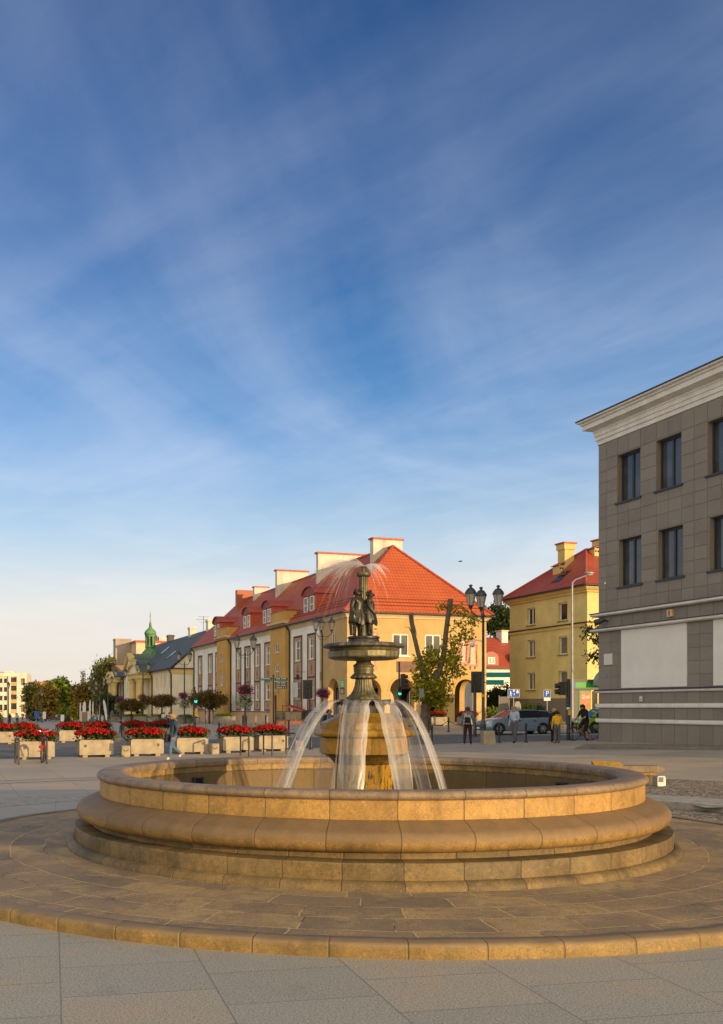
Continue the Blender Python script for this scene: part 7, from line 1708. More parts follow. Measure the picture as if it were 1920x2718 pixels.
# ================================================================== VEHICLES AND PEOPLE
m_tyre = M('tyre_rubber', (.018, .018, .018), .8, .1); m_alloy = M('alloy_rim', (.42, .42, .43), .3, .05, metal=.7); m_chrome = M('chrome', (.55, .55, .56), .2, 0, metal=.9)
m_cglass = M('car_glass', (.02, .024, .028), .05, .3, 1.0, spec=.7); m_head = M('headlamp_glass', (.62, .60, .56), .15, .1, 8, spec=.7); m_tail = M('tail_lamp', (.35, .02, .02), .25, .1)
def car(label, b, rz, paint, wagon=True, group=None):
    t = thing('parked_car', label, 'car', b, rz, group)
    L2 = 2.30 if wagon else 1.90; W2 = .885; HR = 1.44 if wagon else 1.50
    # lower body lofted nose to tail: (x, half width, bottom, shoulder, top)
    st = [(L2, .58, .42, .52, .60), (L2 - .06, .70, .30, .58, .68), (L2 - .22, .80, .24, .64, .77), (L2 - .55, .86, .20, .70, .86), (L2 - 1.15, W2, .20, .78, .95), (.2, W2, .20, .82, .97), (-.9, W2, .20, .84, .98), (-L2 + .75, .88, .22, .86, 1.0), (-L2 + .25, .83, .26, .84, .99), (-L2 + .05, .76, .32, .78, .93), (-L2, .70, .40, .70, .80)]
    def ring(x, w, bo, sh, to): return [(x, -w * .90, bo), (x, -w * .985, bo + .10), (x, -w, (bo + sh) / 2), (x, -w * .985, sh), (x, -w * .90, to), (x, -w * .5, to + .035), (x, 0, to + .045), (x, w * .5, to + .035), (x, w * .90, to), (x, w * .985, sh), (x, w, (bo + sh) / 2), (x, w * .985, bo + .10), (x, w * .90, bo)]
    m = MB(); rs = [ring(*s) for s in st]; n = 13
    vs = [p for r_ in rs for p in r_]; m.add(vs, [(i * n + j, i * n + (j + 1) % n, (i + 1) * n + (j + 1) % n, (i + 1) * n + j) for i in range(len(st) - 1) for j in range(n)] + [tuple(range(n)), tuple(range((len(st) - 1) * n, len(st) * n))[::-1]])
    # roof panel and pillars
    if wagon: gs = [(L2 - 1.22, .96, .80), (L2 - 1.95, 1.37, .64), (L2 - 2.6, HR, .61), (-.9, HR - .01, .60), (-1.75, HR - .07, .58), (-2.2, 1.00, .72)]
    else: gs = [(L2 - .75, .96, .80), (L2 - 1.45, 1.40, .64), (L2 - 2.0, HR, .61), (-.7, HR - .01, .60), (-1.5, HR - .10, .58), (-1.85, 1.00, .72)]
    k = len(gs)
    top = [(x, s * w, z) for x, z, w in gs for s in (-1, 1)]
    m.add([(x, s * w, z + .012) for x, z, w in gs[1:-1] for s in (-1, 1)], [(2 * i, 2 * i + 1, 2 * i + 3, 2 * i + 2) for i in range(k - 3)])
    bel = lambda x: .965
    for s in (-1, 1):
        for (i, j) in ((0, 1), (k - 2, k - 1)):
            a, c = gs[i], gs[j]; m.tube([(a[0], s * (a[2] + .0), a[1]), (c[0], s * c[2], c[1])], .045, 6)
        for i in range(1, k - 2): m.tube([(gs[i][0], s * gs[i][2], gs[i][1] - .01), (gs[i + 1][0], s * gs[i + 1][2], gs[i + 1][1] - .01)], .035, 6)
    body = m.build('body', paint, t, smooth=38)
    # glass
    m = MB(); a, c = gs[0], gs[1]; m.add([(a[0], -a[2], a[1]), (a[0], a[2], a[1]), (c[0], c[2], c[1]), (c[0], -c[2], c[1])], [(0, 1, 2, 3)]); m.build('windscreen', m_cglass, body)
    m = MB(); a, c = gs[-1], gs[-2]; m.add([(a[0], -a[2], a[1]), (a[0], a[2], a[1]), (c[0], c[2], c[1]), (c[0], -c[2], c[1])], [(0, 1, 2, 3)]); m.build('rear_window', m_cglass, body)
    for s in (-1, 1):
        g = [(gs[0][0] - .05, s * .80, .965)] + [(x, s * (w + .012), z - .02) for x, z, w in gs[1:-1]] + [(gs[-1][0] + .1, s * .76, .985)]
        m = MB(); m.add(g, [tuple(range(len(g)))]); m.build('side_window', m_cglass, body)
        for x in ((-.12, -1.08) if wagon else (-.25,)):
            m = MB(); m.tube([(x + .04, s * .835, .97), (x - .04, s * .645, HR - .03)], .035, 5); m.build('pillar', m_tyre, body)
        m = MB(); m.ball((gs[0][0] - .12, s * (W2 + .06), 1.0), (.06, .10, .07), 8, 6); m.build('wing_mirror', paint, t, smooth=60)
        for x0, x1 in (((L2 - 1.25, -.1), (-.14, -1.05)) if wagon else ((L2 - .9, -.5),)):
            m = MB(); m.box(x0 - .004, s * (W2 + .001) - .003, .32, x0 + .004, s * (W2 + .001) + .003, .90); m.box(x1 + .14, s * (W2 + .018) - .015, .79, x1 + .30, s * (W2 + .018) + .015, .83); m.build('door_handle', m_dframe, body)
        m = MB(); m.box(L2 - 1.3, s * (W2 + .006) - .008, .50, -L2 + 1.1, s * (W2 + .006) + .008, .54); m.build('side_trim', paint, body)
    for s in (-1, 1):
        m = MB(); m.add([(L2 - .06, s * .46, .56), (L2 - .03, s * .46, .68), (L2 - .34, s * .825, .80), (L2 - .30, s * .83, .64), (L2 - .10, s * .70, .58)], [(0, 1, 2, 3, 4)]); m.v = [(x + .035, y * 1.01, z) for x, y, z in m.v]; m.build('headlight', m_head, t)
        m = MB(); m.box(-L2 - .01, s * .72 - .10, .72, -L2 + .18, s * .72 + .10, .95); m.build('tail_light', m_tail, t)
    m = MB(); m.box(L2 - .03, -.38, .40, L2 + .025, .38, .58); m.build('grille', m_dframe, t)
    m = MB(); m.box(L2 + .01, -.26, .34, L2 + .035, .26, .44); m.build('number_plate', m_wsign, t)
    if wagon:
        for s in (-1, 1): m = MB(); m.tube([(.3, s * .56, HR + .01), (.2, s * .56, HR + .05), (-1.4, s * .54, HR + .02), (-1.5, s * .54, HR - .04)], .018, 6); m.build('roof_rail', m_tyre, t)
    for x in ((L2 - .92), (-L2 + .95)):
        for s in (-1, 1):
            y = s * (W2 - .10); m = MB(); n = 24
            pr = [(.20, -.10), (.30, -.105), (.325, -.07), (.325, .07), (.30, .105), (.20, .10)]
            m.add([(x + r_ * math.cos(2 * math.pi * j / n), y + d, .325 + r_ * math.sin(2 * math.pi * j / n)) for r_, d in pr for j in range(n)], [(i * n + j, i * n + (j + 1) % n, (i + 1) * n + (j + 1) % n, (i + 1) * n + j) for i in range(5) for j in range(n)]); w = m.build('wheel', m_tyre, t, smooth=40)
            m = MB(); yo = y + s * .085
            for j in range(5):
                a = 2 * math.pi * j / 5 + .3; ca, sa = math.cos(a), math.sin(a)
                m.add([(x + .03 * ca - .035 * sa, yo, .325 + .03 * sa + .035 * ca), (x + .21 * ca - .045 * sa, yo, .325 + .21 * sa + .045 * ca), (x + .21 * ca + .045 * sa, yo, .325 + .21 * sa - .045 * ca), (x + .03 * ca + .035 * sa, yo, .325 + .03 * sa - .035 * ca)], [(0, 1, 2, 3)])
            m.add([(x + r_ * math.cos(2 * math.pi * j / n), yo, .325 + r_ * math.sin(2 * math.pi * j / n)) for r_ in (.195, .225) for j in range(n)], [(j, (j + 1) % n, n + (j + 1) % n, n + j) for j in range(n)]); m.ball((x, yo, .325), (.05, .02, .05), 8, 5); m.build('rim', m_alloy, w)
            m = MB(); m.add([(x + .20 * math.cos(2 * math.pi * j / n), y + s * .06, .325 + .20 * math.sin(2 * math.pi * j / n)) for j in range(n)], [tuple(range(n))]); m.build('brake_disc', m_tyre, w)
            m = MB(); yo = s * (W2 + .004)     # dark wheel-arch opening round the tyre
            m.add([(x + r_ * math.cos(math.pi * j / 16 * 1.2 - .31), yo, .325 + r_ * math.sin(math.pi * j / 16 * 1.2 - .31)) for r_ in (.30, .385) for j in range(17)], [(j, j + 1, 17 + j + 1, 17 + j) for j in range(16)]); m.build('wheel_arch', m_tyre, w)
    return t
m_blue = M('blue_grey_car_paint', (.23, .32, .43), .22, .05, 1, spec=.6, metal=.35); m_lime = M('lime_car_paint', (.26, .42, .05), .25, .05, 1, spec=.6); m_dkcar = M('dark_car_paint', (.03, .032, .036), .25, .1, 1, spec=.6)
b = at(1367, 1949); car('blue grey estate car crossing behind the walking man', b, math.pi + ANG - R(7), m_blue)
b = at(1622, 1946); car('lime green small car half hidden by the stone building', (b.x, b.y + 1, b.z), math.pi + R(6), m_lime, False)
b = at(134, 1914); car('dark car parked far away below the large green tree', (b.x, b.y + 6, b.z), R(8), m_dkcar, True)
b = at(70, 1915); car('dark car parked far away beside the office block', (b.x, b.y + 8, b.z), R(100), m_dkcar, False)

# ---------------------------------------------------------------- bicycles
def bicycle(label, b, rz, frame_m, basket=False, steer=0.0, lean=0.0):
    t = thing('bicycle', label, 'bicycle', b, rz, 'bicycles'); t.rotation_euler.x = lean
    Rw, fb, rb = .34, .56, -.50
    for x, st in ((fb, steer), (rb, 0)):
        m = MB(); n = 28
        ci = [(Rw * math.cos(2 * math.pi * j / n), Rw * math.sin(2 * math.pi * j / n)) for j in range(n + 1)]
        m.tube([(x + c[0] * math.cos(st), c[0] * math.sin(st), Rw + c[1]) for c in ci], .022, 7, cap=False); w = m.build('wheel', m_tyre, t, smooth=60)
        m = MB(); m.tube([(x + c[0] * .93 * math.cos(st), c[0] * .93 * math.sin(st), Rw + c[1] * .93) for c in ci], .010, 5, cap=False)
        for j in range(0, n, 2): m.tube([(x, 0, Rw), (x + ci[j][0] * .92 * math.cos(st), ci[j][0] * .92 * math.sin(st), Rw + ci[j][1] * .92)], .0035, 3)
        m.tube([(x, -.05, Rw), (x, .05, Rw)], .025, 8); m.build('rim', m_alloy, w)
        m = MB(); m.tube([(x + (Rw + .035) * math.cos(a) * math.cos(st), (Rw + .035) * math.cos(a) * math.sin(st), Rw + (Rw + .035) * math.sin(a)) for a in np.linspace(.3 if x > 0 else .6, 2.6 if x > 0 else 3.0, 12)], .018, 5, sq=1.6); m.build('mudguard', frame_m, t, smooth=60)
    BB = (0, 0, .28); ST = (-.16, 0, .78); HD = (.40, 0, .72); HT = (.36, 0, .90)
    m = MB(); m.tube([BB, ST], 0.0252, 7); m.tube([BB, HD], 0.0280, 7); m.tube([(-.12, 0, .62), HT], 0.0238, 7); m.tube([HD, HT], 0.0308, 7); m.tube([BB, (rb, 0, Rw)], 0.0182, 6); m.tube([ST, (rb, 0, Rw)], 0.0168, 6); m.tube([HD, (fb - .06, 0, .5), (fb, 0, Rw)], 0.0210, 6)
    m.build('frame', frame_m, t, smooth=60)
    m = MB(); m.tube([HT, (.34, 0, 1.02)], 0.0196, 6); c, s = math.cos(steer), math.sin(steer)
    P = [(.24, -.30), (.30, -.27), (.36, -.12), (.36, 0), (.36, .12), (.30, .27), (.24, .30)]; zz = [1.08, 1.09, 1.05, 1.02, 1.05, 1.09, 1.08]
    m.tube([(.34 + (x - .34) * c - y * s, (x - .34) * s + y * c, z) for (x, y), z in zip(P, zz)], 0.0168, 6)
    hb = m.build('handlebar', m_chrome, t, smooth=60)
    m = MB()
    for y in (-1, 1):
        a = [(.34 + (x - .34) * c - y * yy * s, (x - .34) * s + y * yy * c, 1.09) for x, yy in ((.27, .285), (.16, .31))]; m.tube(a, .020, 6)
    m.build('grip', m_tyre, hb)
    m = MB(); m.tube([ST, (-.19, 0, .92)], 0.0182, 6); m.build('seat_post', m_chrome, t)
    m = MB(); m.add([(-.36, -.10, .93), (-.36, .10, .93), (-.16, .05, .95), (-.02, .02, .95), (-.02, -.02, .95), (-.16, -.05, .95)], [(0, 1, 2, 3, 4, 5)]); m.add([(-.36, -.10, .93), (-.36, .10, .93), (-.30, .06, .87), (-.06, 0, .90), (-.30, -.06, .87)], [(0, 1, 2, 3, 4)]); m.ball((-.26, 0, .925), (.12, .09, .045), 8, 5); m.build('saddle', m_tyre, t, smooth=60)
    m = MB(); m.tube([(0, -.08, .28), (0, .08, .28)], 0.0280, 6); m.tube([(0, -.08, .28), (.12, -.08, .18)], 0.0154, 5); m.tube([(0, .08, .28), (-.12, .08, .38)], 0.0154, 5); m.box(.07, -.17, .17, .17, -.08, .19); m.box(-.17, .08, .37, -.07, .17, .39); m.build('pedals', m_iron, t)
    m = MB(); m.tube([(-.2, -.07, .70), (-.68, -.07, .72)], 0.0112, 5); m.tube([(-.2, .07, .70), (-.68, .07, .72)], 0.0112, 5); m.tube([(-.60, -.06, .72), (rb, -.04, Rw)], .007, 4); m.tube([(-.60, .06, .72), (rb, .04, Rw)], .007, 4); m.build('carrier', m_iron, t)
    if basket:
        m = MB(); m.box(-.62, -.13, .73, -.30, .13, .77); m.box(-.63, -.09, .50, -.605, .09, .58, 1); m.build('rack_bag', [m_tyre, m_tail], t)
    return t
m_rbike = M('red_bicycle_paint', (.34, .035, .05), .35, .08, 4); m_gbike = M('dark_bicycle_paint', (.03, .032, .034), .4, .1, 4); m_brbike = M('bronze_bicycle_paint', (.12, .07, .05), .4, .1, 4)
b = at(110, 2024); bicycle('red bicycle with a black rack bag parked at the bike hoops', (b.x, b.y + .3, b.z), R(97), m_rbike, True, R(8))
b = at(322, 1958); bicycle('dark bicycle parked left of a back row flower box, seen from its rear', (b.x, b.y, b.z), R(92), m_gbike)
b = at(400, 1960); bicycle('dark bicycle parked behind the third front flower box', (b.x, b.y, b.z), R(78), m_gbike, True)
for u, v, r, l in ((452, 1919, 20, 'far bicycle beside the seated pair'), (512, 1920, 25, 'far bicycle near the pedestrian light'), (405, 1917, 30, 'far bicycle under the brown umbrella tree')):
    bicycle(l, at(u, v), R(r), m_gbike)

# ---------------------------------------------------------------- people
def skinm(name, c): return M(name, c, .55, .06, 9, spec=.3)
m_skin = skinm('skin', (.42, .24, .17)); m_skin2 = skinm('tanned_skin', (.36, .19, .125))
m_hbrown = M('brown_hair', (.06, .032, .018), .6, .25, 30); m_hblond = M('blond_hair', (.36, .22, .10), .6, .25, 30); m_hgrey = M('grey_hair', (.26, .24, .22), .6, .2, 30); m_hblack = M('black_hair', (.02, .015, .013), .6, .2, 30)
m_eye = M('eye', (.02, .015, .012), .3, 0); m_lip = M('lips', (.30, .12, .10), .5, 0)
CLOTH = {}
def cl(name, c, v=.15):
    if name not in CLOTH: CLOTH[name] = M(name, c, .85, v, 7)
    return CLOTH[name]
J0 = dict(pelvis=(0, 0, .525), waist=(0, 0, .60), chest=(0, .005, .735), neck=(0, 0, .835), head=(0, -.012, .885), crown=(0, -.012, .945),
          lsh=(.105, 0, .795), lel=(.140, .02, .625), lwr=(.150, -.03, .475), lha=(.150, -.045, .435), rsh=(-.105, 0, .795), rel=(-.140, .02, .625), rwr=(-.150, -.03, .475), rha=(-.150, -.045, .435),
          lhip=(.052, 0, .50), lkn=(.060, -.01, .275), lan=(.062, .012, .045), lto=(.068, -.085, .016), rhip=(-.052, 0, .50), rkn=(-.060, -.01, .275), ran=(-.062, .012, .045), rto=(-.068, -.085, .016))
ED = [('pelvis', 'waist', 'bot'), ('waist', 'chest', 'top'), ('chest', 'neck', 'top'), ('neck', 'head', 'skin'), ('head', 'crown', 'skin'), ('chest', 'lsh', 'top'), ('lsh', 'lel', 'uarm'), ('lel', 'lwr', 'farm'), ('lwr', 'lha', 'skin'), ('chest', 'rsh', 'top'), ('rsh', 'rel', 'uarm'), ('rel', 'rwr', 'farm'), ('rwr', 'rha', 'skin'),
      ('pelvis', 'lhip', 'bot'), ('lhip', 'lkn', 'bot'), ('lkn', 'lan', 'shin'), ('lan', 'lto', 'shoe'), ('pelvis', 'rhip', 'bot'), ('rhip', 'rkn', 'bot'), ('rkn', 'ran', 'shin'), ('ran', 'rto', 'shoe')]
RAD = dict(pelvis=.082, waist=.074, chest=.092, neck=.034, head=.060, crown=.054, lsh=.048, lel=.031, lwr=.021, lha=.017, rsh=.048, rel=.031, rwr=.021, rha=.017, lhip=.066, lkn=.046, lan=.030, lto=.026, rhip=.066, rkn=.046, ran=.030, rto=.026)
def person(label, b, H, rz, pose=None, skin=None, hair=None, top=None, bot=None, shoe=None, sleeves='long', shorts=False, fat=1.0, long_hair=False, group=None, cap=None):
    J = dict(J0); J.update(pose or {}); ks = list(J); ix = {k: i for i, k in enumerate(ks)}
    mats = [skin or m_skin, top, bot, shoe, m_eye, m_lip]; mid = {'skin': 0, 'top': 1, 'bot': 2, 'shoe': 3, 'uarm': 0 if sleeves == 'none' else 1, 'farm': 1 if sleeves == 'long' else 0, 'shin': 0 if shorts else 2}
    V = [tuple(c * H for c in J[k]) for k in ks]; E = [(ix[a], ix[c]) for a, c, _ in ED]
    wide = ('pelvis', 'waist', 'chest')
    Rr = [(RAD[k] * H * (fat if k in wide or 'hip' in k else 1) * (.80 if k in wide else 1), RAD[k] * H * (fat if k in wide or 'hip' in k else 1)) for k in ks]
    segs = [(Vector(V[ix[a]]), Vector(V[ix[c]]), mid[k_], (Rr[ix[a]][1] + Rr[ix[c]][1]) / 2) for a, c, k_ in ED]
    def assign(p):
        p = Vector(p); best = None
        for a, c, m_, r_ in segs:
            d = c - a; f = max(0, min(1, (p - a).dot(d) / max(d.length_squared, 1e-9))); q = (p - a - d * f).length - r_
            if best is None or q < best[0]: best = (q, m_)
        return best[1]
    hd = Vector(J['head']) * H; cr = Vector(J['crown']) * H; up = (cr - hd).normalized(); fw = Vector((0, -1, 0)); fw = (fw - up * fw.dot(up)).normalized(); sd_ = up.cross(fw)
    def extra(mb):
        n0 = len(mb.f)
        c = hd + up * .012 * H
        mb.ball(tuple(c + fw * .062 * H - up * .004 * H), (.009 * H, .014 * H, .013 * H), 6, 5, 0)
        for s in (-1, 1):
            mb.ball(tuple(c + fw * .055 * H + sd_ * s * .021 * H + up * .012 * H), .006 * H, 6, 4, 4); mb.ball(tuple(c + sd_ * s * .060 * H - up * .002 * H), (.008 * H, .013 * H, .019 * H), 6, 5, 0)
        mb.ball(tuple(c + fw * .055 * H - up * .030 * H), (.014 * H, .006 * H, .004 * H), 6, 4, 5)
        for s in 'lr':                                    # five fingers on each hand
            w = Vector(J[s + 'wr']) * H; h = Vector(J[s + 'ha']) * H; d = (h - w).normalized(); sx = d.cross(Vector((1, 0, .2))).normalized(); nz = d.cross(sx)
            for k, (o, l) in enumerate(((-.014, .034), (-.005, .042), (.004, .044), (.013, .036))):
                p = h + sx * o * H; mb.tube([p, p + d * l * .55 * H + nz * .004 * H, p + d * l * H + nz * .014 * H], [.0050 * H, .0047 * H, .0036 * H], 5, 0)
            p = w + (h - w) * .5 + sx * -.014 * H; mb.tube([p, p - sx * .014 * H + d * .014 * H, p - sx * .018 * H + d * .030 * H], [.0058 * H, .0052 * H, .004 * H], 5, 0)
    o = grow('person', V, E, Rr, mats, None, 2, tuple(b), rz, assign, extra, root=ix['pelvis'])
    tag(o, label, 'person', group)
    # hair
    m = MB(); q = random.Random(len(label)); c = hd + up * .022 * H
    for i in range(60 if not long_hair else 90):
        a = q.uniform(0, 6.283); e = q.uniform(-.25 if not long_hair else -.5, 1.0); rr = math.sqrt(max(0, 1 - e * e)) if e > 0 else 1.0
        d = (fw * math.cos(a) + sd_ * math.sin(a)) * rr
        if math.cos(a) > .35 and e < .45: continue
        p = c + d * .060 * H + up * .066 * e * H; mb_r = .018 * H; m.ball(tuple(p), mb_r, 6, 4)
    m.ball(tuple(c + up * .018 * H - fw * .008 * H), (.063 * H, .063 * H, .055 * H), 12, 8)
    m.build('hair', hair or m_hbrown, o, smooth=80)
    return o
def pack(label, pt, rz, mat, mat2, s=1.0):
    t = thing('backpack', label, 'backpack', pt, rz); m = MB()
    prof = [(-.16, -.22), (-.13, -.25), (.13, -.25), (.16, -.22), (.15, .14), (.10, .23), (-.10, .23), (-.15, .14)]
    m.prism([(x * s, z * s) for x, z in prof], 'xz', 0, .15 * s); m.build('bag', mat, t, smooth=30); m = MB(); m.prism([(x * s * .8, z * s * .55 - .06 * s) for x, z in prof], 'xz', .15 * s, .20 * s); m.build('pocket', mat2, t)
    for x in (-.10, .10): m = MB(); m.tube([(x * s, 0, .18 * s), (x * s, -.12 * s, .20 * s), (x * s, -.20 * s, .06 * s), (x * s * 1.1, -.14 * s, -.12 * s), (x * s, 0, -.18 * s)], .016 * s, 5); m.build('strap', mat2, t)
    return t
c_denim = cl('blue_denim', (.075, .13, .23)); c_dkden = cl('dark_denim_jacket', (.03, .055, .085)); c_black = cl('black_cloth', (.016, .014, .016)); c_grey = cl('grey_trousers', (.10, .10, .115)); c_shirt = cl('pale_blue_shirt', (.36, .42, .56)); c_yel = cl('yellow_vest', (.62, .36, .02)); c_red = cl('red_shoes', (.50, .02, .03)); c_white = cl('white_cloth', (.66, .62, .60)); c_pink = cl('pale_shoes', (.60, .45, .38)); c_plum = cl('dark_plum_trousers', (.035, .016, .022)); c_jean = cl('jean_jacket', (.11, .17, .24)); c_shoe = cl('brown_shoes', (.06, .04, .03)); c_teal = cl('teal_coat', (.02, .17, .20)); c_purp = cl('purple_top', (.13, .04, .14)); c_navy = cl('navy_clothes', (.025, .035, .06))
PI = math.pi
# walking woman raising her hand to her head
walkL = dict(lkn=(.05, -.09, .28), lan=(.045, -.10, .05), lto=(.05, -.185, .02), rkn=(-.05, .0, .275), ran=(-.05, .20, .13), rto=(-.05, .15, .05))
b = at(461, 2017); person('person in denim jacket and blue jeans walking with one hand raised to the head', b, 1.68, R(-62), dict(walkL, rel=(-.20, -.05, .77), rwr=(-.09, -.085, .885), rha=(-.055, -.075, .915), lel=(.15, .03, .63), lwr=(.13, -.05, .50), lha=(.12, -.07, .46), head=(-.004, -.02, .883), crown=(-.006, -.022, .943)), m_skin, m_hblond, c_dkden, c_denim, c_pink, fat=1.1)
m = MB(); t = thing('handbag', 'black shoulder bag hanging at the back of the walking person', 'bag', (b.x - .20, b.y - .02, b.z + .80), R(30)); m.prism([(-.12, -.16), (.12, -.16), (.10, .12), (-.10, .12)], 'xz', -.06, .06); m.build('bag', c_black, t); m = MB(); m.tube([(-.09, 0, .12), (.02, 0, .34), (.16, -.03, .54), (.09, 0, .12)], .010, 5); m.build('strap', c_black, t)
# person with the backpack, seen from behind
b = at(1242, 1976); person('person in denim jacket and dark trousers standing with a backpack, seen from behind', b, 1.76, R(165), dict(lkn=(.07, -.005, .275), lan=(.085, .012, .045), lto=(.10, -.085, .016), rkn=(-.065, -.03, .275), ran=(-.075, -.01, .045), rto=(-.09, -.10, .016)), m_skin, m_hbrown, c_jean, c_plum, c_white, fat=1.08)
d = Vector((math.sin(R(165)), -math.cos(R(165)))); pack('black and white patterned backpack on the back of the standing person', (b.x - d.x * .17, b.y - d.y * .17, b.z + 1.19), R(165), M('patterned_backpack', (.03, .03, .035), .7, 0, 16, col2=(.55, .55, .56)), c_black, 1.02)
# man in pale blue shirt walking, looking at a phone
b = at(1366, 1972); person('man in pale blue shirt and grey trousers walking and looking at his phone', b, 1.78, R(-48), dict(lel=(.135, -.02, .63), lwr=(.07, -.145, .60), lha=(.045, -.175, .605), lkn=(.05, -.05, .275), lan=(.05, -.05, .045), lto=(.05, -.14, .016), rkn=(-.05, .02, .275), ran=(-.05, .15, .075), rto=(-.05, .09, .03), head=(.0, -.026, .882), crown=(0, -.032, .942), rel=(-.15, .05, .63), rwr=(-.15, -.02, .48), rha=(-.15, -.04, .44)), m_skin2, m_hgrey, c_shirt, c_grey, c_black, fat=1.22)
t = thing('phone', 'dark phone held by the man in the pale blue shirt', 'phone', (b.x - .22, b.y - .24, b.z + 1.09), R(-48)); m = MB(); m.box(-.035, -.06, 0, .035, .07, .010); m.build('case', m_dframe, t)
# boy in yellow vest and the woman in black
b = at(1479.5, 1973); person('child in yellow vest, dark trousers and red shoes walking away', b, 1.52, R(172), dict(lkn=(.05, -.03, .28), lan=(.05, .03, .05), rkn=(-.05, -.02, .275), ran=(-.055, -.04, .045), rto=(-.06, -.13, .016), rel=(-.15, -.01, .63), rwr=(-.17, -.06, .50), rha=(-.17, -.08, .46)), m_skin2, m_hblack, c_yel, c_grey, c_red, fat=1.25)
b = at(1472, 1970.5); person('person with fair hair in black clothes walking beside the child in the yellow vest', b, 1.66, R(170), dict(lkn=(.05, -.03, .28), rkn=(-.05, -.01, .275), ran=(-.05, .05, .06)), m_skin, m_hblond, c_black, c_black, c_red, fat=1.25, long_hair=True)
t = thing('handbag', 'black bag carried by the fair haired person in black', 'bag', (b.x - .22, b.y - .05, b.z + .72), R(10)); m = MB(); m.prism([(-.16, -.18), (.16, -.18), (.13, .12), (-.13, .12)], 'xz', -.07, .07); m.build('bag', c_black, t); m = MB(); m.tube([(-.08, 0, .12), (-.05, 0, .30), (.05, 0, .30), (.08, 0, .12)], .010, 5); m.build('handle', c_black, t)
# cyclist standing over his bicycle
b = at(1545, 1966); bk = bicycle('bronze framed bicycle of the cyclist in black', b, R(205), m_brbike, False, R(14))
sit = dict(pelvis=(0, .03, .555), waist=(0, .02, .625), chest=(0, -.03, .755), neck=(0, -.055, .85), head=(0, -.075, .898), crown=(0, -.08, .958), lsh=(.105, -.035, .815), rsh=(-.105, -.035, .815), lel=(.16, -.09, .675), lwr=(.13, -.20, .60), lha=(.125, -.235, .595), rel=(-.17, -.07, .67), rwr=(-.145, -.18, .59), rha=(-.14, -.215, .585), lhip=(.055, .03, .53), lkn=(.085, -.05, .30), lan=(.10, .03, .05), lto=(.115, -.05, .016), rhip=(-.055, .03, .53), rkn=(-.075, -.12, .37), ran=(-.075, -.03, .185), rto=(-.08, -.11, .155))
o = person('cyclist in black t-shirt and shorts stopped astride the bicycle', (b.x + .17, b.y + .10, b.z), 1.80, R(-65), sit, m_skin2, m_hblack, c_black, c_black, c_black, sleeves='short', shorts=True, fat=1.12)
# man half hidden behind the pedestal
b = at(874, 1984); person('dark haired person in black half hidden behind the left water jets', b, 1.74, R(150), None, m_skin, m_hblack, c_black, c_navy, c_shoe, fat=1.1)
# seated people
seat = lambda: dict(pelvis=(0, .02, .275), waist=(0, .02, .35), chest=(0, .02, .485), neck=(0, .01, .585), head=(0, -.005, .635), crown=(0, -.005, .695), lsh=(.105, .01, .545), rsh=(-.105, .01, .545), lel=(.14, -.03, .40), lwr=(.10, -.14, .31), lha=(.085, -.17, .305), rel=(-.14, -.03, .40), rwr=(-.10, -.14, .31), rha=(-.085, -.17, .305), lhip=(.055, -.02, .27), lkn=(.07, -.24, .275), lan=(.07, -.23, .05), lto=(.075, -.33, .016), rhip=(-.055, -.02, .27), rkn=(-.07, -.24, .275), ran=(-.07, -.23, .05), rto=(-.075, -.33, .016))
b = at(213, 1953); ca, sa = math.cos(R(8)), math.sin(R(8))
for x, l, hr, tp, tw in ((-.78, 'person with short hair in black seated on the long bench, seen from behind', m_hbrown, c_black, R(60)), (.78, 'blond person in teal seated on the long bench, seen from behind', m_hblond, c_teal, 0)):
    person(l, (b.x + x * ca - .14 * sa, b.y + x * sa + .16 * ca, b.z + .04), 1.78, R(188), seat(), m_skin, hr, tp, c_navy, c_shoe, fat=1.15)
b = at(443, 1918)
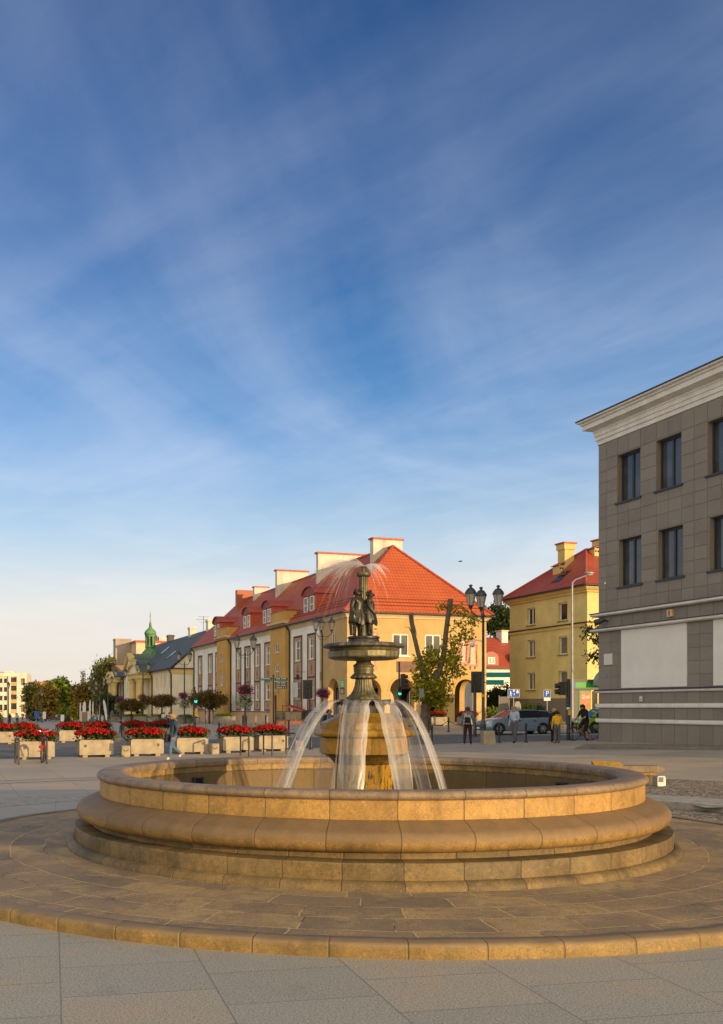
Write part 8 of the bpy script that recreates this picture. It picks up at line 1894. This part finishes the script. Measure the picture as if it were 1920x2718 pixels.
for x, l, hr, tp in ((-.35, 'person in white top with dark hair seated before the hall, left of the pair', m_hbrown, c_white), (.32, 'person in pink and white seated before the hall, right of the pair', m_hblack, c_pink)):
    person(l, (b.x + x, b.y - .15, b.z), 1.70, R(12), seat(), m_skin, hr, tp, c_denim, c_shoe, fat=1.05)
GW = 'people far away on the square'
def walker(u, v, H, rz, l, tp, bt, hr, ph=1, sl='short'):
    person(l, at(u, v), H, R(rz), dict(lkn=(.05, -.06 * ph, .28), lan=(.05, -.08 * ph, .05), lto=(.05, -.16 * ph, .02), rkn=(-.05, .01, .275), ran=(-.05, .10 * ph, .07), rto=(-.05, .03, .03)), m_skin, hr, tp, bt, c_shoe, sleeves=sl, fat=1.08, group=GW)
walker(26.5, 1923, 1.72, 8, 'walker in dark top with black bag, left of the far pair', c_black, c_navy, m_hbrown)
walker(46, 1923, 1.74, -6, 'walker in pale grey shirt and dark jeans, right of the far pair', cl('pale_grey_shirt', (.42, .42, .44)), c_navy, m_hbrown, -1)
walker(108, 1917.5, 1.80, 170, 'far person in navy standing left of the large green tree', c_navy, c_denim, m_hblack)
walker(60, 1915, 1.7, 60, 'far person in brown near the office block', c_pink, c_grey, m_hblack); walker(78, 1914.5, 1.7, 200, 'far person in purple behind the pair', c_purp, c_navy, m_hbrown); walker(90, 1914, 1.72, 120, 'far person in black beside the blue board', c_black, c_navy, m_hblack)
walker(150, 1914, 1.7, 30, 'far person in white before the large green tree', c_white, c_denim, m_hbrown); walker(182, 1914.5, 1.72, 80, 'far person in grey left of the feather flags', c_grey, c_navy, m_hblond); walker(204, 1914, 1.7, 250, 'far person in blue beside the left feather flag', c_shirt, c_navy, m_hbrown)
walker(277, 1916, 1.74, 100, 'far person in purple between the two right feather flags', c_purp, c_navy, m_hblack); walker(298, 1917, 1.76, -20, 'far person in blue and purple with arms down before the hall end', c_denim, c_denim, m_hbrown); walker(366, 1916, 1.7, 200, 'far person in black with long dark hair beside a trough', c_black, c_purp, m_hblack); walker(376, 1915.5, 1.72, 160, 'far person in grey behind the trough', c_grey, c_navy, m_hbrown)
